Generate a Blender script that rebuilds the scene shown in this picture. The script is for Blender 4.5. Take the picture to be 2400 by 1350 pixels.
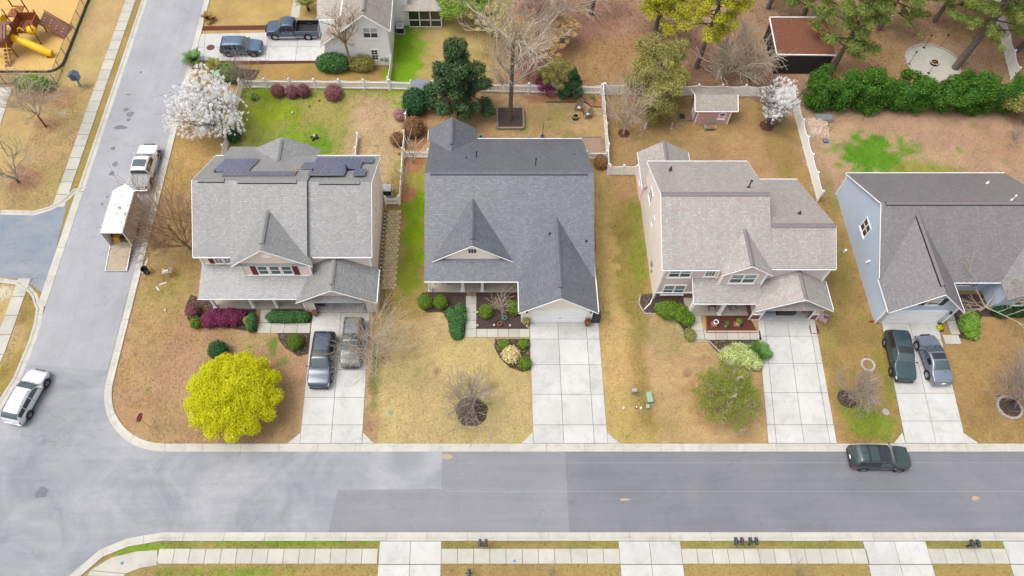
import bpy, bmesh, math, random
import numpy as np
from mathutils import Vector, Matrix
for o in list(bpy.data.objects): bpy.data.objects.remove(o)
SC = bpy.context.scene
COL = SC.collection
R = math.radians
random.seed(7)
# ------------------------------------------------------------------ camera, sky, sun, exposure
CAM_H, TILT, FPX, PPX, PPY = 58.0, R(60), 1750.0, 1130.0, 675.0
cam_d = bpy.data.cameras.new('camera')
cam = bpy.data.objects.new('camera', cam_d); COL.objects.link(cam)
cam.location = (0, 0, CAM_H); cam.rotation_euler = (math.pi/2 - TILT, 0, 0)
cam_d.sensor_width = 36; cam_d.lens = 36*FPX/2400; cam_d.shift_x = (1200-PPX)/2400
cam_d.clip_start = 0.5; cam_d.clip_end = 2000
SC.camera = cam
SUN_EL, SUN_AZ = R(66), R(-100)           # high, from the left, veiled by cloud
w = bpy.data.worlds.new('World'); SC.world = w; w.use_nodes = True
nt = w.node_tree; nt.nodes.clear()
sky = nt.nodes.new('ShaderNodeTexSky'); sky.sky_type = 'NISHITA'; sky.sun_disc = False
sky.sun_elevation = SUN_EL; sky.sun_rotation = SUN_AZ; sky.dust_density = 6.0; sky.air_density = 1.6; sky.ozone_density = 1.0
hs = nt.nodes.new('ShaderNodeHueSaturation'); hs.inputs['Saturation'].default_value = 0.36
bg = nt.nodes.new('ShaderNodeBackground'); bg.inputs['Strength'].default_value = 0.15
wo = nt.nodes.new('ShaderNodeOutputWorld')
nt.links.new(sky.outputs[0], hs.inputs['Color']); nt.links.new(hs.outputs[0], bg.inputs[0]); nt.links.new(bg.outputs[0], wo.inputs[0])
sd = bpy.data.lights.new('sun', 'SUN'); sd.energy = 0.75; sd.angle = R(30); sd.color = (1, 0.965, 0.91)
sun = bpy.data.objects.new('sun', sd); COL.objects.link(sun)
sun.rotation_euler = Vector((-math.sin(SUN_AZ)*math.cos(SUN_EL), -math.cos(SUN_AZ)*math.cos(SUN_EL), -math.sin(SUN_EL))).to_track_quat('-Z', 'Y').to_euler()
SC.view_settings.view_transform = 'Standard'; SC.view_settings.look = 'None'
SC.view_settings.exposure = 0.53; SC.view_settings.gamma = 1.0
SC.render.engine = 'CYCLES'
# ------------------------------------------------------------------ helpers
_c, _s = math.cos(TILT), math.sin(TILT)
def at(px, py, z=0.0):
    """place seen at photo pixel (px,py) at height z above the ground, in metres"""
    u = (px-PPX)/FPX; v = (PPY-py)/FPX
    t = (z-CAM_H)/(-_s+v*_c)
    return Vector((u*t, (_c+v*_s)*t, z))
def lin(c):
    c = c/255.0
    return c/12.92 if c <= 0.04045 else ((c+0.055)/1.055)**2.4
GAIN = 1.62
def C(r, g, b, k=1.0): return tuple(min(0.85, lin(x)/GAIN*k) for x in (r, g, b))
ORG = {}
def org(o): return ORG.get(o.name, Vector((0,0,0))) if o is not None else Vector((0,0,0))
def thing(name, loc, label, cat, group=None, rz=0.0, local=False, rot=None):
    o = bpy.data.objects.new(name, None); COL.objects.link(o)
    o.empty_display_size = 0.2
    o.location = loc; o.rotation_euler = rot if rot else (0, 0, rz); o['label'] = label; o['category'] = cat
    if group: o['group'] = group
    ORG[o.name] = Vector((0,0,0)) if local else Vector(loc)
    return o
def tag(o, label=None, cat=None, group=None, kind=None):
    if label: o['label'] = label
    if cat: o['category'] = cat
    if group: o['group'] = group
    if kind: o['kind'] = kind
    return o
class MB:
    def __init__(self): self.v=[]; self.f=[]; self.uv={}
    def add(self, vs, fs):
        b=len(self.v); self.v += [tuple(p) for p in vs]; self.f += [tuple(i+b for i in f) for f in fs]; return self
    def box(self, x0,x1,y0,y1,z0,z1):
        if x0>x1: x0,x1=x1,x0
        if y0>y1: y0,y1=y1,y0
        if z0>z1: z0,z1=z1,z0
        return self.add([(x0,y0,z0),(x1,y0,z0),(x1,y1,z0),(x0,y1,z0),(x0,y0,z1),(x1,y0,z1),(x1,y1,z1),(x0,y1,z1)],
                 [(3,2,1,0),(4,5,6,7),(0,1,5,4),(1,2,6,5),(2,3,7,6),(3,0,4,7)])
    def obox(self, c, ax, ay, az):
        """box centre c with half axes"""
        c=Vector(c); ax=Vector(ax); ay=Vector(ay); az=Vector(az); vs=[]
        for sz in (-1,1):
            for sx,sy in ((-1,-1),(1,-1),(1,1),(-1,1)): vs.append(c+ax*sx+ay*sy+az*sz)
        return self.add(vs,[(3,2,1,0),(4,5,6,7),(0,1,5,4),(1,2,6,5),(2,3,7,6),(3,0,4,7)])
    def bar(self, p, q, w, h=None, up=(0,0,1)):
        """rectangular bar from p to q, w across, h along up"""
        p=Vector(p); q=Vector(q); d=q-p; L=d.length
        if L<1e-6: return self
        d.normalize(); up=Vector(up)
        s=d.cross(up)
        if s.length<1e-4: s=d.cross(Vector((0,1,0)))
        s.normalize(); u=s.cross(d); h=h if h else w
        return self.obox((p+q)/2, d*L/2, s*w/2, u*h/2)
    def prism(self, poly, z0, z1):
        n=len(poly)
        a=sum(poly[i][0]*poly[(i+1)%n][1]-poly[(i+1)%n][0]*poly[i][1] for i in range(n))
        if a<0: poly=poly[::-1]
        vs=[(p[0],p[1],z0) for p in poly]+[(p[0],p[1],z1) for p in poly]
        fs=[tuple(range(n-1,-1,-1)), tuple(range(n,2*n))]+[(i,(i+1)%n,n+(i+1)%n,n+i) for i in range(n)]
        return self.add(vs,fs)
    def wall(self, poly, axis, a0, a1):
        """polygon in a vertical plane extruded: axis 'y' -> poly of (x,z), between y=a0..a1; 'x' -> poly of (y,z)"""
        n=len(poly); vs=[]
        for a in (a0,a1):
            for p in poly: vs.append((p[0],a,p[1]) if axis=='y' else (a,p[0],p[1]))
        fs=[tuple(range(n)),tuple(range(2*n-1,n-1,-1))]+[(i,n+i,n+(i+1)%n,(i+1)%n) for i in range(n)]
        return self.add(vs,fs)
    def slab(self, pts, th=0.1):
        """roof plane: top polygon pts, thickened downwards, uv in metres along eave and slope"""
        pts=[Vector(p) for p in pts]
        n=Vector((0,0,0))
        for i in range(len(pts)):
            a=pts[i]; b=pts[(i+1)%len(pts)]; n+=a.cross(b)
        n.normalize()
        if n.z<0: pts=pts[::-1]; n=-n
        u=Vector((0,0,1)).cross(n)
        u=Vector((1,0,0)) if u.length<1e-4 else u.normalized()
        v=n.cross(u); m=len(pts); b=len(self.f)
        vs=pts+[p-n*th for p in pts]
        self.add(vs,[tuple(range(m)),tuple(range(2*m-1,m-1,-1))]+[(i,m+i,m+(i+1)%m,(i+1)%m) for i in range(m)])
        self.uv[b]=[(p.dot(u),p.dot(v)) for p in pts]
        return self
    def tube(self, path, rad, n=6, cap=True):
        path=[Vector(p) for p in path]; k=len(path)
        rad=rad if hasattr(rad,'__len__') else [rad]*k
        b=len(self.v); ref=Vector((0.13,0.31,0.94)).normalized()
        for i,p in enumerate(path):
            d=(path[min(i+1,k-1)]-path[max(i-1,0)])
            d=d.normalized() if d.length>1e-9 else Vector((0,0,1))
            s=d.cross(ref)
            if s.length<0.05: s=d.cross(Vector((1,0,0)))
            s.normalize(); t=d.cross(s)
            for j in range(n):
                a=2*math.pi*j/n; self.v.append(tuple(p+(s*math.cos(a)+t*math.sin(a))*rad[i]))
        for i in range(k-1):
            for j in range(n):
                self.f.append((b+i*n+j,b+i*n+(j+1)%n,b+(i+1)*n+(j+1)%n,b+(i+1)*n+j))
        if cap and n>2: self.f.append(tuple(b+j for j in range(n-1,-1,-1))); self.f.append(tuple(b+(k-1)*n+j for j in range(n)))
        return self
    def lathe(self, c, prof, n=16, axis='z'):
        """prof: list of (r, h)"""
        b=len(self.v); c=Vector(c)
        for r,h in prof:
            for j in range(n):
                a=2*math.pi*j/n; x,y=r*math.cos(a),r*math.sin(a)
                p={'z':(x,y,h),'y':(x,h,y),'x':(h,x,y)}[axis]; self.v.append(tuple(c+Vector(p)))
        for i in range(len(prof)-1):
            for j in range(n):
                q=(b+i*n+j,b+i*n+(j+1)%n,b+(i+1)*n+(j+1)%n,b+(i+1)*n+j)
                self.f.append(q if axis!='y' else q[::-1])
        self.f.append(tuple(b+j for j in range(n-1,-1,-1))); self.f.append(tuple(b+(len(prof)-1)*n+j for j in range(n)))
        return self
    def blob(self, c, r, seed=0, n=10, m=14, amp=0.15):
        rn=random.Random(seed); c=Vector(c); ph=[rn.uniform(0,6.28) for _ in range(6)]
        b=len(self.v)
        for i in range(n+1):
            th=math.pi*i/n
            for j in range(m):
                a=2*math.pi*j/m
                k=1+amp*(math.sin(2*a+ph[0]+2*th)+math.sin(3*a+ph[1]-th)+math.sin(4*th+ph[2]+a))/2.2
                self.v.append((c.x+r[0]*k*math.sin(th)*math.cos(a),c.y+r[1]*k*math.sin(th)*math.sin(a),c.z+r[2]*k*math.cos(th)))
        for i in range(n):
            for j in range(m): self.f.append((b+i*m+j,b+(i+1)*m+j,b+(i+1)*m+(j+1)%m,b+i*m+(j+1)%m))
        return self
    def build(self, name, mat, parent=None, smooth=False, bevel=0.0, label=None, cat=None, group=None, kind=None, recalc=True):
        me=bpy.data.meshes.new(name); o0=org(parent)
        vs=[(p[0]-o0.x,p[1]-o0.y,p[2]-o0.z) for p in self.v]
        me.from_pydata(vs,[],self.f)
        if self.uv:
            ul=me.uv_layers.new(name='UVMap')
            for fi,co in self.uv.items():
                po=me.polygons[fi]
                for li,cc in zip(po.loop_indices,co): ul.data[li].uv=cc
        if recalc:
            bm=bmesh.new(); bm.from_mesh(me); bmesh.ops.recalc_face_normals(bm,faces=bm.faces); bm.to_mesh(me); bm.free()
        if mat: me.materials.append(mat)
        if smooth:
            me.polygons.foreach_set('use_smooth',[True]*len(me.polygons))
            me.set_sharp_from_angle(angle=R(50))
        o=bpy.data.objects.new(name,me); COL.objects.link(o)
        if parent is not None:
            o.parent=parent; ORG[o.name]=o0
        if bevel>0:
            bv=o.modifiers.new('bevel','BEVEL'); bv.width=bevel; bv.segments=2; bv.limit_method='ANGLE'; bv.angle_limit=R(40)
        tag(o,label,cat,group,kind)
        return o
def mesh_copy(o, parent, name=None, loc=None):
    c=o.copy(); COL.objects.link(c); c.parent=parent
    if name: c.name=name
    if loc is not None: c.location=loc
    ORG[c.name]=org(parent)
    return c
def copy_tree(root, loc, rz, label, group=None):
    r=root.copy(); COL.objects.link(r); r.location=loc; r.rotation_euler=(0,0,rz); r['label']=label
    if group: r['group']=group
    def rec(a,b):
        for ch in a.children:
            c=ch.copy(); COL.objects.link(c); c.parent=b; rec(ch,c)
    rec(root,r); return r
# ------------------------------------------------------------------ materials
def _new(name):
    m=bpy.data.materials.new(name); m.use_nodes=True; t=m.node_tree
    return m,t,t.nodes['Principled BSDF']
def nd(t,typ,**kw):
    n=t.nodes.new(typ)
    for k,v in kw.items():
        if k in n.inputs: n.inputs[k].default_value=v
        else: setattr(n,k,v)
    return n
def mixc(t,f,a,b,blend='MIX'):
    n=t.nodes.new('ShaderNodeMix'); n.data_type='RGBA'; n.blend_type=blend
    for s,v in ((0,f),(6,a),(7,b)):
        if isinstance(v,bpy.types.NodeSocket): t.links.new(v,n.inputs[s])
        else: n.inputs[s].default_value=v if s==0 else (tuple(v)+(1,))[:4]
    return n.outputs[2]
def noise(t,scale,detail=3,rough=0.55,vec=None,dist=0.0):
    n=nd(t,'ShaderNodeTexNoise',Scale=scale,Detail=detail,Roughness=rough,Distortion=dist)
    if vec is None:
        tc=t.nodes.new('ShaderNodeTexCoord'); vec=tc.outputs['Object']
    t.links.new(vec,n.inputs['Vector']); return n.outputs['Fac']
def ramp(t,fac,a,b):
    n=t.nodes.new('ShaderNodeMapRange'); n.inputs['From Min'].default_value=a; n.inputs['From Max'].default_value=b
    t.links.new(fac,n.inputs['Value']); return n.outputs['Result']
def bumpn(t,p,h,strength,dist=0.02):
    b=nd(t,'ShaderNodeBump',Strength=strength,Distance=dist); t.links.new(h,b.inputs['Height']); t.links.new(b.outputs[0],p.inputs['Normal'])
def sc(c,k): return tuple(max(0.0,min(1.0,x*k)) for x in c[:3])
def mat(name,col,rough=0.75,var=0.12,scale=3.0,col2=None,bump=0.0,bscale=60,metal=0.0,spec=0.4,fine=0.0,coat=0.0,objvar=0.0,stain=0.0):
    m,t,p=_new(name)
    p.inputs['Roughness'].default_value=rough; p.inputs['Metallic'].default_value=metal
    p.inputs['Specular IOR Level'].default_value=spec
    if coat: p.inputs['Coat Weight'].default_value=coat; p.inputs['Coat Roughness'].default_value=0.06
    a=col2 if col2 else sc(col,1-var); b=col if col2 else sc(col,1+var)
    f=ramp(t,noise(t,scale,4,0.6),0.3,0.7); c=mixc(t,f,a,b)
    if fine:
        f2=ramp(t,noise(t,55,2,0.6),0.3,0.7); c=mixc(t,f2,c,mixc(t,1.0,c,(1+fine,)*3,'MULTIPLY'))
        f3=ramp(t,noise(t,17,2,0.6),0.35,0.65); c=mixc(t,f3,c,mixc(t,1.0,c,(1-fine*0.6,)*3,'MULTIPLY'))
    if stain:
        c=mixc(t,ramp(t,noise(t,0.9,6,0.7,None,0.8),0.5,0.72),c,mixc(t,1.0,c,(1-stain,1-stain,1-stain*.9),'MULTIPLY'))
        c=mixc(t,ramp(t,noise(t,3.7,6,0.75,None,0.5),0.58,0.75),c,mixc(t,1.0,c,(1-stain*.8,)*3,'MULTIPLY'))
    if objvar:
        oi=t.nodes.new('ShaderNodeObjectInfo'); mr=ramp(t,oi.outputs['Random'],0,1); mr.node.inputs['To Min'].default_value=1-objvar; mr.node.inputs['To Max'].default_value=1+objvar
        vm=t.nodes.new('ShaderNodeCombineColor')
        for i in range(3): t.links.new(mr,vm.inputs[i])
        c=mixc(t,1.0,c,vm.outputs[0],'MULTIPLY')
    t.links.new(c,p.inputs['Base Color'])
    if bump: bumpn(t,p,noise(t,bscale,3),bump)
    return m
def shingle(name,c1,c2,joint,patch=None,roww=0.3,rowh=0.15,speck=0.13):
    m,t,p=_new(name); p.inputs['Roughness'].default_value=0.5; p.inputs['Specular IOR Level'].default_value=0.75
    uv=t.nodes.new('ShaderNodeUVMap').outputs[0]
    b=nd(t,'ShaderNodeTexBrick',Scale=1.0); b.inputs['Brick Width'].default_value=roww; b.inputs['Row Height'].default_value=rowh
    b.inputs['Mortar Size'].default_value=0.018; b.inputs['Mortar Smooth'].default_value=0.3; b.inputs['Bias'].default_value=0.0
    b.offset=0.5; b.inputs['Color1'].default_value=c1+(1,); b.inputs['Color2'].default_value=c2+(1,); b.inputs['Mortar'].default_value=joint+(1,)
    t.links.new(uv,b.inputs['Vector'])
    c=b.outputs['Color']
    wv=t.nodes.new('ShaderNodeVectorMath'); wv.operation='SNAP'; wv.inputs[1].default_value=(roww/2,rowh,1); t.links.new(uv,wv.inputs[0])
    wn=t.nodes.new('ShaderNodeTexWhiteNoise'); wn.noise_dimensions='2D'; t.links.new(wv.outputs[0],wn.inputs['Vector'])
    c=mixc(t,ramp(t,wn.outputs['Value'],0.78,0.95),c,mixc(t,1.0,c,(1+speck*1.6,)*3,'MULTIPLY'))
    c=mixc(t,ramp(t,wn.outputs['Value'],0.25,0.0),c,mixc(t,1.0,c,(1-speck,)*3,'MULTIPLY'))
    if patch: c=mixc(t,ramp(t,noise(t,2.6,4,0.7,uv,0.5),0.5,0.62),c,patch)
    st=t.nodes.new('ShaderNodeMapping'); st.inputs['Scale'].default_value=(0.9,0.16,1); t.links.new(uv,st.inputs[0])
    c=mixc(t,ramp(t,noise(t,1.0,4,0.6,st.outputs[0]),0.35,0.75),c,mixc(t,1.0,c,(0.86,)*3,'MULTIPLY'))
    t.links.new(c,p.inputs['Base Color'])
    bumpn(t,p,b.outputs['Fac'],-0.3,0.015)
    return m
def siding(name,col,pitch=0.16,axis='Z'):
    m,t,p=_new(name); p.inputs['Roughness'].default_value=0.55; p.inputs['Specular IOR Level'].default_value=0.35
    tc=t.nodes.new('ShaderNodeTexCoord'); sx=t.nodes.new('ShaderNodeSeparateXYZ'); t.links.new(tc.outputs['Object'],sx.inputs[0])
    d=t.nodes.new('ShaderNodeMath'); d.operation='DIVIDE'; d.inputs[1].default_value=pitch; t.links.new(sx.outputs[axis],d.inputs[0])
    fr=t.nodes.new('ShaderNodeMath'); fr.operation='FRACT'; t.links.new(d.outputs[0],fr.inputs[0])
    f=ramp(t,noise(t,0.8,4),0.3,0.7); c=mixc(t,f,sc(col,0.95),sc(col,1.03))
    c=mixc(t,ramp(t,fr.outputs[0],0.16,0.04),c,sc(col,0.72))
    t.links.new(c,p.inputs['Base Color']); bumpn(t,p,fr.outputs[0],-0.5,0.02)
    return m
def brickmat(name,c1,c2,mortar):
    m,t,p=_new(name); p.inputs['Roughness'].default_value=0.85
    b=nd(t,'ShaderNodeTexBrick',Scale=1.0); b.inputs['Brick Width'].default_value=0.22; b.inputs['Row Height'].default_value=0.075; b.inputs['Mortar Size'].default_value=0.008
    b.inputs['Color1'].default_value=c1+(1,); b.inputs['Color2'].default_value=c2+(1,); b.inputs['Mortar'].default_value=mortar+(1,)
    tc=t.nodes.new('ShaderNodeTexCoord'); mp=t.nodes.new('ShaderNodeMapping'); mp.inputs['Rotation'].default_value=(R(90),0,0)
    t.links.new(tc.outputs['Object'],mp.inputs[0]); t.links.new(mp.outputs[0],b.inputs['Vector']); t.links.new(b.outputs['Color'],p.inputs['Base Color'])
    bumpn(t,p,b.outputs['Fac'],-0.4,0.01); return m
def leafmat(name,ca,cb,rough=0.6,trans=0.0):
    m,t,p=_new(name); p.inputs['Roughness'].default_value=rough; p.inputs['Specular IOR Level'].default_value=0.25
    at_=t.nodes.new('ShaderNodeAttribute'); at_.attribute_name='tint'
    c=mixc(t,at_.outputs['Fac'],ca,cb); t.links.new(c,p.inputs['Base Color'])
    if trans:
        tr=t.nodes.new('ShaderNodeBsdfTranslucent'); t.links.new(c,tr.inputs[0]); mx=t.nodes.new('ShaderNodeMixShader'); mx.inputs[0].default_value=trans
        t.links.new(p.outputs[0],mx.inputs[1]); t.links.new(tr.outputs[0],mx.inputs[2]); t.links.new(mx.outputs[0],t.nodes['Material Output'].inputs[0])
    return m
def glassmat(name,col,rough=0.05):
    m,t,p=_new(name); p.inputs['Base Color'].default_value=tuple(col)+(1,); p.inputs['Roughness'].default_value=rough; p.inputs['Specular IOR Level'].default_value=0.7
    p.inputs['Coat Weight'].default_value=0.5; p.inputs['Coat Roughness'].default_value=0.03
    return m
def paint(name,col,metal=0.35,rough=0.3):
    m,t,p=_new(name); p.inputs['Roughness'].default_value=rough; p.inputs['Metallic'].default_value=metal
    p.inputs['Coat Weight'].default_value=0.7; p.inputs['Coat Roughness'].default_value=0.06
    f=ramp(t,noise(t,1.3,3),0.3,0.7); c=mixc(t,f,sc(col,0.9),sc(col,1.08))
    c=mixc(t,ramp(t,noise(t,7,5,0.7),0.5,0.85),c,mixc(t,0.25,c,(0.35,0.33,0.30)))
    t.links.new(c,p.inputs['Base Color']); return m
M={}
M['white']=mat('white trim paint',(0.82,0.82,0.82),0.45,0.03,2.0)
M['vinyl']=mat('white vinyl',(0.83,0.83,0.84),0.4,0.03,1.2)
M['fascia']=mat('white gutter',(0.72,0.73,0.76),0.4,0.05,1.0)
M['concrete']=mat('worn concrete',C(230,229,226),0.85,0.0,0.55,C(214,213,208),0.25,40,fine=0.06,objvar=0.07,stain=0.22)
M['walk']=mat('sidewalk concrete',C(212,208,196),0.85,0.09,0.6,None,0.25,40,fine=0.06,objvar=0.06,stain=0.14)
M['kerbc']=mat('kerb concrete',C(218,214,204),0.85,0.08,0.7,None,0.25,40,fine=0.06,objvar=0.04,stain=0.22)
M['joint']=mat('joint dirt',C(120,115,105),0.95,0.15,3)
M['dark']=mat('dark rubber',(0.02,0.02,0.022),0.6,0.1,4)
M['black']=mat('black metal',(0.025,0.026,0.03),0.45,0.15,4)
M['steel']=mat('grey steel',(0.4,0.41,0.42),0.35,0.1,4,metal=0.6)
M['glass']=glassmat('window glass',(0.045,0.075,0.085))
M['glassd']=glassmat('dark window glass',(0.02,0.024,0.035))
M['blind']=mat('pale blind behind glass',C(150,185,180),0.15,0.08,6,spec=0.6)
M['blindw']=mat('white blind behind glass',C(205,210,212),0.15,0.06,6,spec=0.6)
M['teal']=mat('teal blind with painted glass reflection',C(78,112,112),0.1,0.1,4,spec=0.7)  # sky reflection on the panes put into the base colour as teal
M['mulch']=mat('dark mulch',C(98,80,74),0.95,0.0,9,C(66,52,48),0.9,30,fine=0.35)
M['redmulch']=mat('red mulch',C(124,66,52),0.95,0.0,9,C(86,46,40),0.9,30,fine=0.35)
M['straw']=mat('pine straw',C(190,138,98),0.95,0.0,7,C(160,108,74),0.8,30,fine=0.3)
M['bark']=mat('grey brown bark',C(120,104,92),0.9,0.25,6,None,0.6,30)
M['twigw']=mat('whitish bare limbs',C(220,208,192),0.9,0.15,2)
M['barkd']=mat('dark bark',C(82,72,68),0.9,0.3,6,None,0.6,30)
M['twig']=mat('pale bare twigs',C(208,192,170),0.9,0.18,2)
M['twigb']=mat('brown bare twigs',C(172,142,108),0.9,0.2,2)
M['twigp']=mat('grey pink bare twigs',C(186,168,156),0.9,0.2,2)
M['twigd']=mat('dark grey twigs',C(110,98,96),0.9,0.2,2)
M['wood']=mat('weathered wood',C(150,128,104),0.85,0.2,5,None,0.3,40)
# ------------------------------------------------------------------ ground sheet (lawns: the grass itself has these colours)
def vnoise(X,Y,s,seed):
    rs=np.random.RandomState(seed); g=rs.rand(256,256)
    x=X*s+100.3; y=Y*s+57.7; xi=np.floor(x).astype(int); yi=np.floor(y).astype(int); fx=x-xi; fy=y-yi
    fx=fx*fx*(3-2*fx); fy=fy*fy*(3-2*fy); a=lambda i,j:g[(xi+i)%256,(yi+j)%256]
    return (a(0,0)*(1-fx)+a(1,0)*fx)*(1-fy)+(a(0,1)*(1-fx)+a(1,1)*fx)*fy
def fbm(X,Y,s,seed,o=4):
    r=0;k=1;tt=0
    for i in range(o): r=r+k*vnoise(X,Y,s*2**i,seed+i); tt+=k; k*=0.55
    return r/tt
def sstep(a,b,x): t=np.clip((x-a)/(b-a),0,1); return t*t*(3-2*t)
gx=np.concatenate([[-400,-150,-80],np.arange(-60,64.1,0.25),[80,150,400]]); gy=np.concatenate([[-300,-80,-20],np.arange(4,76.1,0.25),[95,160,400]])
GX,GY=np.meshgrid(gx,gy,indexing='xy')
WX=GX+2.0*(fbm(GX,GY,0.35,3)-0.5)+0.8*(fbm(GX,GY,1.3,21)-0.5); WY=GY+2.0*(fbm(GX,GY,0.35,9)-0.5)+0.8*(fbm(GX,GY,1.3,33)-0.5)
GC=np.zeros(GX.shape+(3,)); GC[:]=C(194,162,112)
def G(col):
    if col[1]>col[0]+4: return np.array(C(*col))*1.06
    l=(col[0]+col[1]+col[2])/3; k=0.24
    return np.array(C(*[v*(1-k)+(l+22)*k+5 for v in col]))
def zone(x0,x1,y0,y1,col,k=1.0,soft=0.5):
    m=sstep(x0-soft,x0+soft,WX)*(1-sstep(x1-soft,x1+soft,WX))*sstep(y0-soft,y0+soft,WY)*(1-sstep(y1-soft,y1+soft,WY))*k
    GC[:]=GC*(1-m[...,None])+G(col)*m[...,None]
def patch(px,py,rx,ry,col,k=1.0,rag=0.5,seed=0):
    c=at(px,py); a=abs(at(px+rx,py).x-c.x); b=abs(at(px,py-ry).y-at(px,py+ry).y)/2
    x0,x1=np.searchsorted(gx,[c.x-a*2.2-.3,c.x+a*2.2+.3]); y0,y1=np.searchsorted(gy,[c.y-b*2.2-.3,c.y+b*2.2+.3])
    if x1<=x0 or y1<=y0: return
    S=(slice(y0,y1),slice(x0,x1))
    d=np.sqrt(((GX[S]-c.x)/a)**2+((GY[S]-c.y)/b)**2)+rag*2.4*(RAG[seed%6][S]-0.5)
    m=((1-sstep(0.55,1.1,d))*k)[...,None]
    GC[S]=GC[S]*(1-m)+G(col)*m
RAG=[fbm(GX,GY,1.1,40+3*i,5) for i in range(6)]
GREEN=(128,152,44); OLIVE=(158,150,62)
zone(-60,-38,4,80,(200,166,100)); zone(-41,-38,20,76,(170,140,62),0.9,0.2)
zone(-33,-7.8,18,33,(194,150,102)); zone(-33,-24,28,50,(194,152,94)); zone(-33,-25.5,44,58,(198,156,82))
zone(-25.4,-8,44,58,(160,164,62)); zone(-14,-7.9,43,57,(206,170,122),0.95,1.2); zone(-20,-14,44,56,(178,158,76),0.5,2)
zone(-8.5,4.2,18,32,(208,180,110)); zone(-9.3,-4.6,30,48,(176,150,70),0.9)
zone(-7.8,12.5,48,57.4,(200,160,102)); zone(9.8,15.2,18,49,(206,168,92)); zone(12.6,15.6,20,46,(160,132,56),0.75,0.9)
zone(14,23.2,18,32,(202,162,104)); zone(12.5,32.4,43,57,(188,144,88)); zone(28.8,34.3,18,60,(174,138,70)); zone(32.6,36,18,30,(166,142,62),0.6)
zone(38.5,64,18,33,(182,144,78)); zone(32,64,44,57,(196,154,114)); 
zone(-33,-9.7,58,64,(184,142,70)); zone(-34,-18,66,76,(196,158,84))
zone(-9.6,3,57.5,76,(190,158,86)); zone(1,64,57,76,(182,140,106)); zone(8,17.5,57,66,(178,134,80),0.9,1); zone(36,46,58,68,(188,146,92),0.9,1)
zone(-60,64,4,12,(178,150,76)); zone(-60,64,10.9,12.2,(150,148,60),0.85,0.15)
P=[(950,130,50,110,(128,168,40),1),(940,90,40,40,(104,148,36),.8),(650,260,90,40,(152,168,52),1),(620,220,60,30,(140,160,50),1),(700,320,90,30,(130,164,46),.8),(790,240,70,30,(176,160,74),.6),(880,330,70,60,(206,166,124),.9),(760,345,40,25,(110,156,44),.7),
 (975,520,34,120,(132,166,34),1),(960,640,34,70,(132,150,46),.9),(930,600,20,40,(160,140,90),.6),(965,430,18,50,(168,150,60),.7),(920,760,30,60,(170,150,70),.5),(880,880,16,90,(110,130,60),.7),
 (2045,365,95,52,(104,152,46),1),(2160,400,70,25,(150,160,60),.7),(2130,345,40,20,(120,160,50),.6),(2215,400,50,14,(168,170,56),.8),(1945,450,20,60,(150,146,60),.6),(1480,640,40,160,(150,130,50),.75),(1496,620,22,60,(126,146,46),.7),(1490,500,18,40,(130,146,50),.6),(1965,620,22,110,(150,140,62),.6),(1940,760,20,70,(150,146,64),.5),(1500,540,26,80,(142,140,48),.6),
 (600,800,60,40,(160,160,70),.25),(640,815,14,22,(104,150,50),.8),(665,850,14,14,(110,150,50),.7),(340,700,70,40,(178,158,76),.5),(420,700,60,60,(172,154,76),.4),(400,660,60,30,(176,150,70),.6),
 (2040,1000,70,45,(122,150,44),.8),(2000,960,40,50,(130,150,50),.6),(2075,880,16,60,(140,150,54),.6),(2290,950,60,60,(176,138,70),.5),(1640,700,50,60,(176,160,90),.4),(1560,790,90,50,(170,160,86),.45),(1650,950,60,70,(186,140,80),.6),(1960,700,30,120,(150,126,56),.5),
 (700,1270,180,8,(120,158,44),.9),(330,1290,120,20,(126,160,46),.9),(500,1340,190,8,(120,156,48),.7),(1240,1280,80,8,(180,150,80),.8),(1300,280,50,30,(176,164,72),.5),(1340,320,30,16,(150,160,60),.5),(1230,290,16,20,(140,160,60),.6),
 (1200,60,120,70,(196,150,96),.5),(1130,130,90,70,(176,158,78),.5),(1150,30,60,50,(120,150,60),.6),(1350,60,90,50,(172,120,98),.8),(1400,30,90,40,(170,118,96),.7),(1700,180,120,50,(162,114,88),.8),(1620,120,60,80,(164,118,98),.6),(2130,80,90,70,(192,150,98),.6),(2260,200,60,60,(150,120,90),.7),(1480,180,40,80,(184,140,84),.5),
 (2270,60,90,60,(150,128,70),.6),(60,300,70,40,(190,150,90),.4),(120,290,40,20,(186,132,92),.8),(55,418,50,30,(186,132,92),.8),(150,230,40,40,(190,138,92),.8),(90,225,80,22,(158,112,90),.8),(100,130,60,30,(170,110,90),.3),
 (20,800,50,60,(206,172,110),.6),(10,690,20,20,(228,214,190),.8),(150,262,14,10,(230,208,180),.7),(2330,340,60,40,(190,146,92),.5),(1180,1000,60,40,(210,184,120),.5),(1440,800,30,200,(206,172,96),.6),(330,960,60,50,(186,140,88),.6),(300,860,40,60,(192,146,88),.5)]
for i,(a,b,c_,d,col,k) in enumerate(P): patch(a,b,c_,d,col,k,0.6,i)
rsb=np.random.RandomState(5)
for i in range(150):                       # small weed tufts that stay green in the dormant lawn
    px,py=rsb.uniform(240,2400),rsb.uniform(200,1030); r=rsb.uniform(3,11)
    patch(px,py,r,r*0.8,(128,150,58) if i%3 else (150,118,76),rsb.uniform(.3,.8),0.8,i%17)
hv=np.clip((fbm(GX,GY,0.28,55,4)-.5)*3.2,-1,1)[...,None]; GC*=1+hv*np.array([.02,-.045,.07])
GC*= (0.80+0.40*fbm(GX,GY,0.5,71))[...,None]; GC*=(0.86+0.28*fbm(GX,GY,2.2,81,3))[...,None]
ny,nx=GX.shape; me=bpy.data.meshes.new('ground'); me.vertices.add(nx*ny); GZ=np.zeros(GX.shape)
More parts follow.
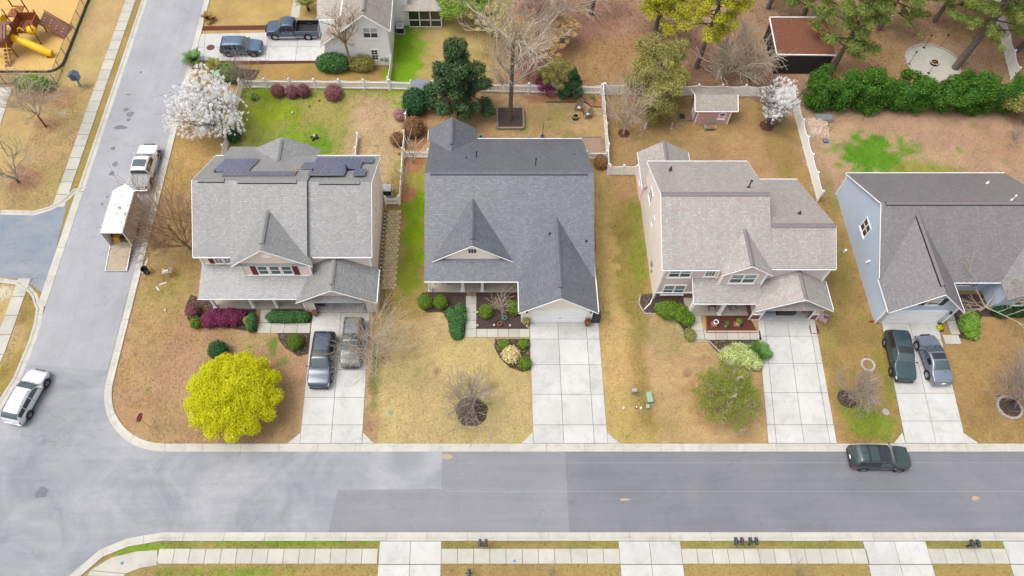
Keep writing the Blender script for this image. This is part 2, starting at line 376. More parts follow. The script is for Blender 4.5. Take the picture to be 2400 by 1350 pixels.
me.vertices.foreach_set('co',np.stack([GX,GY,GZ],-1).astype(np.float32).ravel())
I=np.arange(nx*ny).reshape(ny,nx); Q=np.stack([I[:-1,:-1],I[:-1,1:],I[1:,1:],I[1:,:-1]],-1).reshape(-1,4)
me.loops.add(Q.size); me.loops.foreach_set('vertex_index',Q.ravel().astype(np.int32)); me.polygons.add(len(Q))
me.polygons.foreach_set('loop_start',np.arange(0,Q.size,4,dtype=np.int32)); me.update(calc_edges=True)
ca=me.color_attributes.new('Col','FLOAT_COLOR','POINT'); ca.data.foreach_set('color',np.concatenate([GC,np.ones(GX.shape+(1,))],-1).astype(np.float32).ravel())
mg,t,p=_new('dormant lawn'); p.inputs['Roughness'].default_value=0.95; p.inputs['Specular IOR Level'].default_value=0.1
a_=t.nodes.new('ShaderNodeAttribute'); a_.attribute_name='Col'
c=a_.outputs['Color']
c=mixc(t,ramp(t,noise(t,5,5,0.75),0.3,0.7),mixc(t,1.0,c,(0.76,0.76,0.73),'MULTIPLY'),mixc(t,1.0,c,(1.18,1.17,1.14),'MULTIPLY'))
c=mixc(t,ramp(t,noise(t,14,4,0.8),0.45,0.7),c,mixc(t,1.0,c,(1.3,1.27,1.2),'MULTIPLY'))
c=mixc(t,ramp(t,noise(t,17,4,0.8),0.54,0.76),c,mixc(t,1.0,c,(0.68,0.66,0.62),'MULTIPLY'))
t.links.new(c,p.inputs['Base Color']); bumpn(t,p,noise(t,30,3,0.7),0.7,0.05)
me.materials.append(mg); ground=bpy.data.objects.new('ground',me); COL.objects.link(ground); tag(ground,kind='structure')
# ------------------------------------------------------------------ streets
def asphalt(name,base,warm,streak=0.1):
    m,t,p=_new(name); p.inputs['Roughness'].default_value=0.9; p.inputs['Specular IOR Level'].default_value=0.15
    c=mixc(t,ramp(t,noise(t,0.22,4,0.65,None,0.6),0.35,0.68),base,warm)
    tc=t.nodes.new('ShaderNodeTexCoord'); mp=t.nodes.new('ShaderNodeMapping'); mp.inputs['Scale'].default_value=(0.08,1.6,1) if streak>0 else (1.6,0.08,1); t.links.new(tc.outputs['Object'],mp.inputs[0])
    c=mixc(t,ramp(t,noise(t,1.0,4,0.6,mp.outputs[0]),0.35,0.7),mixc(t,1.0,c,(1-abs(streak),)*3,'MULTIPLY'),c)
    c=mixc(t,ramp(t,noise(t,38,3,0.75),0.35,0.65),mixc(t,1.0,c,(0.86,)*3,'MULTIPLY'),mixc(t,1.0,c,(1.1,)*3,'MULTIPLY'))
    c=mixc(t,ramp(t,noise(t,4.5,5,0.75),0.56,0.8),c,mixc(t,1.0,c,(0.8,0.81,0.83),'MULTIPLY'))
    c=mixc(t,ramp(t,noise(t,0.7,6,0.8,None,1.5),0.55,0.75),c,mixc(t,1.0,c,(1.09,1.08,1.05),'MULTIPLY'))
    vo=nd(t,'ShaderNodeTexVoronoi',Scale=0.16); vo.feature='DISTANCE_TO_EDGE'; wn_=t.nodes.new('ShaderNodeTexNoise'); wn_.inputs['Scale'].default_value=.8; wn_.inputs['Detail'].default_value=6; tcv=t.nodes.new('ShaderNodeTexCoord'); t.links.new(tcv.outputs['Object'],wn_.inputs['Vector']); va=t.nodes.new('ShaderNodeVectorMath'); va.operation='MULTIPLY_ADD'; va.inputs[1].default_value=(3,3,0); t.links.new(wn_.outputs['Color'],va.inputs[0]); t.links.new(tcv.outputs['Object'],va.inputs[2]); t.links.new(va.outputs[0],vo.inputs['Vector'])
    c=mixc(t,ramp(t,vo.outputs['Distance'],0.006,0.001),c,mixc(t,0.2,c,(0.08,0.08,0.09)))
    t.links.new(c,p.inputs['Base Color']); bumpn(t,p,noise(t,60,3),0.4,0.015); return m
M['asph']=asphalt('pale worn asphalt',C(162,166,174),C(196,197,202)); M['asphs']=asphalt('side street asphalt',C(180,181,188),C(197,197,203),-0.06)
M['asphd']=asphalt('darker asphalt',C(142,144,152),C(154,154,162)); M['asphp']=asphalt('asphalt patch',C(158,160,166),C(166,167,173))
M['asphm']=asphalt('mid asphalt',C(152,157,166),C(162,166,174)); M['court']=asphalt('bluish court asphalt',C(146,160,178),C(180,184,190))
def sheet(name,poly,z,m,kind='structure',parent=None,label=None,cat=None):
    b=MB(); b.add([(p[0],p[1],z) for p in poly],[tuple(range(len(poly)))])
    o=b.build(name,m,parent,kind=kind,label=label,cat=cat)
    if o.data.polygons[0].normal.z<0: o.data.flip_normals()
    return o
def arc(cx,cy,r,a0,a1,n=8): return [(cx+r*math.cos(R(a0+(a1-a0)*i/n)),cy+r*math.sin(R(a0+(a1-a0)*i/n))) for i in range(n+1)]
Ykn,Yks=18.45,12.2
street=sheet('street',[(66,Ykn),(-25.3,Ykn)]+arc(-25.3,24.6,6.15,270,180,10)+[(-32.1,76),(-38.6,76),(-38.6,30),(-38.4,28)]+[tuple(at(*q)[:2]) for q in ((85,800),(48,890),(0,965))]+[(-60,22.6),(-60,-10),(-31,-10)]+[tuple(at(*q)[:2]) for q in ((162,1350),(235,1288),(300,1262),(380,1248))]+[(66,Yks)],0.012,M['asph'])
side=sheet('side_street',[(-31.6,25.4),(-32.1,76),(-38.6,76),(-38.6,30),(-38.2,26)],0.016,M['asphs'])
xa,xb,xc=at(778,1200).x,at(1033,1200).x,at(1332,1200).x
sheet('street_patch',[(xb,Yks),(xc,Yks),(xc,Ykn),(xb,Ykn)],0.020,M['asphp'])
sheet('street_patch',[(xa-.1,Yks),(xb,Yks),(xb,at(1033,1146).y),(xa+.3,at(785,1148).y)],0.020,M['asphp'])
sheet('street_patch',[(xc,Yks),(66,Yks),(66,Ykn),(xc,Ykn)],0.021,M['asphd'])
sheet('street_patch',[(at(440,1100).x,Yks+2.5),(xa,Yks+.4),(xa+.3,at(785,1148).y),(xb,at(1033,1146).y),(xb,Ykn),(at(560,1060).x,Ykn-.3)],0.018,M['asphm']) if False else None
court=sheet('court_street',[tuple(at(*q)[:2]) for q in ((118,478),(160,470),(105,690),(72,668),(45,655),(0,649))]+[(-60,34.4),(-60,42.3)]+[tuple(at(*q)[:2]) for q in ((0,503),(80,505),(118,492))],0.019,M['court'])
M['patchd']=mat('fresh tar patch',C(132,134,142),0.9,0.15,2,None,0.4,50,fine=0.15)
def splat(name,px,py,rx,ry,m,z,seed):
    rn=random.Random(seed); c=at(px,py); a=abs(at(px+rx,py).x-c.x); b_=abs(at(px,py-ry).y-at(px,py+ry).y)/2
    ph=[rn.uniform(0,6.3) for _ in range(3)]
    return sheet(name,[(c.x+a*math.cos(t_)*(1+.18*math.sin(2*t_+ph[0])+.12*math.sin(5*t_+ph[1])),c.y+b_*math.sin(t_)*(1+.18*math.sin(3*t_+ph[2]))) for t_ in [2*math.pi*i/22 for i in range(22)]],z,m)
for i,(a,b,c_,d) in enumerate(((98,1155,17,13),(305,268,8,6),(302,281,5,4),(283,299,14,5),(296,257,6,4),(265,348,6,4),(262,407,7,5),(270,385,6,6),(252,462,3,3),(240,478,3,3),(300,222,6,2),(330,170,3,3))): splat('tar_patch',a,b,c_,d,M['patchd'],0.023,i)
M['orange']=mat('clay stain',C(206,176,150),0.95,0.1,5)
for i,(a,b,c_,d) in enumerate(((1047,1070,14,6),(2286,1168,9,5),(1465,1171,12,3))): splat('clay_stain',a,b,c_,d,M['orange'],0.0245,i+30)
# ------------------------------------------------------------------ kerbs, walks, drives: a bed with separate slabs
def resample(path,step):
    out=[Vector((path[0][0],path[0][1],0))]; acc=0
    for i in range(len(path)-1):
        a=Vector((path[i][0],path[i][1],0)); b=Vector((path[i+1][0],path[i+1][1],0)); out.append(b)
    return out
def cutpath(path,step):
    """split a polyline in lengths of step; each piece is a list of points"""
    pts=[Vector((p[0],p[1],0)) for p in path]; pieces=[]; cur=[pts[0]]; left=step; i=0
    a=pts[0]
    while i<len(pts)-1:
        b=pts[i+1]; d=(b-a).length
        if d<=left: cur.append(b); left-=d; a=b; i+=1
        else:
            q=a+(b-a)*(left/d); cur.append(q); pieces.append(cur); cur=[q]; a=q; left=step
    if len(cur)>1 and sum((cur[k+1]-cur[k]).length for k in range(len(cur)-1))>0.3: pieces.append(cur)
    return pieces
def sweep(piece,prof,gap=0.012):
    """prof: (offset to the left of travel, z)"""
    b=MB(); n=len(prof); k=len(piece)
    for i,p in enumerate(piece):
        d=(piece[min(i+1,k-1)]-piece[max(i-1,0)]).normalized(); s=Vector((-d.y,d.x,0)); q=p.copy()
        if i==0: q+=d*gap
        if i==k-1: q-=d*gap
        for o,z in prof: b.v.append((q.x+s.x*o,q.y+s.y*o,z))
    for i in range(k-1):
        for j in range(n): b.f.append((i*n+j,i*n+(j+1)%n,(i+1)*n+(j+1)%n,(i+1)*n+j))
    b.f.append(tuple(range(n))); b.f.append(tuple((k-1)*n+j for j in range(n-1,-1,-1))); return b
KP=[(-0.02,0.005),(0.0,0.028),(0.34,0.022),(0.48,0.09),(0.62,0.095),(0.63,0.0)]
def kerb(path,step=3.05,prof=KP,name='kerb'):
    root=bpy.data.objects.new(name,None); COL.objects.link(root); root['kind']='structure'; ORG[root.name]=Vector((0,0,0))
    for pc in cutpath(path,step): sweep(pc,prof).build('kerb_stone',M['kerbc'],root)
    return root
px2=lambda *q:[tuple(at(*a)[:2]) for a in q]
# travel direction so that the lawn side lies on the left
kerb([(66,Ykn)][::-1]and[(-32.1,76)]+[(-31.45-.65*(y-25)/51,y) for y in (60,45,30,25.2)]+arc(-25.3,24.6,6.15,180,270,12)[1:]+[(66,Ykn)])
kerb([(66,Yks)]+px2((380,1248),(300,1262),(235,1288),(162,1350))+[(-31.5,7.5)])
kerb([(-38.6,44.3),(-38.6,76)][::1]); kerb(px2((0,965),(48,890),(85,800),(97,760))+[(-38.75,31.6)])
KP2=[(-0.02,0.005),(0.0,0.028),(0.25,0.022),(0.32,0.11),(0.46,0.115),(0.47,0.0)]
kerb(px2((0,503),(80,505),(118,494),(150,478),(178,452))+[(-38.7,44.4)],3.0,KP2)
kerb([(-38.8,31.4)]+px2((92,705),(88,690),(72,672),(45,658),(0,652)),3.0,KP2)
for y in np.arange(31.6,44.2,3.1):
    MB().box(-39.35,-38.62,y+.01,min(y+3.09,44.2),0.0,0.026).build('gutter_pan',M['kerbc'],None,kind='structure')
def slabs(name,quads,m,z=0.05,bed=True,piece='slab'):
    """quads: lists of 4 corner points; each one a concrete slab set in a darker joint bed"""
    root=None; allx=[p for q in quads for p in q]
    b=MB()
    for q in quads: b.add([(p[0],p[1],0.014) for p in q],[(0,1,2,3)])
    root=b.build(name,M['joint'],None,kind='structure',recalc=False)
    for q in quads:
        c_=Vector((sum(p[0] for p in q)/4,sum(p[1] for p in q)/4)); pts=[]
        for p in q:
            d=Vector((p[0],p[1]))-c_; pts.append((p[0]-math.copysign(0.018,d.x),p[1]-math.copysign(0.018,d.y)))
        mb=MB(); mb.prism(pts,0.0,z); mb.build(piece,m,root)
    return root
def grid4(A,B,Cc,D,us,vs):
    """A,B bottom corners, D,C top corners; us, vs cuts 0..1"""
    f=lambda u,v:tuple(A[k]*(1-u)*(1-v)+B[k]*u*(1-v)+Cc[k]*u*v+D[k]*(1-u)*v for k in (0,1))
    return [[f(us[i],vs[j]),f(us[i+1],vs[j]),f(us[i+1],vs[j+1]),f(us[i],vs[j+1])] for j in range(len(vs)-1) for i in range(len(us)-1)]
Yd=Ykn+.66
d1=slabs('driveway',grid4((-14.6,Yd),(-9.62,Yd),(-9.9,30.95),(-14.9,30.95),[0,.5,1],[0,.13,.33,.54,.76,1])+[[(-14.6,Yd),(-14.62,Yd+.9),(-15.5,Yd),(-15.1,Yd)][::-1]][:0],M['concrete'])
d2=slabs('driveway',grid4((4.1,Yd),(10.06,Yd),(10.15,30.15),(4.14,30.15),[0,.41,.82,1],[0,.14,.38,.62,.84,1]),M['concrete'])
d3=slabs('driveway',grid4((22.9,Yd),(28.4,Yd),(29.1,30.2),(24.1,30.2),[0,.12,.52,.9,1],[0,.14,.39,.63,.86,1]),M['concrete'])
d4=slabs('driveway',grid4((33.9,Yd),(38.75,Yd),(39.75,30.1),(34.9,30.1),[0,.5,1],[0,.17,.39,.62,.84,1]),M['concrete'])
for x0,x1 in ((-14.6,-9.62),(4.1,10.06),(33.9,38.75)):
    for s,x in ((-1,x0),(1,x1)):
        b=MB(); b.prism([(x+s*.02,Yd),(x+s*.95,Yd),(x+s*.02,Yd+.9)],0,0.05); b.build('driveway_flare',M['concrete'],None,kind='structure')
# front walks
wk1=slabs('front_walk',[[(-19.5+i*1.14,28.95),(-19.5+(i+1)*1.14-.0,28.95),(-19.5+(i+1)*1.14,29.95),(-19.5+i*1.14,29.95)] for i in range(4)]+[[(-19.5,29.98),(-18.55,29.98),(-18.55,31.3),(-19.5,31.3)]],M['walk'])
wk2=slabs('front_walk',[[(-1.45,28.55+i*.82),(-.5,28.55+i*.82),(-.5,29.37+i*.82),(-1.45,29.37+i*.82)] for i in range(5)]+[[(-.48+i*.92,28.55),(-.48+(i+1)*.92,28.55),(-.48+(i+1)*.92,29.37),(-.48+i*.92,29.37)] for i in range(5)],M['walk'])
w3=[at(1634,800),at(1665,800)]
wk3=slabs('front_walk',[[(18.15,28.3+i*.86),(19.2,28.3+i*.86),(19.2,29.16+i*.86),(18.15,29.16+i*.86)] for i in range(4)]+[[(19.22+i*.98,28.3),(19.22+(i+1)*.98,28.3),(19.22+(i+1)*.98,29.2),(19.22+i*.98,29.2)] for i in range(5)],M['walk'])
wk4=slabs('front_walk',[[(39.8,27.9),(41.2,27.9),(41.2,28.8),(39.8,28.8)],[(40.6,28.82),(41.4,28.82),(41.4,30.2),(40.6,30.2)],[(40.6,30.22),(41.4,30.22),(41.4,31.6),(40.6,31.6)]],M['walk'])
# pavement along the south side, with driveway crossings
ws0,ws1=9.93,11.02
def southwalk(x0,x1,n): return [[(x0+(x1-x0)*i/n,ws0),(x0+(x1-x0)*(i+1)/n,ws0),(x0+(x1-x0)*(i+1)/n,ws1),(x0+(x1-x0)*i/n,ws1)] for i in range(n)]
def xat(px,py): return at(px,py).x
xs=[(xat(370,1305),xat(885,1305)),(xat(1034,1303),xat(1452,1303)),(xat(1598,1303),xat(2033,1303)),(xat(2178,1303),xat(2362,1303))]
q=[]
for (a,b),n in zip(xs,(14,11,12,5)): q+=southwalk(a,b,n)
cw=px2((205,1350),(212,1337),(262,1306),(320,1292),(370,1289)); cw2=px2((290,1352),(296,1345),(330,1332),(355,1328),(370,1325))
for i in range(4): q.append([cw2[i],cw2[i+1],cw[i+1],cw[i]])
slabs('pavement',q,M['walk'])
cr=[]
for a,b in ((888,1034),(1452,1598),(2030,2178),(2360,2480)):
    xa_,xb_=xat(a,1303),xat(b,1303); xm=(xa_+xb_)/2
    for u,v in ((xa_,xm),(xm,xb_)): cr+=[[(u,6),(v,6),(v,ws0-.05),(u,ws0-.05)],[(u,ws0-.03),(v,ws0-.03),(v,11.55),(u,11.55)]]
slabs('driveway',cr,M['concrete'])
# pavement along the west side street
q=[]
for y in np.arange(42.4,76,1.52): q.append([(-41.15,y),(-39.95,y),(-39.95,y+1.5),(-41.15,y+1.5)])
for y in np.arange(21.2,33,1.9): q.append([tuple(Vector((-41.9 -(.0 if y>27 else (27-y)*.10),y))),(-40.75-(.0 if y>27 else (27-y)*.1),y),(-40.75-(.0 if y+1.9>27 else (25.1-y)*.1),y+1.88),(-41.9-(.0 if y+1.9>27 else (25.1-y)*.1),y+1.88)])
slabs('pavement',q,M['walk'])
q=[px2((0,300+0),(0,262),(38,190),(60,205))]
q=[]
A=px2((0,296),(28,218),(0,215),(0,290)); 
for i in range(4):
    f=lambda p,q_,t_:tuple(p[k]+(q_[k]-p[k])*t_ for k in (0,1)); a=at(2,292);b=at(30,205);c2=at(-28,292);d_=at(0,205)
    q.append([f(c2,d_,i/4),f(a,b,i/4),f(a,b,(i+1)/4),f(c2,d_,(i+1)/4)])
slabs('park_path',q,M['walk'])
# the rear house's drive
slabs('driveway',grid4((-31.0,62.0),(-17.3,62.0),(-17.3,66.6),(-31.6,66.2),[0,.05,.3,.54,.78,1],[0,.48,1]),M['concrete'])
sheet('entry_walk',px2((680,42),(702,42),(706,0),(688,0)),0.03,M['walk'])

# paving seams along the street
M['seam']=mat('paving seam',C(172,172,178),.9,.1,4)
for py in (1085,1152):
    y=at(1600,py).y; MB().box(xb+.3,60,y-.018,y+.018,.0,.0225).build('paving_seam',M['seam'],None,kind='structure')
# ------------------------------------------------------------------ house kit
M['sh1']=shingle('grey shingles',C(158,158,159),C(176,176,175),C(138,138,139))
M['sh2']=shingle('blue grey shingles',C(114,118,128),C(134,138,148),C(96,100,109))
M['sh3']=shingle('mottled tan shingles',C(186,180,174),C(200,195,189),C(166,158,153),C(182,164,158))
M['sh4']=shingle('mauve grey shingles',C(140,135,138),C(154,148,150),C(122,117,121))
M['sh5']=shingle('tan shingles',C(180,171,160),C(198,189,177),C(146,134,126))
M['cap3']=mat('ridge cap shingles',C(148,138,140),0.9,0.15,6)
M['cap1']=mat('ridge vent shingles',C(156,156,154),0.9,0.14,5); M['cap2']=mat('blue ridge vent',C(120,124,134),0.9,0.2,5); M['cap4']=mat('mauve ridge vent',C(142,132,134),0.9,0.12,5); M['cap5']=mat('tan ridge vent',C(160,150,138),0.9,0.12,5)
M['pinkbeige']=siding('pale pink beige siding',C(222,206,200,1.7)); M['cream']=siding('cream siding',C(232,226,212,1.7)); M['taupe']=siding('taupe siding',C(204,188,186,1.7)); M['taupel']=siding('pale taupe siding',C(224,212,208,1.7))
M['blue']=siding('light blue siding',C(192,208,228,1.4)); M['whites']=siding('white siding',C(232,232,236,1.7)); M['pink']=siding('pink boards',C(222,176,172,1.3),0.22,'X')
M['brick']=brickmat('red brick',C(150,80,74),C(122,62,60),C(176,150,142))
M['burg']=mat('burgundy shutter',C(128,32,48),0.5,0.1,6); M['navy']=mat('navy shutter',C(62,66,96),0.5,0.1,6)
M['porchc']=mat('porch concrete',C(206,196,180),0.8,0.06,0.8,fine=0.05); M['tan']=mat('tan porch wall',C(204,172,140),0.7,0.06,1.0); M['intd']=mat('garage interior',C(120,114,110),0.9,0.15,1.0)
M['solar']=None
def FX(face,pos,a,z,d): return {'-y':(a,pos-d,z),'+y':(a,pos+d,z),'-x':(pos-d,a,z),'+x':(pos+d,a,z)}[face]
def fbox(mb,face,pos,a0,a1,z0,z1,d0,d1):
    p=FX(face,pos,a0,z0,d0); q=FX(face,pos,a1,z1,d1); return mb.box(p[0],q[0],p[1],q[1],p[2],q[2])
def window(parent,face,pos,a0,a1,z0,z1,cols=2,rows=2,mats=('glass','blind'),fr=0.09,grid=0,casing=0.0,label=None):
    f=MB(); dep=0.05
    for (b0,b1,c0,c1) in ((a0-casing,a0+fr,z0,z1),(a1-fr,a1+casing,z0,z1),(a0-casing,a1+casing,z1-fr+.002,z1+casing+.002),(a0-casing,a1+casing,z0-.002-casing,z0+fr-.002)): fbox(f,face,pos,b0,b1,c0,c1,-0.02,dep+(0.004 if c1-c0<0.3 else 0))
    cw=(a1-a0-2*fr)/cols; rh=(z1-z0-2*fr)/rows
    for i in range(1,cols): fbox(f,face,pos,a0+fr+cw*i-fr*.5,a0+fr+cw*i+fr*.5,z0,z1,-0.02,dep-.003)
    for j in range(1,rows): fbox(f,face,pos,a0,a1,z0+fr+rh*j-.03,z0+fr+rh*j+.03,-0.02,dep-.008)
    if grid:
        n=cols*grid
        for i in range(1,n): fbox(f,face,pos,a0+fr+(a1-a0-2*fr)*i/n-.014,a0+fr+(a1-a0-2*fr)*i/n+.014,z0,z1,-0.02,0.031)
        n=rows*grid
        for j in range(1,n): fbox(f,face,pos,a0,a1,z0+fr+(z1-z0-2*fr)*j/n-.014,z0+fr+(z1-z0-2*fr)*j/n+.014,-0.02,0.029)
    wo_=f.build('window',M['white'],parent,label=label)
    for i in range(cols):
        for j in range(rows):
            b=MB(); fbox(b,face,pos,a0+fr+cw*i+.001,a0+fr+cw*(i+1)-.001,z0+fr+rh*j+.001,z0+fr+rh*(j+1)-.001,0.0,0.02)
            b.build('pane',M[mats[j if rows>1 else 0]],wo_)
    s=MB(); fbox(s,face,pos,a0-.06-casing,a1+.06+casing,z0-.07-casing,z0-.004-casing,0.0,0.09); s.build('sill',M['white'],wo_)
    return wo_
def shutter(parent,face,pos,a0,a1,z0,z1,m):
    b=MB(); fbox(b,face,pos,a0,a1,z0,z1,0,0.025); w_=.05
    for (p0,p1,q0,q1) in ((a0,a0+w_,z0,z1),(a1-w_,a1,z0,z1),(a0,a1,z0,z0+w_),(a0,a1,z1-w_,z1),(a0,a1,(z0+z1)/2-.03,(z0+z1)/2+.03)): fbox(b,face,pos,p0,p1,q0,q1,0,0.04)
    return b.build('shutter',M[m],parent)
def gable_x(mb,x0,x1,ya,za,yr,zr,yb,zb,th=.1):
    mb.slab([(x0,ya,za),(x1,ya,za),(x1,yr,zr),(x0,yr,zr)],th); mb.slab([(x0,yb,zb),(x0,yr,zr),(x1,yr,zr),(x1,yb,zb)],th)
def gable_y(mb,xl,xr,zl,xm,zr,y0,y1,yl,yrr,zrr=None,th=.1):
    zrr=zl if zrr is None else zrr
    mb.slab([(xl,y0,zl),(xm,y0,zr),(xm,y1,zr),(xl,yl,zl)],th); mb.slab([(xr,y0,zrr),(xr,yrr,zrr),(xm,y1,zr),(xm,y0,zr)],th)
def ridge_x(roof,m,x0,x1,y,z,sl=0.55,gap=True,w_=.2):
    b=MB()
    for s in (-1,1): b.slab([(x0,y,z+.13),(x1,y,z+.13),(x1,y+s*w_,z+.13-sl*w_),(x0,y+s*w_,z+.13-sl*w_)],.035)
    v=b.build('ridge_vent',m,roof)
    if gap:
        g=MB(); g.box(x0+.02,x1-.02,y-w_+.004,y+w_-.004,z-.12-sl*w_*.5,z+.085-sl*w_); g.build('vent_gap_shadow',M['dark'],roof)  # dark box: black foam, also stands in for the shadow under the vent edge
    return v
def ridge_y(roof,m,y0,y1,x,z,sl=0.7,gap=True,w_=.18):
    b=MB()
    for s in (-1,1): b.slab([(x,y0,z+.13),(x,y1,z+.13),(x+s*w_,y1,z+.13-sl*w_),(x+s*w_,y0,z+.13-sl*w_)],.035)
    v=b.build('ridge_vent',m,roof)
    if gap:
        g=MB(); g.box(x-w_+.004,x+w_-.004,y0+.02,y1-.02,z-.12-sl*w_*.5,z+.085-sl*w_); g.build('vent_gap_shadow',M['dark'],roof)  # same dark foam strip, painting in the shadow line below this vent
    return v
def edges(parent,name,segs,w_=.06,h=.2,m='fascia'):
    for p,q in segs: MB().bar(p,q,w_,h).build(name,M[m],parent)
def pipe(roof,px,py,z,h=.45,r=.06,m='black',cap=False):
    c=at(px,py,z); b=MB(); b.lathe((c.x,c.y,z-.12),[(r*2.6,0),(r*2.4,.16),(r*1.05,.2),(r,.2),(r,h),(r*.7,h)],10)
    if cap: b.lathe((c.x,c.y,z-.12+h),[(r*1.2,0),(r*2,.05),(r*2,.12),(r*.4,.2)],10)
    return b.build('vent_pipe',M[m],roof)
def column(parent,x,y,z0,z1,w_=.24,m='white'):
    b=MB(); b.box(x-w_/2,x+w_/2,y-w_/2,y+w_/2,z0+.12,z1-.12); b.box(x-w_*.68,x+w_*.68,y-w_*.68,y+w_*.68,z0,z0+.14); b.box(x-w_*.66,x+w_*.66,y-w_*.66,y+w_*.66,z1-.13,z1); return b.build('column',M[m],parent)
def oval_vent(parent,x,y,z,rx=.42,rz=.26):
    b=MB(); b.lathe((0,0,0),[(1,0),(1,.05),(.8,.07),(.78,.04)],20,'y'); b.v=[(x+p[0]*rx,y-p[1],z+p[2]*rz) for p in b.v]; return b.build('gable_vent',M['white'],parent)
# ------------------------------------------------------------------ house 1: grey roof with solar panels
h1=thing('house',(-16.7,38.5,0),'two storey pink beige house with grey shingle roof, solar panels and burgundy shutters','house')
b=MB(); zw=5.08
b.wall([(33.8,0),(44.0,0),(44.0,zw),(38.9,8.35),(33.8,zw)],'x',-23.9,-9.5)
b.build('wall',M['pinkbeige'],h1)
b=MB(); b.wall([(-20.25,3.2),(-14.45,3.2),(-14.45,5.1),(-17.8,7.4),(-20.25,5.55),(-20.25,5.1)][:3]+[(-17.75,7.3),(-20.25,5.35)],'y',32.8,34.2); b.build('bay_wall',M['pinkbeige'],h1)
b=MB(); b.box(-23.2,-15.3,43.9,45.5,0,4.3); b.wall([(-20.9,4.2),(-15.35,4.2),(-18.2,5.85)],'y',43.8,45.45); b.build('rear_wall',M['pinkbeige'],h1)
b=MB()
gable_x(b,-24.2,-20.95,33.5,5.2,38.9,8.6,44.3,5.3); gable_x(b,-20.95,-14.55,32.75,5.2,38.65,8.78,44.3,5.305); gable_x(b,-14.55,-9.25,33.5,5.2,38.75,8.52,44.3,5.3)
gable_y(b,-20.85,-14.15,5.2,-17.8,7.62,32.62,36.75,32.9,32.9)
b.slab([(-23.5,44.2,5.36),(-23.5,46.4,4.1),(-18.1,46.4,4.1),(-18.1,44.2,5.36)]); gable_y(b,-21.2,-15.05,4.4,-18.2,6.1,45.85,42.5,44.0,44.4)
r1=b.build('roof',M['sh1'],h1)
b=MB(); b.slab([(-20.5,32.62,5.12),(-14.5,32.62,5.12),(-14.6,33.0,5.5),(-20.4,33.0,5.5)],.06); b.build('pent_roof',M['sh1'],h1)
b=MB(); b.slab([(-24.05,30.85,2.82),(-14.9,30.85,2.82),(-14.9,33.85,3.55),(-24.05,33.85,3.55)]); b.build('porch_roof',M['sh1'],h1)
b=MB(); gable_y(b,-15.75,-8.95,2.72,-12.42,4.85,30.5,33.9,33.9,33.9); gr=b.build('garage_roof',M['sh1'],h1)
b=MB(); b.slab([(-15.3,30.5,2.62),(-9.4,30.5,2.62),(-9.6,31.0,3.0),(-15.1,31.0,3.0)],.06); b.build('pent_roof',M['sh1'],h1)
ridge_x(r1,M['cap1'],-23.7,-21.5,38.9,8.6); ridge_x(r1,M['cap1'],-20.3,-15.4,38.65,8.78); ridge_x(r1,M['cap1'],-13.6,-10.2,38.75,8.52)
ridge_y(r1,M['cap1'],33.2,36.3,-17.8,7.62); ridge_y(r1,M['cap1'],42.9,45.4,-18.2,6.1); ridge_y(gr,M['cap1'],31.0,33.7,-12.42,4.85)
for a,b_ in ((505,403),(733,400),(812,392)): pipe(r1,a,b_,7.6,.4,.05)
pipe(r1,695,399,7.7,.4,.05,'orange')
edges(h1,'rake_board',[((-20.88,32.56,5.12),(-17.8,32.56,7.55)),((-17.8,32.56,7.55),(-14.12,32.56,5.12)),((-15.78,30.44,2.64),(-12.42,30.44,4.78)),((-12.42,30.44,4.78),(-8.92,30.44,2.64)),((-9.22,33.5,5.12),(-9.22,38.75,8.44)),((-9.22,38.75,8.44),(-9.22,44.3,5.22)),((-24.23,33.5,5.12),(-24.23,38.9,8.52)),((-24.23,38.9,8.52),(-24.23,44.3,5.22))],.04,.1,'white')
edges(h1,'gutter',[((-24.1,30.78,2.76),(-15.7,30.78,2.76)),((-24.2,33.44,5.13),(-20.9,33.44,5.13)),((-14.2,33.44,5.13),(-9.25,33.44,5.13)),((-8.9,30.5,2.66),(-8.9,33.8,2.66)),((-24.2,44.36,5.22),(-23.5,44.36,5.22)),((-15.0,44.36,5.22),(-9.25,44.36,5.22))],.075,.1)
edges(h1,'corner_board',[((-23.87,33.77,3.5),(-23.87,33.77,5.05)),((-9.53,33.77,3.4),(-9.53,33.77,5.05)),((-20.22,32.77,3.3),(-20.22,32.77,5.1)),((-14.48,32.77,3.3),(-14.48,32.77,5.1))],.14,.1,'white')
edges(h1,'skirt_board',[((-20.25,32.78,3.36),(-14.45,32.78,3.36)),((-23.9,33.78,3.62),(-20.2,33.78,3.62))],.05,.12,'white')
oval_vent(h1,-17.62,32.8,6.45); oval_vent(h1,-12.3,31.0,4.15,.4,.2)
# windows of the bay and the left wall
for x0 in (-18.95,-17.93,-16.92): window(h1,'-y',32.8,x0,x0+.95,3.52,4.93,1,2,('teal','teal'),.1)
shutter(h1,'-y',32.8,-19.46,-19.0,3.5,4.95,'burg'); shutter(h1,'-y',32.8,-15.93,-15.47,3.5,4.95,'burg')
for x0 in (-22.78,-22.0): window(h1,'-y',33.8,x0,x0+.74,3.72,4.8,1,2,('glassd','glassd'),.08,2)
shutter(h1,'-y',33.8,-23.25,-22.83,3.7,4.83,'burg')
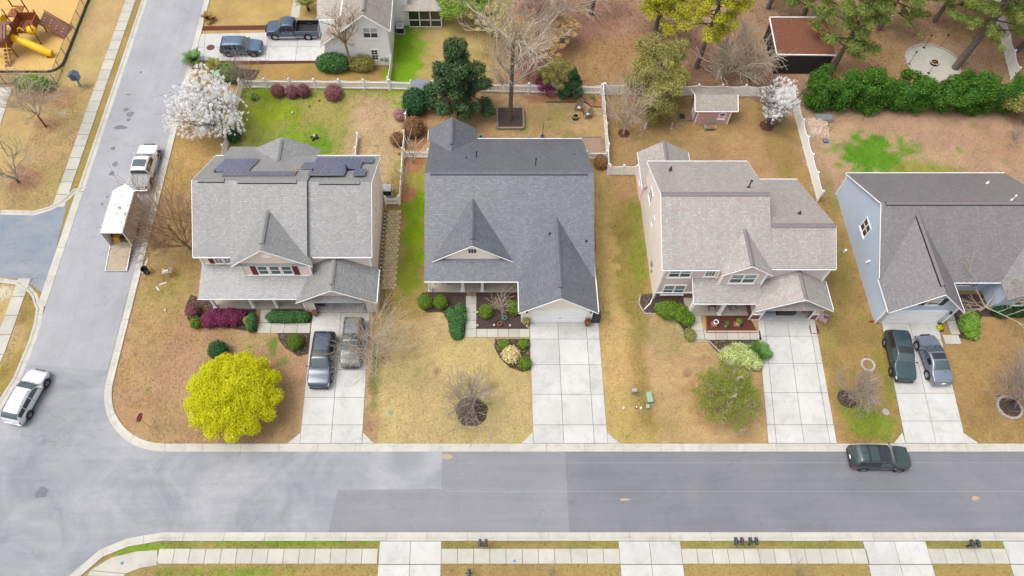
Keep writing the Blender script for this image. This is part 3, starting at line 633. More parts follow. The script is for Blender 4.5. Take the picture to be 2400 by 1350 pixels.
# porch and garage
b=MB(); b.box(-23.7,-15.35,31.3,33.8,0,.18); b.build('porch_floor',M['porchc'],h1)
b=MB(); b.box(-23.88,-15.4,33.70,33.79,.2,2.9); b.build('porch_wall',M['tan'],h1)
for x in (-23.5,-20.15,-18.05): column(h1,x,31.5,.18,2.72)
b=MB(); b.box(-20.0,-19.0,33.66,33.70,.2,2.3); dd=b.build('door',M['burg'],h1); b=MB(); b.lathe((-19.9,33.62,1.2),[(.04,0),(.04,.04)],8,'y'); b.build('handle',M['steel'],dd)
b=MB(); b.box(-15.4,-14.6,31.0,31.2,0,2.66); b.box(-9.9,-9.15,31.0,31.2,0,2.66); b.box(-14.6,-9.9,31.0,31.2,2.2,2.66); b.box(-15.4,-15.2,31.2,33.8,0,2.66); b.box(-9.35,-9.15,31.2,33.8,0,2.66)
b.wall([(-15.35,2.6),(-9.2,2.6),(-12.42,4.68)],'y',31.0,31.2); b.build('garage_wall',M['pinkbeige'],h1)
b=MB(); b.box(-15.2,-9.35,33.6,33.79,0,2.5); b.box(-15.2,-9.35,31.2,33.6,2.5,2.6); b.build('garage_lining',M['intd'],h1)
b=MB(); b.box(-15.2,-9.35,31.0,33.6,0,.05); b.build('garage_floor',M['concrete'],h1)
edges(h1,'door_casing',[((-14.55,30.97,0),(-14.55,30.97,2.2)),((-9.95,30.97,0),(-9.95,30.97,2.2)),((-14.6,30.97,2.16),(-9.9,30.97,2.16)),((-15.38,30.97,0),(-15.38,30.97,2.6))],.12,.05,'white')
window(h1,'+x',-9.5,39.0,39.6,3.3,4.4,1,2,('teal','glassd'),.08); window(h1,'+x',-9.5,37.8,38.2,2.6,3.6,1,1,('glassd',),.08)
# solar panels, each its own piece, on the back slope
ms,t,p=_new('solar cells'); p.inputs['Roughness'].default_value=0.25; p.inputs['Metallic'].default_value=0.0; p.inputs['Specular IOR Level'].default_value=0.8
tc=t.nodes.new('ShaderNodeTexCoord'); bk=nd(t,'ShaderNodeTexBrick',Scale=1.0); bk.offset=0.0; bk.inputs['Brick Width'].default_value=.165; bk.inputs['Row Height'].default_value=.165; bk.inputs['Mortar Size'].default_value=.008
bk.inputs['Color1'].default_value=C(88,96,132)+(1,); bk.inputs['Color2'].default_value=C(102,110,146)+(1,); bk.inputs['Mortar'].default_value=C(164,170,190)+(1,)
t.links.new(tc.outputs['Object'],bk.inputs['Vector']); t.links.new(bk.outputs['Color'],p.inputs['Base Color']); M['solar']=ms
slope=(8.6-5.3)/5.4; ang=math.atan(slope)
proto=[None]
def solar(x,vd,wd,hd):
    """x left edge, vd distance down slope from the ridge line"""
    y=38.9+vd*math.cos(ang); z=8.6-vd*math.sin(ang)+.16
    fr=MB(); fr.box(0,wd,0,hd,-.04,0); g=MB(); g.box(.025,wd-.025,.025,hd-.025,.0,.008)
    f=fr.build('solar_panel',M['steel']); g=g.build('cells',M['solar']); g.parent=f; f.parent=h1
    f.location=Vector((x,y,z))-org(h1); f.rotation_euler=(-ang,0,0)
U,Vv=1.02,1.62
for i in range(3): solar(-23.05+i*1.03,1.95,U,1.62); solar(-22.95+i*1.03,3.6,U,1.62)
for i in range(6): solar(-22.0+i*1.03,.95-.02,U,.98)
for i in range(3): solar(-14.75+i*1.03,.95,U,1.62)
for i in range(5): solar(-15.7+i*1.03,2.6,U,1.62)
for i in range(5): solar(-14.8+i*1.03,4.25,U,1.3)
solar(-10.95,.95,U,1.62)
# ------------------------------------------------------------------ house 2: blue grey roof
h2=thing('house',(2.3,40,0),'single storey cream house with blue grey roof and one white garage door','house')
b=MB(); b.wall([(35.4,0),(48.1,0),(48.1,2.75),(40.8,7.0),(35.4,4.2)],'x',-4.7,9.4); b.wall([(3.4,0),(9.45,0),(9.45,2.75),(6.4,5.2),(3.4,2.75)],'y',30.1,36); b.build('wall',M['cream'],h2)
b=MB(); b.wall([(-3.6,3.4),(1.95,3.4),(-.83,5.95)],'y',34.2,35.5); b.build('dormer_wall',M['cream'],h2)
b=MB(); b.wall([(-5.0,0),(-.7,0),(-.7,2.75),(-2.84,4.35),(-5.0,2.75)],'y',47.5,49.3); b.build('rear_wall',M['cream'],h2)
b=MB(); gable_x(b,-4.95,9.65,32.5,2.9,40.8,7.2,48.4,2.9); gable_y(b,-4.25,2.6,3.75,-.83,6.2,34.0,39.2,34.05,34.05); gable_y(b,3.12,9.7,2.9,6.4,5.45,29.45,37.6,32.6,32.6); gable_y(b,-5.2,-.48,2.9,-2.84,4.65,49.6,45.2,48.3,48.3)
r2=b.build('roof',M['sh2'],h2)
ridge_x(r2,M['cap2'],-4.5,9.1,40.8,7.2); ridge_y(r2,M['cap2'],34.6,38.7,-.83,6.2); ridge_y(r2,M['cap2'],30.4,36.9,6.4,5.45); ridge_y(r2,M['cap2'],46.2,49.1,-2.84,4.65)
for a,b_,z,h,c_ in ((1117,370,5.2,.85,True),(1093,373,5.3,.4,False),(1255,388,6.2,.95,True),(1347,364,4.9,.35,False),(1289,548,5.0,.3,False),(1372,575,3.9,.75,True)): pipe(r2,a,b_,z,h,.05,'barkd' if False else 'black',c_)
edges(h2,'rake_board',[((-4.28,33.93,3.66),(-.83,33.93,6.12)),((-.83,33.93,6.12),(2.63,33.93,3.66)),((3.08,29.38,2.8),(6.4,29.38,5.36)),((6.4,29.38,5.36),(9.74,29.38,2.8)),((-5.23,48.3,2.82),(-5.23,49.6,2.82))],.04,.1,'white')
edges(h2,'gutter',[((-4.95,32.43,2.82),(3.1,32.43,2.82)),((3.06,29.5,2.82),(3.06,32.4,2.82)),((9.76,29.5,2.82),(9.76,35.0,2.82)),((-.4,48.48,2.82),(9.65,48.48,2.82)),((9.68,35.0,2.82),(9.68,48.3,2.82))],.075,.1)
b=MB(); b.box(-1.2,-.45,34.17,34.2,4.75,5.35); gv=b.build('gable_vent',M['white'],h2); 
for i in range(3):
    for j in range(2): b=MB(); b.box(-1.15+i*.23,-.97+i*.23,34.14,34.165,4.8+j*.28,5.03+j*.28); b.build('louvre',M['black'],gv)
b=MB(); b.box(-4.75,3.4,33.0,35.4,0,.16); b.build('porch_floor',M['porchc'],h2)
b=MB(); b.box(-4.68,3.4,35.3,35.39,.16,2.9); b.build('porch_wall',M['tan'],h2)
for x in (-4.65,-1.72,.02): column(h2,x,33.15,.16,2.8)
b=MB(); b.box(-.95,.0,35.26,35.3,.17,2.25); dd=b.build('door',M['burg'],h2); b=MB(); b.lathe((-.1,35.2,1.2),[(.04,0),(.04,.05)],8,'y'); b.build('handle',M['steel'],dd)
gd=MB(); gd.box(4.38,9.02,30.02,30.09,.05,2.2); gd=gd.build('garage_door',M['white'],h2)
for i in range(4): b=MB(); b.box(4.42,8.98,29.995,30.019,.08+i*.53,.57+i*.53); b.build('panel',M['vinyl'],gd,bevel=.008)
b=MB(); b.bar((6.65,29.97,.9),(6.78,29.97,.9),.04); b.build('handle',M['black'],gd)
edges(h2,'door_casing',[((4.3,30.05,0),(4.3,30.05,2.3)),((9.1,30.05,0),(9.1,30.05,2.3)),((4.2,30.05,2.27),(9.2,30.05,2.27)),((3.44,30.05,0),(3.44,30.05,2.7)),((9.41,30.05,0),(9.41,30.05,2.7))],.13,.06,'white')
def sconce(parent,x,y,z):
    b=MB(); b.box(x-.05,x+.05,y-.05,y,z-.05,z+.12); b.lathe((x,y-.12,z-.2),[(.03,0),(.085,.05),(.1,.24),(.03,.34)],8); return b.build('wall_lamp',M['black'],parent)
sconce(h2,3.82,30.1,2.0); sconce(h2,9.28,30.1,2.0)
window(h2,'-x',-4.7,43,44.2,1.1,2.3,1,2); window(h2,'-y',35.3,-3.9,-2.2,.9,2.2,2,2,('glass','blind')); window(h2,'-y',35.3,.7,2.4,.9,2.2,2,2,('glass','blind'))
# ------------------------------------------------------------------ house 3: mottled tan roof
h3=thing('house',(22,38,0),'two storey taupe house with mottled tan shingle roof and open garage','house')
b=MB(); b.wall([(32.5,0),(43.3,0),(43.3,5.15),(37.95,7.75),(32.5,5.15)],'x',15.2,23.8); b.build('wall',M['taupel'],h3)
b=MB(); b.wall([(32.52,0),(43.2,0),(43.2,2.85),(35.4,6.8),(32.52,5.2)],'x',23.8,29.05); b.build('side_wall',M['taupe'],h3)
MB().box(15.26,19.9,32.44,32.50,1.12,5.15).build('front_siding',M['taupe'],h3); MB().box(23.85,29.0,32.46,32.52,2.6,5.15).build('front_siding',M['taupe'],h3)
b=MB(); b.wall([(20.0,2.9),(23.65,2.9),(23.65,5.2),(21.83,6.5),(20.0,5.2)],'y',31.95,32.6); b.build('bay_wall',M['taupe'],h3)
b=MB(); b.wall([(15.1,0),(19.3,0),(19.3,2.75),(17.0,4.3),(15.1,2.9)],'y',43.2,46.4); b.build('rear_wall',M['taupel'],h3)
b=MB(); gable_x(b,14.93,23.98,32.2,5.3,37.95,8.0,43.65,5.3); gable_x(b,23.98,29.32,32.3,5.3,35.45,7.02,43.45,2.92); gable_y(b,19.76,23.9,5.3,21.85,6.75,31.65,35.4,32.2,32.2)
gable_y(b,14.8,19.6,2.9,17.0,4.5,46.75,43.3,43.3,43.3); b.slab([(14.8,42.4,2.9),(14.8,43.4,2.9),(15.2,43.4,3.2),(15.2,42.4,3.2)]); r3=b.build('roof',M['sh3'],h3)
b=MB(); b.slab([(17.88,30.4,2.8),(23.6,30.4,2.8),(23.6,32.55,3.58),(17.88,32.55,3.58)]); b.build('porch_roof',M['sh3'],h3)
b=MB(); gable_y(b,23.05,29.52,2.72,26.5,4.72,29.72,34.0,32.6,32.6); gr3=b.build('garage_roof',M['sh3'],h3)
b=MB(); b.slab([(23.6,29.75,2.62),(29.0,29.75,2.62),(28.8,30.3,3.05),(23.8,30.3,3.05)],.06); b.build('pent_roof',M['sh3'],h3)
ridge_x(r3,M['cap3'],14.95,23.95,37.95,7.95,.5,False,.22); ridge_x(r3,M['cap3'],24.0,29.3,35.45,6.97,.5,False,.22); ridge_y(r3,M['cap3'],31.7,35.2,21.85,6.7,.7,False); ridge_y(r3,M['cap3'],43.4,46.7,17.0,4.45,.6,False); ridge_y(gr3,M['cap3'],29.8,32.9,26.5,4.67,.6,False)
for a,b_,z,h,c_ in ((1572,396,6.4,.45,False),(1754,440,7.5,.95,True),(1874,500,6.2,.4,False)): pipe(r3,a,b_,z,h,.06,'black',c_)
edges(h3,'rake_board',[((19.72,31.6,5.2),(21.85,31.6,6.67)),((21.85,31.6,6.67),(23.94,31.6,5.2)),((23.0,29.66,2.62),(26.5,29.66,4.64)),((26.5,29.66,4.64),(29.56,29.66,2.62)),((14.9,32.2,5.2),(14.9,37.95,7.92)),((14.9,37.95,7.92),(14.9,43.65,5.2)),((29.35,32.3,5.2),(29.35,35.45,6.93)),((24.0,43.65,5.22),(24.0,39.4,7.2)),((17.84,30.4,2.75),(17.84,32.5,3.52)),((14.77,42.4,2.85),(14.77,46.75,2.85)),((19.63,43.7,2.85),(19.63,46.75,2.85))],.04,.1,'white')
edges(h3,'gutter',[((14.93,32.13,5.2),(19.7,32.13,5.2)),((17.85,30.33,2.72),(23.1,30.33,2.72)),((24.0,32.23,5.2),(29.3,32.23,5.2)),((14.95,43.72,5.2),(23.98,43.72,5.2)),((29.56,29.8,2.64),(29.56,32.6,2.64)),((24.0,43.52,2.85),(29.3,43.52,2.85))],.075,.1)
edges(h3,'corner_board',[((15.24,32.44,0),(15.24,32.44,5.2)),((29.02,32.44,2.8),(29.02,32.44,5.2)),((20.03,31.93,3.2),(20.03,31.93,5.25)),((23.62,31.93,3.2),(23.62,31.93,5.25)),((19.86,32.42,3.5),(19.86,32.42,5.15))],.15,.12,'white')
b=MB(); b.box(15.3,18.9,32.40,32.50,0,.95); b.build('brick_base',M['brick'],h3); b=MB(); b.box(15.25,18.95,32.36,32.50,.97,1.1); b.build('brick_cap',M['white'],h3)
window(h3,'-y',32.44,15.65,17.63,3.64,4.98,2,2,('glass','blind'),.12); window(h3,'-y',32.44,18.7,19.66,3.8,4.85,1,1,('glassd',),.1,3); window(h3,'-y',32.44,15.72,17.7,.7,2.38,2,2,('glass','blind'),.12); window(h3,'-y',31.95,20.72,22.97,3.5,5.0,2,2,('glass','blind'),.12)
window(h3,'-x',15.2,40.2,41.4,3.3,4.6,1,2,('glassd','glassd'),.1,1); window(h3,'-x',15.2,38.0,38.5,3.1,4.1,1,2,('glassd','glass'),.09); window(h3,'-x',15.1,44.0,44.7,1.2,2.3,1,2,('blind','blind'),.08)
b=MB(); b.box(15.06,15.2,35.0,35.35,1.2,1.7); b.box(15.08,15.2,34.6,34.8,.8,1.15); b.build('electric_meter',M['steel'],h3)
b=MB(); b.tube([(15.1,32.3,1.3),(15.05,32.2,.25),(14.9,31.9,.08),(14.3,31.3,.06)],.05,8); b.build('downspout',M['white'],h3)
b=MB(); b.box(17.9,23.4,30.65,32.5,0,.15); b.build('porch_floor',M['porchc'],h3)
b=MB(); b.box(19.1,23.4,32.4,32.44,.15,2.9); b.build('porch_wall',M['taupe'],h3)
b=MB(); b.box(20.0,20.95,32.34,32.4,.15,2.25); dd=b.build('door',M['white'],h3); b=MB(); b.lathe((20.1,32.3,1.2),[(.04,0),(.04,.05)],8,'y'); b.build('handle',M['steel'],dd)
for x in (18.05,20.75): column(h3,x,30.75,.15,2.72)
b=MB(); b.box(23.3,24.2,30.3,30.5,0,1.0); b.box(28.55,29.25,30.3,30.5,0,1.0); b.box(23.3,23.5,30.5,32.5,0,1.0); b.box(29.05,29.25,30.5,32.5,0,1.0); b.build('brick_base',M['brick'],h3)
b=MB(); b.box(23.32,24.2,30.32,30.5,1.0,2.65); b.box(28.55,29.22,30.32,30.5,1.0,2.65); b.box(24.2,28.55,30.32,30.5,2.25,2.65); b.box(23.32,23.5,30.5,32.5,1.0,2.65); b.box(29.05,29.22,30.5,32.5,1.0,2.65); b.wall([(23.4,2.6),(29.2,2.6),(26.5,4.5)],'y',30.32,30.5); b.build('garage_wall',M['taupe'],h3)
edges(h3,'door_casing',[((24.22,30.28,0),(24.22,30.28,2.3)),((28.53,30.28,0),(28.53,30.28,2.3)),((24.15,30.28,2.26),(28.6,30.28,2.26)),((23.3,30.28,1.0),(24.2,30.28,1.0)),((28.5,30.28,1.0),(29.25,30.28,1.0)),((23.32,30.28,0),(23.32,30.28,2.6)),((29.22,30.28,0),(29.22,30.28,2.6))],.13,.06,'white')
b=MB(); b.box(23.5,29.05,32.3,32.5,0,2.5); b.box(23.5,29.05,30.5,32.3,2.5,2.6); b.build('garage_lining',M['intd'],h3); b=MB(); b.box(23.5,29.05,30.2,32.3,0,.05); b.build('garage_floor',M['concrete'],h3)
# ------------------------------------------------------------------ house 4: light blue
h4=thing('house',(42,37,0),'single storey light blue house with mauve grey roof at the right edge','house')
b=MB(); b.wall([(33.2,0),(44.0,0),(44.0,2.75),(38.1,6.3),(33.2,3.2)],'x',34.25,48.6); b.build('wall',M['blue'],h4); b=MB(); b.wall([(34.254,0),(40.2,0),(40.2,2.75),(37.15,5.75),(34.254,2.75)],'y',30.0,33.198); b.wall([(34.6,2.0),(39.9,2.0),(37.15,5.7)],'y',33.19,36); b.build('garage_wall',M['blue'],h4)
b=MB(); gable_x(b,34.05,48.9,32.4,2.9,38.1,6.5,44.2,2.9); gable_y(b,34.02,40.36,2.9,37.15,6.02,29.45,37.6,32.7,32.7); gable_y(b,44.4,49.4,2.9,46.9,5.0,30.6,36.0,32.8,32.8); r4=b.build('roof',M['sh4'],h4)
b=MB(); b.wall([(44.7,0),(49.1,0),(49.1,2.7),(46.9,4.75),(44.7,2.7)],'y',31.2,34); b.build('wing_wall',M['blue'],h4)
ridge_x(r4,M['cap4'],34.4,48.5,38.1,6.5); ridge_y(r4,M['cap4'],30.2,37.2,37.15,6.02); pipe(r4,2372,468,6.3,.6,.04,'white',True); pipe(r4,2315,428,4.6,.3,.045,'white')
edges(h4,'rake_board',[((33.98,29.4,2.8),(37.15,29.4,5.94)),((37.15,29.4,5.94),(40.4,29.4,2.8)),((34.02,32.7,3.0),(34.02,38.1,6.42)),((34.02,38.1,6.42),(34.02,44.2,2.82)),((33.98,29.5,2.82),(33.98,32.7,2.82))],.04,.1,'white')
edges(h4,'gutter',[((40.4,29.5,2.82),(40.4,32.5,2.82)),((40.4,32.33,2.82),(45.0,32.33,2.82)),((34.05,44.28,2.82),(48.9,44.28,2.82))],.075,.1)
edges(h4,'corner_board',[((34.28,29.98,0),(34.28,29.98,2.75)),((40.17,29.98,0),(40.17,29.98,2.75)),((34.23,43.97,0),(34.23,43.97,2.75))],.14,.1,'white')
gd=MB(); gd.box(34.95,39.45,29.93,29.99,.05,2.15); gd=gd.build('garage_door',M['white'],h4)
for i in range(4): b=MB(); b.box(34.99,39.41,29.90,29.928,.08+i*.52,.56+i*.52); b.build('panel',M['vinyl'],gd,bevel=.008)
edges(h4,'door_casing',[((34.88,29.96,0),(34.88,29.96,2.25)),((39.52,29.96,0),(39.52,29.96,2.25)),((34.8,29.96,2.22),(39.6,29.96,2.22))],.13,.06,'white')
sconce(h4,34.6,30.0,2.0); sconce(h4,39.85,30.0,2.0)
window(h4,'-y',30.0,36.95,38.05,3.25,4.25,1,2,('glass','blindw'),.08); shutter(h4,'-y',30.0,36.45,36.9,3.2,4.3,'navy'); shutter(h4,'-y',30.0,38.1,38.55,3.2,4.3,'navy')
window(h4,'-y',33.2,41.3,43.2,1.0,2.4,2,2,('glassd','glassd'),.09,2); shutter(h4,'-y',33.2,40.85,41.25,.95,2.45,'navy'); shutter(h4,'-y',33.2,43.25,43.65,.95,2.45,'navy'); window(h4,'-y',31.2,46.0,47.8,1.0,2.3,2,2,('glass','blindw'),.09)
window(h4,'-x',34.25,37.3,38.7,2.2,3.7,2,2,('glassd','glassd'),.1,0)
b=MB(); b.box(34.1,34.25,35.0,35.15,1.9,2.1); b.lathe((34.1,35.1,1.7),[(.09,0),(.09,.18)],8); b.build('wall_vent',M['white'],h4); b=MB(); b.lathe((33.4,37.3,.3),[(.1,-.3),(.1,0),(.13,0),(.1,.12)],10); b.build('clean_out_cap',M['white'],None,label='small white capped pipe on the grass beside the blue house',cat='pipe')
# ------------------------------------------------------------------ house 5: white house behind
h5=thing('house',(-13,66,0),'white two storey house with tan roof behind the white picket fence','house')
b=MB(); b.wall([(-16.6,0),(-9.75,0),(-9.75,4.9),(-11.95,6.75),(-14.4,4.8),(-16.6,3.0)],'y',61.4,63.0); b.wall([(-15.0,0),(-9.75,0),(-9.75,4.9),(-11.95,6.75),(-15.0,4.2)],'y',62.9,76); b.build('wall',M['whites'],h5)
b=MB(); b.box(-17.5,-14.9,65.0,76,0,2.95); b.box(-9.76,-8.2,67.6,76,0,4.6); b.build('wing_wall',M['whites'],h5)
b=MB(); b.slab([(-11.95,61.0,7.0),(-16.98,61.0,2.98),(-16.98,62.6,2.98),(-14.75,63.6,4.77),(-14.75,76,4.77),(-11.95,76,7.0)]); b.slab([(-11.95,61.0,7.0),(-11.95,76,7.0),(-9.45,76,5.0),(-9.45,61.0,5.0)]); b.slab([(-17.75,65.1,3.0),(-13.2,65.1,3.0),(-13.2,72,7),(-17.75,72,7)]); r5=b.build('roof',M['sh5'],h5)
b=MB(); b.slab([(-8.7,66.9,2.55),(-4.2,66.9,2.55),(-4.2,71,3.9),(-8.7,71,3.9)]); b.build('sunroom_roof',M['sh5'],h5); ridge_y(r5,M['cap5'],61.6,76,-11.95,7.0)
edges(h5,'rake_board',[((-17.0,60.94,2.9),(-11.95,60.94,6.93)),((-11.95,60.94,6.93),(-9.4,60.94,4.92)),((-9.42,61.0,4.93),(-9.42,76,4.93))],.05,.15,'white')
edges(h5,'downspout',[((-9.85,61.33,.2),(-9.85,61.33,4.8))],.1,.1,'white'); edges(h5,'corner_board',[((-9.78,61.38,0),(-9.78,61.38,4.85)),((-17.46,64.97,0),(-17.46,64.97,2.9))],.14,.1,'white')
window(h5,'-y',61.4,-12.35,-10.75,3.7,5.1,2,2,('glassd','blindw'),.09); window(h5,'-y',61.4,-11.85,-11.05,.7,2.2,1,2,('glass','glassd'),.08,2)
b=MB(); b.box(-10.45,-10.1,61.2,61.4,.6,1.1); b.box(-10.95,-10.6,61.25,61.4,.7,1.0); b.build('electric_meter',M['steel'],h5)
sr=MB()
for x in (-8.15,-6.95,-5.75,-4.55): sr.box(x-.05,x+.05,67.3,67.4,0,2.5)
for z in (.02,.95,2.4): sr.box(-8.15,-4.55,67.3,67.4,z,z+.09)
sr.box(-4.6,-4.5,67.4,71,0,2.5); sr.build('sunroom_frame',M['white'],h5)
for i in range(3):
    for z0,z1 in ((.11,.95),(1.04,2.4)): b=MB(); b.box(-8.1+i*1.2,-7.0+i*1.2,67.34,67.36,z0,z1); b.build('screen',M['glassd'],h5)
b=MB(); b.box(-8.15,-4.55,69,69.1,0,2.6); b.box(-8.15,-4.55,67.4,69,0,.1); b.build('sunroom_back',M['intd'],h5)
# ------------------------------------------------------------------ fences
def fence(pts,label,style='picket',h=1.35,bay=2.4,m='vinyl',group=None):
    pts=[Vector((p[0],p[1],0)) for p in pts]
    root=thing('fence',pts[0],label,'fence',group); first=True
    for k in range(len(pts)-1):
        a,b_=pts[k],pts[k+1]; L=(b_-a).length; n=max(1,round(L/bay)); d=(b_-a)/n; u=(b_-a).normalized()
        for i in range(n+1):
            if i==0 and k>0: continue
            q=a+d*i; b=MB(); b.box(q.x-.065,q.x+.065,q.y-.065,q.y+.065,0,h+.14); b.box(q.x-.085,q.x+.085,q.y-.085,q.y+.085,h+.14,h+.18)
            b.add([(q.x-.075,q.y-.075,h+.181),(q.x+.075,q.y-.075,h+.181),(q.x+.075,q.y+.075,h+.181),(q.x-.075,q.y+.075,h+.181),(q.x,q.y,h+.27)],[(0,1,4),(1,2,4),(2,3,4),(3,0,4),(3,2,1,0)]); b.build('post',M[m],root)
        for i in range(n):
            p=a+d*i+u*.06; q=a+d*(i+1)-u*.06
            if style=='picket':
                for z in (.25,h-.32): MB().bar(p+Vector((0,0,z)),q+Vector((0,0,z)),.05,.1).build('rail',M[m],root)
                W=(q-p).length; np_=int(W/.135); b=MB()
                for j in range(np_):
                    t_=(j+.5)/np_; c_=p+(q-p)*t_; top=h-.22*math.sin(math.pi*t_)**0.8+.05
                    s=Vector((-u.y,u.x,0))*.034
                    for sg in (1,): b.obox((c_.x+s.x*sg,c_.y+s.y*sg,(top+.08)/2),u*.047,Vector((-u.y,u.x,0))*.009,Vector((0,0,(top-.08)/2)))
                b.build('pickets',M[m],root,kind='stuff')
            else:
                N=10; b=MB(); s=Vector((-u.y,u.x,0))*.022; vs=[]
                for j in range(N+1):
                    t_=j/N; c_=p+(q-p)*t_; top=h+.02-.17*math.sin(math.pi*t_)
                    for sg in (1,-1):
                        for z in (.06,top): vs.append((c_.x+s.x*sg,c_.y+s.y*sg,z))
                fs=[]
                for j in range(N):
                    o=4*j; fs+=[(o,o+4,o+5,o+1),(o+3,o+7,o+6,o+2),(o+1,o+5,o+7,o+3),(o+2,o+6,o+4,o)]
                fs+=[(0,1,3,2),(4*N,4*N+2,4*N+3,4*N+1)]; b.add(vs,fs); b.build('panel',M[m],root)
                MB().bar(p+Vector((0,0,.14)),q+Vector((0,0,.14)),.06,.14).build('rail',M[m],root)
    return root
def gate(a,b_,label,h=1.2):
    root=fence([a,b_],label,'picket',h,9.9); root.name='gate'; root['category']='gate'
    u=Vector((b_[0]-a[0],b_[1]-a[1],0)).normalized(); q=Vector((a[0],a[1],0))+u*.15
    for z in (.35,.95): MB().box(q.x-.06,q.x+.06,q.y-.08,q.y-.05,z-.05,z+.05).build('hinge',M['black'],root)
    q=Vector((b_[0],b_[1],0))-u*.2; MB().box(q.x-.06,q.x+.06,q.y-.09,q.y-.05,.85,.98).build('latch',M['black'],root)
fence([(-25.4,57.9),(-9.85,57.7)],'long white picket fence behind the purple shrubs of the solar roof house')
fence([(-9.7,57.7),(-5.2,57.45),(12.45,57.02)],'white picket fence behind the blue grey roofed house, crossed by the tall bare tree')
fence([(-25.45,57.6),(-25.6,48.9),(-25.5,46.2)],'white picket fence running back beside the white blossom tree')
fence([(-7.75,55.2),(-7.86,48.47),(-7.85,42.75)],'white fence dividing the solar roof yard from the blue grey roof yard')
gate((-9.2,42.7),(-7.95,42.68),'small white picket gate beside the stone path')
gate((-7.7,48.42),(-5.35,48.4),'white picket gate left of the blue grey roof')
gate((10.3,48.25),(12.3,48.25),'white picket gate right of the blue grey roof')
fence([(12.6,57.0),(12.45,48.9),(12.28,46.35)],'tall white solid fence right of the two brown garden chairs','solid',1.5)
fence([(12.4,46.3),(15.05,46.3)],'short white solid fence with black hinges joining the tan roofed house','solid',1.4,1.45)
fence([(12.75,57.0),(32.2,56.68)],'white solid fence behind the pink garden shed','solid',1.5)
fence([(32.32,56.5),(32.2,43.1)],'white solid fence running down to the right of the tan roofed house','solid',1.5)
fence([(-9.87,58.0),(-9.75,61.3)],'short white solid fence joining the white rear house','solid',1.4)
fence([(56.5,59.2),(58.6,72)],'white solid fence among the pines at the far right','solid',1.6)
fence([(-12.6,47.2),(-12.55,50.9)],'low white fence stub behind the solar roof','solid',0.8,1.9)
# ------------------------------------------------------------------ pink shed
sd_=thing('garden_shed',(23.5,54.3,0),'pink wooden garden shed with tan shingle roof by the white fence','shed')
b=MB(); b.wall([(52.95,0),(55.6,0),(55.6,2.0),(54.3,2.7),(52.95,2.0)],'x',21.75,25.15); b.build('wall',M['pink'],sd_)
b=MB(); gable_x(b,21.4,25.65,52.8,2.02,54.3,2.82,56.05,1.9,.07); b.build('roof',M['sh5'],sd_)
edges(sd_,'trim',[((21.78,52.93,0),(21.78,52.93,2)),((25.12,52.93,0),(25.12,52.93,2)),((21.4,52.78,1.97),(25.65,52.78,1.97)),((21.37,52.8,1.97),(21.37,54.3,2.77)),((21.37,54.3,2.77),(21.37,56.05,1.86)),((21.72,53.6,0),(21.72,53.6,1.9)),((21.72,54.6,0),(21.72,54.6,1.9)),((25.68,52.8,1.97),(25.68,54.3,2.77))],.1,.06,'white')
window(sd_,'-y',52.95,23.95,24.65,.75,1.65,1,2,('blindw','glassd'),.1)
b=MB(); b.box(21.70,21.75,53.7,54.5,.05,1.85); dd=b.build('door',M['white'],sd_); MB().box(21.66,21.70,53.76,53.82,.85,1.0).build('handle',M['black'],dd)
rp=thing('ramp',(20.9,53.9,0),'weathered plank ramp leading into the pink shed','ramp')
for i in range(7): MB().box(20.15+i*.21,20.34+i*.21,53.3,54.6,.02,.10+i*.012).build('plank',M['wood'],rp)
MB().box(20.4,20.9,53.5,54.2,.13,.15).build('door_mat',M['dark'],None,label='dark door mat on the plank ramp of the pink shed',cat='mat')
M['benchg']=mat('pale green bench paint',C(170,186,170),0.7,0.1,4); M['terra']=mat('terracotta',C(176,110,90),0.8,0.15,5)
bn=thing('bench',(23.2,52.2,0),'pale green garden bench with red cushion in front of the pink shed','bench')
for i in range(4): MB().box(22.62,23.78,51.95+i*.11,52.04+i*.11,.42,.46).build('slat',M['benchg'],bn)
for i in range(3): MB().box(22.62,23.78,52.42,52.45,.55+i*.14,.66+i*.14).build('slat',M['benchg'],bn)
for x in (22.66,23.7):
    for y in (51.98,52.4): MB().box(x,x+.05,y,y+.05,0,.42 if y<52.2 else .95).build('leg',M['benchg'],bn)
MB().box(22.75,23.65,52.0,52.35,.462,.53).build('cushion',M['terra'],bn,bevel=.02)
# ------------------------------------------------------------------ screened enclosure with straw covered roof
M['screen']=mat('black screen mesh',(0.018,0.018,0.022),0.5,0.2,3); M['needles']=mat('fallen pine needles',C(150,96,72),0.95,0,5,C(118,74,58),0.9,25,fine=.35)
pv=thing('screened_shed',(34,63,0),'black screened shed with brown needle covered roof under the pines','shed')
for x in (31.3,33.1,34.9,36.75): MB().box(x-.05,x+.05,60.05,60.15,0,2.45).build('post',M['black'],pv)
for y in (61.8,63.6,65.5): MB().box(31.25,31.35,y-.05,y+.05,0,2.45).build('post',M['black'],pv); MB().box(36.7,36.8,y-.05,y+.05,0,2.45).build('post',M['black'],pv)
for z in (2.35,.0): MB().box(31.35,36.7,60.06,60.14,z,z+.1).build('rail',M['black'],pv)
for i in range(3): MB().box(31.35+i*1.8,33.05+i*1.8,60.09,60.11,.1,2.35).build('screen',M['screen'],pv)
MB().box(31.29,31.31,60.15,65.5,.1,2.4).build('screen',M['screen'],pv); MB().box(36.74,36.76,60.15,65.5,.1,2.4).build('screen',M['screen'],pv)
MB().box(31.3,36.75,65.45,65.5,0,2.4).build('screen',M['screen'],pv); MB().box(31.4,36.7,60.2,65.4,0,.06).build('floor',M['dark'],pv)
b=MB(); b.slab([(30.9,60.3,2.55),(36.95,60.2,2.55),(37.1,65.6,2.75),(31.1,65.6,2.75)],.1); b.build('roof',M['needles'],pv)
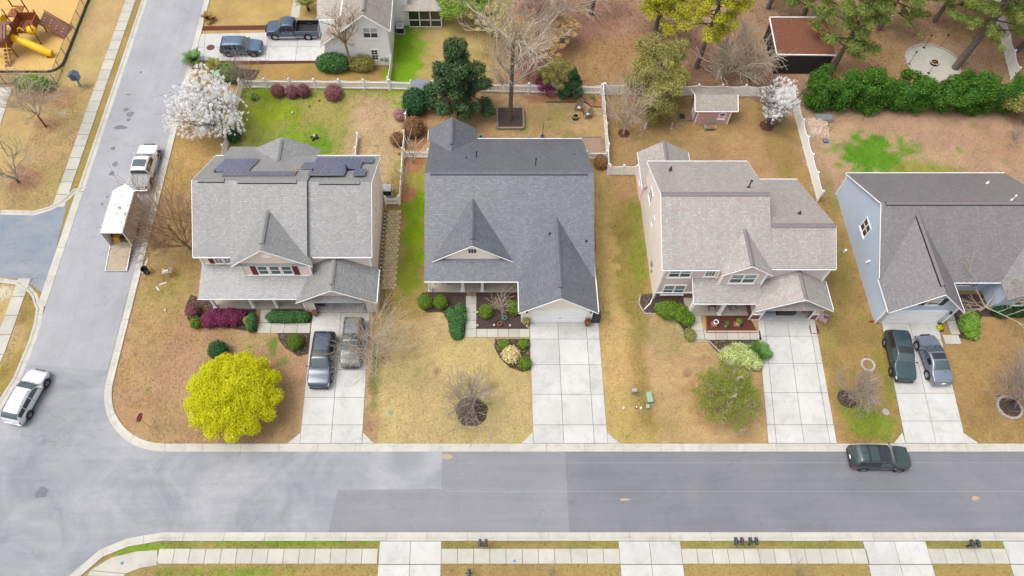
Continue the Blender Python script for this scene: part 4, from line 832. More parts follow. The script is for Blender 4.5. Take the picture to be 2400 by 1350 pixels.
edges(pv,'roof_trim',[((30.85,60.22,2.54),(37.0,60.12,2.54)),((31.1,65.68,2.74),(37.15,65.68,2.74)),((30.85,60.3,2.5),(31.05,65.6,2.7))],.1,.12,'white')
# ------------------------------------------------------------------ playground
M['chips']=mat('golden wood chips',C(238,200,128),0.95,0,6,C(222,180,106),0.8,30,fine=.2); M['pbrown']=mat('brown playset panels',C(150,86,52,1.2),0.6,0.12,3); M['pyel']=mat('yellow plastic',C(250,200,20,1.3),0.35,0.05,3,spec=.5); M['proof']=mat('brown ribbed roof',C(150,104,88),0.6,0.1,3); M['border']=mat('black plastic border',(0.03,0.032,0.036),0.6,0.1,3)
pg=[(-60,60.3),(-46.9,60.3)]+arc(-46.9,61.8,1.5,270,360,6)+[(-45.35,76),(-60,76)]
sheet('playground_chips',pg,0.03,M['chips'])
rt=bpy.data.objects.new('playground_border',None); COL.objects.link(rt); rt['kind']='structure'; ORG[rt.name]=Vector((0,0,0))
for pc in cutpath(pg[:-1],1.2): sweep(pc,[(-.08,0),(-.08,.2),(.08,.2),(.08,0)]).build('border_piece',M['border'],rt)
def mesh_fence(pts,label,h=1.5,bay=1.95):
    pts=[Vector((p[0],p[1],0)) for p in pts]; root=thing('chain_link_fence',pts[0],label,'fence')
    wires=MB()
    for k in range(len(pts)-1):
        a,b_=pts[k],pts[k+1]; L=(b_-a).length; n=round(L/bay); d=(b_-a)/n; u=(b_-a).normalized(); up=Vector((0,0,1))
        for i in range(n+1):
            if k>0 and i==0: continue
            q=a+d*i; MB().tube([q,q+up*h],.035,8).build('post',M['black'],root)
        for z in (h-.02,.08): MB().tube([a+up*z,b_+up*z],.022,6).build('rail',M['black'],root)
        s=.11; m_=int(L/s)
        for j in range(-int(h/s),m_):
            for sg in (1,-1):
                x0,x1=j*s,j*s+h; c0,c1=max(0,x0),min(L,x1)
                if c1<=c0: continue
                z0=(c0-x0) if sg>0 else h-(c0-x0); z1=(c1-x0) if sg>0 else h-(c1-x0)
                wires.bar(a+u*c0+up*z0,a+u*c1+up*z1,.006)
    wires.build('wire_mesh',M['black'],root,kind='stuff'); return root
mesh_fence([(-56,58.5),(-45.25,58.5),(-45.25,74.2)],'black chain link fence around the golden playground')
ps=thing('playset',(-50.5,64.5,0),'brown playset with yellow tube slides and ribbed roof','playground')
def pbox(x0,x1,y0,y1,z0,z1,name,m): return MB().box(x0,x1,y0,y1,z0,z1).build(name,M[m],ps)
for x in (-52.6,-50.7): 
    for y in (62.6,64.5): MB().tube([(x,y,0),(x,y,3.2)],.07,8).build('post',M['pbrown'],ps)
pbox(-52.6,-50.7,62.6,64.5,1.3,1.4,'platform','pbrown')
b=MB(); b.slab([(-53.0,62.2,2.9),(-50.3,62.2,2.9),(-50.3,63.55,3.6),(-53.0,63.55,3.6)],.08); b.slab([(-53.0,64.9,2.9),(-50.3,64.9,2.9),(-50.3,63.55,3.6),(-53.0,63.55,3.6)],.08); rf=b.build('roof',M['proof'],ps)
for i in range(9): MB().bar((-53.0+i*.33,62.18,2.94),(-53.0+i*.33,63.55,3.66),.05,.04).build('rib',M['proof'],rf)
for x in (-50.6,-48.7):
    for y in (64.6,66.6): MB().tube([(x,y,0),(x,y,3.0)],.07,8).build('post',M['pbrown'],ps)
pbox(-50.6,-48.7,64.6,66.6,1.5,1.6,'platform','pbrown'); pbox(-50.7,-50.62,64.6,66.6,1.6,2.6,'panel','pbrown'); pbox(-48.7,-48.62,65.2,66.6,1.6,2.5,'panel','pbrown'); pbox(-50.6,-48.8,66.62,66.7,1.6,2.6,'panel','pbrown'); pbox(-50.72,-50.66,62.7,64.4,1.4,2.3,'panel','pbrown'); pbox(-52.5,-50.8,62.52,62.6,1.4,2.1,'panel','pbrown')
MB().tube([(-50.6,63.6,1.75),(-50.0,63.4,1.7),(-49.0,63.15,1.35),(-47.9,62.9,.85),(-47.2,62.75,.5),(-46.8,62.7,.42)],[.42,.42,.42,.42,.42,.36],14).build('tube_slide',M['pyel'],ps,smooth=True)
MB().tube([(-52.4,66.4,1.9),(-53.0,66.6,1.8),(-53.8,66.4,1.4),(-54.3,65.9,.9),(-54.6,65.6,.5)],[.45,.5,.5,.5,.42],14).build('tube_slide',M['pyel'],ps,smooth=True)
MB().blob((-49.0,64.9,1.7),(.55,.5,.5),3,8,12,.02).build('bubble_dome',M['pyel'],ps,smooth=True)
for x,y in ((-47.3,62.95),(-47.3,62.5),(-54.2,65.9),(-53.6,65.6)): MB().box(x-.1,x+.1,y-.08,y+.08,0,.45).build('slide_foot',M['pbrown'],ps)
b=MB(); b.slab([(-48.6,66.0,1.6),(-48.6,68.0,1.6),(-45.9,67.2,.05),(-46.4,65.4,.05)],.08); rp_=b.build('climbing_ramp',M['proof'],ps)
for i in range(10): 
    x,y=-48.3+(i%4)*.55,66.2+(i//4)*.45; MB().blob((x,y,1.6-(x+48.6)*.66+.06),(.07,.07,.05),i,4,6).build('hand_hold',M['pyel'],rp_)
MB().bar((-48.6,68.05,1.75),(-46.0,67.25,.2),.06,.12).build('ramp_rail',M['pbrown'],ps); MB().bar((-48.6,65.95,1.7),(-46.4,65.35,.2),.06,.12).build('ramp_rail',M['pbrown'],ps)
for i in range(5): MB().box(-51.6,-50.9,61.1+i*.32,61.4+i*.32,.02+i*.24,.1+i*.24).build('step',M['proof'],ps)
for x in (-51.7,-50.85): MB().tube([(x,61.1,.4),(x,61.3,.75),(x,62.6,2.1)],.035,6).build('hand_rail',M['pyel'],ps)
MB().tube([(-50.2,64.3,2.0),(-49.9,64.2,2.5),(-49.5,64.1,2.7),(-49.2,64.0,2.4)],.06,8).build('hoop',M['pyel'],ps); MB().tube([(-51.8,67.2,2.0),(-51.5,67.3,2.6),(-51.0,67.3,2.7),(-50.7,67.2,2.2)],.06,8).build('hoop',M['pyel'],ps)
for y in (66.8,68.6): MB().tube([(-52.2,y,0),(-52.2,y,2.9)],.07,8).build('post',M['pbrown'],ps); MB().tube([(-50.8,y,0),(-50.8,y,2.9)],.07,8).build('post',M['pbrown'],ps)
pbox(-52.2,-50.8,66.8,68.6,1.8,1.9,'platform','pbrown')
M['kiosk']=mat('blue grey kiosk',C(140,168,190),0.5,0.08,3); M['kioskr']=mat('slate kiosk roof',C(92,104,124),0.6,0.15,3)
kc=at(190,203); kb=thing('little_library',kc,'pale blue little library box on a post beside the playground','box')
MB().box(kc.x-.07,kc.x+.07,kc.y-.07,kc.y+.07,0,1.1).build('post',M['kiosk'],kb); MB().box(kc.x-.42,kc.x+.42,kc.y-.3,kc.y+.3,1.1,1.75).build('box',M['kiosk'],kb)
b=MB(); gable_y(b,kc.x-.55,kc.x+.5,1.75,kc.x,2.05,kc.y-.38,kc.y+.38,kc.y+.38,kc.y+.38,None,.05); b.build('roof',M['kioskr'],kb); MB().box(kc.x-.3,kc.x+.3,kc.y-.33,kc.y-.30,1.2,1.65).build('door',M['glass'],kb)
# ------------------------------------------------------------------ vehicles
M['cglass']=glassmat('car glass',(0.05,0.075,0.085),0.04); M['cglassd']=glassmat('tinted car glass',(0.012,0.014,0.018),0.05)
M['tyre']=mat('tyre rubber',(0.022,0.022,0.023),0.8,0.1,5); M['rim']=mat('alloy rim',(0.55,0.56,0.58),0.3,0.05,5,metal=0.7); M['lamp']=mat('clear lamp lens',(0.75,0.76,0.78),0.1,0.05,5,spec=.8); M['tail']=mat('red lamp lens',C(190,20,30),0.2,0.05,5,spec=.7); M['plate']=mat('number plate',(0.7,0.7,0.7),0.5,0.1,8); M['chrome']=mat('chrome trim',(0.7,0.71,0.73),0.15,0.03,4,metal=0.9)
KINDS={
 'suv':[(-.50,.84,.66,.68),(-.492,.93,.92,.95),(-.475,.96,1.02,1.18),(-.435,.975,1.05,1.60),(-.40,.985,1.06,1.69),(-.25,1,1.06,1.74),(-.05,1,1.05,1.75),(.06,1,1.04,1.70),(.12,1,1.04,1.52),(.225,.99,1.02,1.07),(.34,.975,.98,1.03),(.43,.94,.92,.96),(.475,.88,.82,.86),(.50,.78,.62,.64)],
 'sedan':[(-.50,.80,.60,.62),(-.49,.88,.80,.84),(-.46,.93,.92,.97),(-.36,.96,.94,1.01),(-.30,.97,.95,1.08),(-.17,.98,.96,1.38),(-.10,.985,.96,1.44),(.0,.985,.95,1.46),(.07,.985,.94,1.42),(.13,.985,.93,1.30),(.27,.98,.90,.95),(.38,.95,.84,.90),(.45,.90,.74,.80),(.485,.82,.62,.68),(.50,.74,.5,.52)],
 'wagon':[(-.50,.82,.62,.64),(-.49,.90,.86,.90),(-.47,.94,.96,1.10),(-.42,.96,.98,1.46),(-.37,.97,.99,1.55),(-.2,.985,.99,1.60),(.0,.985,.98,1.60),(.07,.985,.97,1.55),(.13,.985,.96,1.40),(.25,.98,.94,1.0),(.36,.96,.90,.95),(.44,.92,.82,.87),(.48,.84,.68,.72),(.50,.76,.54,.56)],
 'cab':[(-.06,.95,1.10,1.13),(-.052,.97,1.10,1.75),(-.03,.98,1.10,1.83),(.05,.99,1.10,1.88),(.12,.99,1.10,1.87),(.17,.99,1.10,1.80),(.215,.99,1.10,1.6),(.29,.985,1.10,1.17),(.38,.975,1.08,1.13),(.455,.95,1.02,1.07),(.485,.90,.90,.94),(.50,.84,.66,.68)],
}
KINDS['cabl']=[(-.235,.95,1.10,1.13),(-.225,.97,1.10,1.72),(-.20,.98,1.10,1.80),(-.08,.99,1.10,1.84),(.03,.99,1.10,1.83),(.09,.99,1.10,1.76),(.14,.99,1.10,1.56),(.25,.985,1.10,1.17),(.37,.975,1.08,1.13),(.455,.94,1.0,1.06),(.485,.88,.88,.92),(.50,.80,.64,.66)]
class Shell:
    def __init__(s,kind,L,W,H):
        st=KINDS[kind]; top=max(q[3] for q in st); s.st=[]; s.rings=[]
        for x,ws,zb,zt in st:
            k=H/top; hw=W/2*ws; belt,tp=zb*k,zt*k; zz=.22 if abs(x)<.47 else .30
            g=min(1,max(0,(tp-belt)/.5)); rw=hw*(.93*(1-g)+.76*g)
            h=belt-zz
            ring=[(0,zz),(hw*.8,zz),(hw*.96,zz+.12*min(1,h*2)),(hw,zz+.42*h),(hw*.995,zz+.75*h),(hw*.955,belt),(rw+.015,tp-.09*g-.02),(rw-.04,tp-.025*g-.008),(rw*.6,tp),(0,tp+.012)]
            s.rings.append([Vector((x*L,p[0],p[1])) for p in ring])
        s.n=len(s.rings); s.xs=[q[0]*L for q in st]
    def S(s,u,v,side=1):
        i=min(int(u),s.n-2); f=u-i; R0,R1=s.rings[i],s.rings[i+1]; j=min(int(v),8); g=v-j
        p=(R0[j]*(1-g)+R0[j+1]*g)*(1-f)+(R1[j]*(1-g)+R1[j+1]*g)*f
        return Vector((p.x,p.y*side,p.z))
    def ux(s,x):
        for i in range(s.n-1):
            if s.xs[i]<=x<=s.xs[i+1]: return i+(x-s.xs[i])/(s.xs[i+1]-s.xs[i])
        return 0 if x<s.xs[0] else s.n-1
    def body(s):
        b=MB(); m=19-1
        for R_ in s.rings: b.v+= [tuple(p) for p in R_]+[(p.x,-p.y,p.z) for p in R_[-2:0:-1]]
        for i in range(s.n-1):
            for j in range(m): b.f.append((i*m+j,(i+1)*m+j,(i+1)*m+(j+1)%m,i*m+(j+1)%m))
        b.f.append(tuple(range(m))); b.f.append(tuple((s.n-1)*m+j for j in range(m-1,-1,-1))); return b
    def patch(s,u0,u1,v0,v1,side=1,off=.012,nu=8,nv=4,skew=None):
        b=MB(); pts=[]
        us=sorted(set([u0,u1]+[float(k) for k in range(math.ceil(u0),math.floor(u1)+1)])); vs=sorted(set([v0,v1]+[float(k) for k in range(math.ceil(v0),math.floor(v1)+1)]))
        for u in us:
            for v in vs:
                e=1e-2; uu=min(max(u,e),s.n-1-e); vv=min(max(v,e),9-e)
                du=s.S(uu+e,vv,side)-s.S(uu-e,vv,side); dv=s.S(uu,vv+e,side)-s.S(uu,vv-e,side); nrm=du.cross(dv)
                if nrm.length>1e-12: nrm.normalize()
                p=s.S(u,v,side); ref=p-Vector((p.x*.7,0,.7))
                if nrm.dot(ref)<0: nrm=-nrm
                b.v.append(tuple(p+nrm*off))
        k=len(vs)
        for i in range(len(us)-1):
            for j in range(k-1): b.f.append((i*k+j,i*k+j+1,(i+1)*k+j+1,(i+1)*k+j))
        return b
    def topband(s,u0,u1,v0=6.4,off=.012):
        """full-width band over the roof line (wind screens, sun roofs)"""
        A=s.patch(u0,u1,v0,9,1,off); B=s.patch(u0,u1,v0,9,-1,off); A.add(B.v,B.f); return A
def wheels(root,xs,W,r=.36,wd=.24):
    for x in xs:
        for sd in (1,-1):
            y=sd*(W/2-wd/2+.005); 
            ar=MB(); ar.lathe((x,sd*(W/2-.05),r+.01),[(r*1.2,-.06),(r*1.2,.055)],20,'y'); 
            ar.build('wheel_arch',M['dark'],root)
            w_=MB(); w_.lathe((x,y,r),[(r*.62,-wd/2),(r*.93,-wd/2),(r,-wd/2+.04),(r,wd/2-.04),(r*.93,wd/2),(r*.62,wd/2)],22,'y'); w_=w_.build('wheel',M['tyre'],root,smooth=True)
            rm=MB(); rm.lathe((x,y+sd*(wd/2-.012),r),[(r*.63,-.012),(r*.63,.016),(r*.5,.016),(r*.48,.006),(r*.1,.014)],18,'y')
            for k in range(5):
                a=2*math.pi*k/5; rm.bar((x+math.cos(a)*.06,y+sd*(wd/2+.006),r+math.sin(a)*.06),(x+math.cos(a)*r*.55,y+sd*(wd/2+.004),r+math.sin(a)*r*.55),.06,.02,(0,1,0))
            rm.build('rim',M['rim'],w_)
def car(name,label,kind,L,W,H,pm,loc,head,glass='cglass',rails=False,sunroof=False,rim_r=.36,cat='car',chrome=False,bars=False,grille=True):
    root=thing(name,loc,label,cat,None,head,True); s=Shell(kind,L,W,H)
    bo=s.body().build('body',pm,root,smooth=True); sm=bo.modifiers.new('round','SUBSURF'); sm.levels=sm.render_levels=2; g=M[glass]
    st=KINDS[kind]; tops=[q[3] for q in st]; mx=max(tops)
    iroof=max(i for i,q in enumerate(st) if q[3]>mx*.955); icowl=next(i for i in range(iroof,len(st)) if st[i][3]-st[i][2]<.09)
    ir=min(i for i,q in enumerate(st) if q[3]>mx*.955); iback=max([i for i in range(ir) if st[i][3]-st[i][2]<.2] or [0])
    s.topband(iroof+.18,icowl-.1,6.35).build('windscreen',g,root,smooth=True)
    s.topband(iback+.25,ir-.12,6.5).build('rear_window',g,root,smooth=True)
    ua,ub=iback+ (1.0 if kind!='sedan' else .9),icowl-.75
    xa,xb=s.S(ua,5).x,s.S(ub,5).x
    cuts=[xa+.1*(xb-xa)*0+.05,xa+(xb-xa)*.30,xa+(xb-xa)*.62,xb-.02] if kind in('suv','wagon') else [xa+.1,xa+(xb-xa)*.48,xb-.02]
    for sd in (1,-1):
        for i in range(len(cuts)-1): s.patch(s.ux(cuts[i]+.03),s.ux(cuts[i+1]-.03),5.12,5.9,sd,.01).build('side_window',M['cglassd'] if i<len(cuts)-2 or glass=='cglassd' else g,root,smooth=True)
        n=s.n
        s.patch(n-2.75,n-1.65,4.25,5.35,sd,.014).build('headlight',M['lamp'],root)
        s.patch(.35,1.75 if kind!='suv' else 2.4,4.15,5.3,sd,.014).build('tail_light',M['tail'],root)
        xm=s.S(icowl-.55,5).x; zm=s.S(icowl-.5,5).z; mb=MB(); mb.blob((xm,sd*(W/2+.09),zm+.06),(.07,.13,.085),1,6,8,.02); mb.build('mirror',pm if not chrome else M['chrome'],root,smooth=True)
        for x in (xa+(xb-xa)*.36,xa+(xb-xa)*.68): MB().box(x-.09,x+.09,sd*(W/2*.995)-.015,sd*(W/2*.995)+.02,H*.5,H*.5+.035).build('door_handle',M['chrome'] if chrome else pm,root)
        for x in (xa+(xb-xa)*.31,xa+(xb-xa)*.63,xb+.02):
            s.patch(s.ux(x)-.0,s.ux(x+.018),2.3,5.05,sd,.004).build('door_seam',M['dark'],root)
        s.patch(s.ux(-L*.30),s.ux(L*.30),1.6,2.6,sd,.01).build('sill_trim',M['dark'],root)
    if rails:
        for sd in (1,-1):
            y=s.S(s.ux(0),7.2).y*sd; z=H+.03; b=MB(); b.tube([(-L*.36,y,H-.06),(-L*.33,y,z),(L*.02,y,z),(L*.05,y,H-.05)],.022,6); b.build('roof_rail',M['black'] if not chrome else M['chrome'],root)
    if bars:
        for x in (-L*.27,-L*.10): MB().box(x-.04,x+.04,-W*.36,W*.36,H+.015,H+.055).build('roof_bar',M['black'],root)
    if sunroof: s.topband(s.ux(-L*.08),s.ux(L*.045),7.35,.008).build('sunroof',M['cglassd'],root,smooth=True)
    MB().box(-L/2-.02,-L/2+.03,-.16,.16,.62,.76).build('number_plate',M['plate'],root)
    if grille:
        gb=MB(); x=L/2-.03
        gb.box(x-.05,x+.035,-W*.22,W*.22,.50,.72); gr_=gb.build('grille',M['black'],root)
        for i in range(7): MB().box(x+.03,x+.045,-W*.2+i*W*.062,-W*.2+i*W*.062+.02,.51,.71).build('grille_bar',M['chrome'],gr_)
        MB().box(L/2-.12,L/2+.03,-W*.40,W*.40,.30,.44).build('bumper',M['dark'],root,bevel=.02)
    MB().box(-L/2-.03,-L/2+.12,-W*.40,W*.40,.36,.54).build('rear_bumper',M['dark'] if kind=='suv' else pm,root,bevel=.02)
    MB().bar((-L*.33,0,H+.0),(-L*.35,0,H+.12),.02,.05).build('antenna',M['black'],root)
    for i in (-1,1): MB().bar((s.S(icowl-.2,9).x+.02,i*.25-.25,s.S(icowl-.2,9).z+.02),(s.S(icowl-.45,9).x,i*.3+.2,s.S(icowl-.45,9).z+.03),.025,.015).build('wiper',M['black'],root)
    wheels(root,(-L*.285,L*.305),W,rim_r)
    return root
def pickup(name,label,L,W,H,pm,loc,head,cover=None,lower=None,kind='cab'):
    root=thing(name,loc,label,'truck',None,head,True); s=Shell(kind,L,W,H); e_=-.17 if kind=='cabl' else 0; bo=s.body().build('cab',pm,root,smooth=True); sm=bo.modifiers.new('round','SUBSURF'); sm.levels=sm.render_levels=2; g=M['cglass']
    s.topband(5.2,6.9,6.35).build('windscreen',g,root,smooth=True); s.topband(.15,.9,6.4).build('rear_window',M['cglassd'],root,smooth=True)
    for sd in (1,-1):
        s.patch(s.ux(L*(-.035+e_)),s.ux(L*(.075+e_)),5.12,5.9,sd,.01).build('side_window',M['cglassd'],root,smooth=True); s.patch(s.ux(L*(.09+e_)),s.ux(L*(.20+e_*.55)),5.12,5.88,sd,.01).build('side_window',M['cglassd'],root,smooth=True)
        s.patch(s.n-2.6,s.n-1.6,4.2,5.35,sd,.014).build('headlight',M['lamp'],root); MB().blob((L*.235,sd*(W/2+.13),1.2*H/1.88),(.08,.15,.11),1,6,8,.02).build('mirror',M['chrome'] if cover else pm,root,smooth=True)
        MB().box(L*-.06,L*.30,sd*(W/2-.02),sd*(W/2+.05),.30,.40).build('running_board',M['steel'],root)
        for x in (L*.082,L*.205,-L*.045): s.patch(s.ux(x),s.ux(x+.02),2.3,5.05,sd,.004).build('door_seam',M['dark'],root)
        for x in (L*.02,L*.145): MB().box(x-.09,x+.09,sd*(W/2*.985)-.015,sd*(W/2*.985)+.02,.92,.96).build('door_handle',M['chrome'],root)
    x0,x1=-L/2,L*(-.066+e_*1.02); t_=.07; zt=1.14*H/1.88
    for sd in (1,-1):
        b=MB(); b.wall([(x0+.03,.45),(x1,.34),(x1,zt),(x0+.03,zt)],'y',sd*(W/2-.02),sd*(W/2-.02-t_)); b.build('bed_side',pm,root,bevel=.02)
        MB().box(x0,x0+.06,sd*(W/2-.04),sd*(W/2-.22),.75,1.08).build('tail_light',M['tail'],root)
    MB().box(x0+.02,x0+.09,-W/2+.1,W/2-.1,.55,zt).build('tailgate',pm,root,bevel=.02); MB().box(x1-.06,x1-.005,-W/2+.1,W/2-.1,.5,zt-.01).build('bed_front',pm,root)
    MB().box(x0+.09,x1-.06,-W/2+.09,W/2-.09,.58,.64).build('bed_floor',M['dark'],root)
    MB().box(x0+.1,x1-.1,W/2-.092,W/2-.13,.64,zt-.06).build('bed_liner',M['dark'],root); MB().box(x0+.1,x1-.1,-W/2+.092,-W/2+.13,.64,zt-.06).build('bed_liner',M['dark'],root)
    if cover: MB().box(x0+.04,x1-.01,-W/2+.06,W/2-.06,zt+.003,zt+.035).build('bed_cover',cover,root,bevel=.015)
    MB().box(x0-.14,x0+.0,-W*.44,W*.44,.46,.60).build('rear_bumper',M['chrome'],root,bevel=.02); MB().box(L/2-.1,L/2+.06,-W*.44,W*.44,.42,.60).build('bumper',M['chrome'],root,bevel=.03); MB().box(L/2-.06,L/2+.03,-W*.27,W*.27,.66,.94).build('grille',M['black'],root)
    wheels(root,(-L*.30,L*.325),W,.40,.27)
    if kind=='cabl': s.topband(s.ux(-L*.16),s.ux(L*.0),7.3,.008).build('sunroof',M['cglass'],root,smooth=True)
    if lower:
        for sd in (1,-1): MB().box(-L*.46,L*.46,sd*(W/2-.06),sd*(W/2-.005),.36,.5).build('two_tone_strip',lower,root)
    return root
PT=lambda n,c,**k: paint(n,c,**k)
pn=PT('navy metallic paint',C(70,92,124),metal=.3); pcx=PT('dusk blue paint',C(98,124,158),metal=.3); pw=PT('white pearl paint',(0.72,0.72,0.73),metal=0.0,rough=.25); psw=PT('silver white paint',(0.66,0.69,0.73),metal=.2); psuv=PT('slate blue paint',C(78,86,108),metal=.35); pjp=PT('pale steel green paint',C(124,138,144),metal=.2,rough=.45); pgj=PT('dark spruce paint',C(62,90,98),metal=.3); psd=PT('silver blue paint',C(146,156,176),metal=.35); pbk=PT('black green paint',C(62,82,84),metal=.25)
pickup('pickup_truck','navy crew cab pickup with empty black bed on the rear house driveway',5.85,2.0,1.92,pn,(-20.95,66.15,.05),R(180),None,M['steel'])
car('parked_suv','dusk blue compact suv on the rear house driveway behind the white blossom tree','suv',4.55,1.85,1.64,pcx,(-26.2,63.45,.05),0,grille=False)
pickup('pickup_truck','white crew cab pickup hitched to the white box trailer',5.4,1.98,1.84,pw,(-33.0,46.75,.02),R(90),mat('grey bed cover',C(176,180,178),.6,.06,3),None,'cabl')
car('station_wagon','silver white wagon driving at the left edge of the junction','wagon',4.75,1.85,1.6,psw,(-37.3,22.9,.02),R(78),sunroof=False,rails=True)
car('parked_suv','long slate blue suv with glass roof on the driveway under the bare tree','suv',5.0,1.95,1.75,psuv,(-13.45,26.15,.05),R(-91),rails=True,sunroof=True)
car('parked_suv','pale steel green boxy suv half hidden by bare branches','suv',4.5,1.8,1.68,pjp,(-11.05,27.75,.05),R(-90),rails=True,sunroof=True)
car('parked_suv','dark spruce green boxy suv on the blue house driveway','suv',4.55,1.85,1.72,pgj,(35.2,26.5,.05),R(-94),rails=True,sunroof=True,bars=False)
car('parked_sedan','silver blue sedan with dark sunroof beside the dark green suv','sedan',4.55,1.8,1.45,psd,(37.95,26.2,.05),R(92),sunroof=True)
car('parked_suv','blackish green suv with roof bars parked on the street kerb','suv',4.65,1.88,1.74,pbk,(31.15,17.75,.02),R(-1.5),rails=True,bars=True,sunroof=True)
# box trailer with lowered ramp and tools inside
M['trw']=mat('white trailer roof',(0.74,0.74,0.74),.4,.03,1.0); M['trs']=mat('tan grey trailer side',C(190,180,168),.45,.05,1.5,spec=.5); M['ply']=mat('plywood ramp',C(196,180,156),.85,.12,3,None,.3,50); M['yel']=mat('yellow tools',C(226,170,40),.5,.15,8); M['redt']=mat('red tool',C(170,70,50),.5,.15,8)
tr=thing('box_trailer',(-33.2,40.4,0),'white box trailer with its rear ramp lowered onto the street','trailer')
xl,xr,y0,y1,yn=-34.22,-32.2,37.75,42.3,43.2
P6=[(xl,y0),(xr,y0),(xr,y1),((xl+xr)/2,yn),(xl,y1)]
for i,(a,b_) in enumerate(zip(P6[1:],P6[2:]+P6[:1])):
    MB().bar((a[0],a[1],1.5),(b_[0],b_[1],1.5),.05,2.1).build('side_panel',M['trs'] if i==0 else M['white'],tr)
MB().prism(P6,.42,.5).build('floor',M['ply'],tr); MB().prism([(xl-.03,y0-.03),(xr+.03,y0-.03),(xr+.03,y1+.02),((xl+xr)/2,yn+.04),(xl-.03,y1+.02)],2.56,2.62).build('roof',M['trw'],tr)
for y in (38.85,39.8,40.75,41.7): MB().box(xl,xr,y-.02,y+.02,2.622,2.64).build('roof_seam',M['steel'],tr)
for x in (xl,xr): MB().bar((x,y0,2.62),(x,y1,2.62),.07,.06).build('roof_edge',M['steel'],tr); MB().box(x-.04,x+.04,y0-.06,y0,.4,2.6).build('door_post',M['white'],tr)
MB().box(xl,xr,y0-.06,y0,2.45,2.6).build('header',M['white'],tr); MB().box(xl+.85,xl+1.2,40.2,40.55,2.63,2.74).build('roof_hatch',M['steel'],tr,bevel=.03)
b=MB(); b.slab([(xl+.02,y0-.02,.5),(xr-.02,y0-.02,.5),(xr-.02,35.2,.1),(xl+.02,35.2,.1)],.06); rmp=b.build('ramp',M['ply'],tr)
for x in (xl+.04,xr-.04): MB().bar((x,y0-.02,.53),(x,35.2,.13),.05,.06).build('ramp_edge',M['steel'],rmp)
MB().bar((xl+.05,35.2,.12),(xr-.05,35.2,.12),.05,.05).build('ramp_edge',M['steel'],rmp)
for y in (39.2,40.0):
    for x in (xl-.02,xr+.02): w_=MB(); w_.lathe((x,y,.34),[(.2,-.1),(.32,-.1),(.34,-.05),(.34,.05),(.32,.1),(.2,.1)],18,'x'); w_.build('wheel',M['tyre'],tr)
MB().bar((xr,38.8,.75),(xr,40.4,.75),.24,.06).build('fender',M['steel'],tr); MB().bar(((xl+xr)/2,yn,.45),((xl+xr)/2,44.0,.5),.1,.1).build('tow_bar',M['black'],tr)
rn=random.Random(4)
for i,(nm,mm,lab) in enumerate((('tool_chest','redt','red tool chest on the left inside the box trailer'),('table_saw','steel','grey table saw inside the open box trailer'),('tool_case','yel','yellow tool case on the floor of the open box trailer'),('timber_stack','ply','pale timber stack along the wall inside the box trailer'),('tool_bag','dark','dark tool bag at the mouth of the box trailer'),('storage_crate','white','white crate stacked inside the open box trailer'))):
    x,y=((xl+.35,38.6),(xl+.9,38.9),(xl+.75,38.2),(xr-.3,39.2),(xr-.6,38.3),(xl+.35,39.4))[i]; b=MB(); b.box(x-.25,x+.25,y-.2,y+.2,.505,.95+.1*(i%3)); b.box(x-.27,x+.27,y-.22,y+.22,.955+.1*(i%3),1.0+.1*(i%3))
    b.build(nm,M[mm],None,label=lab,cat='tools',bevel=.015)
# ------------------------------------------------------------------ vegetation kit
def leaves(name,parent,cl,n,size,m,seed=0,flat=0.35,shell=0.5,tint=None,asp=1.0,kind=None):
    """cl: clumps (x,y,z,rx,ry,rz); n leaf quads spread through them, each with its own tint"""
    rs=np.random.RandomState(seed); cl=np.array(cl,float); w_=(cl[:,3]*cl[:,4]*cl[:,5])**0.72; idx=rs.choice(len(cl),n,p=w_/w_.sum())
    d=rs.normal(size=(n,3)); d/=np.linalg.norm(d,axis=1)[:,None]; r=(shell+(1-shell)*rs.rand(n))**(1/2.2); r*=1+0.10*rs.normal(size=n)
    P=cl[idx,:3]+d*cl[idx,3:]*r[:,None]; P[:,2]=np.maximum(P[:,2],0.03)
    nr=d*0.7+rs.normal(size=(n,3))*0.6; nr[:,2]+=flat; nr/=np.linalg.norm(nr,axis=1)[:,None]
    a=np.cross(nr,rs.normal(size=(n,3))); a/=np.linalg.norm(a,axis=1)[:,None]; b=np.cross(nr,a)
    s=(size*(0.6+0.8*rs.rand(n)))[:,None]; o=np.array(org(parent)) if parent is not None else np.zeros(3); P=P-o
    V=np.stack([P-a*s-b*s*asp*.5,P+a*s*.15-b*s*asp*.62,P+a*s+b*s*asp*.5*.4,P-a*s*.1+b*s*asp*.62],1).reshape(-1,3)
    return quadmesh(name,V,m,parent,(rs.rand(n)*0.75+0.25*rs.rand(len(cl))[idx]) if tint is None else tint(rs,n,idx),kind)
def quadmesh(name,V,m,parent,tint=None,kind=None):
    n=len(V)//4; me=bpy.data.meshes.new(name); me.vertices.add(4*n); me.vertices.foreach_set('co',V.astype(np.float32).ravel())
    me.loops.add(4*n); me.loops.foreach_set('vertex_index',np.arange(4*n,dtype=np.int32)); me.polygons.add(n); me.polygons.foreach_set('loop_start',np.arange(0,4*n,4,dtype=np.int32)); me.update(calc_edges=True)
    if tint is not None: at_=me.attributes.new('tint','FLOAT','FACE'); at_.data.foreach_set('value',np.asarray(tint,np.float32))
    me.materials.append(m); o_=bpy.data.objects.new(name,me); COL.objects.link(o_)
    if parent is not None: o_.parent=parent; ORG[o_.name]=org(parent)
    if kind: o_['kind']=kind
    return o_
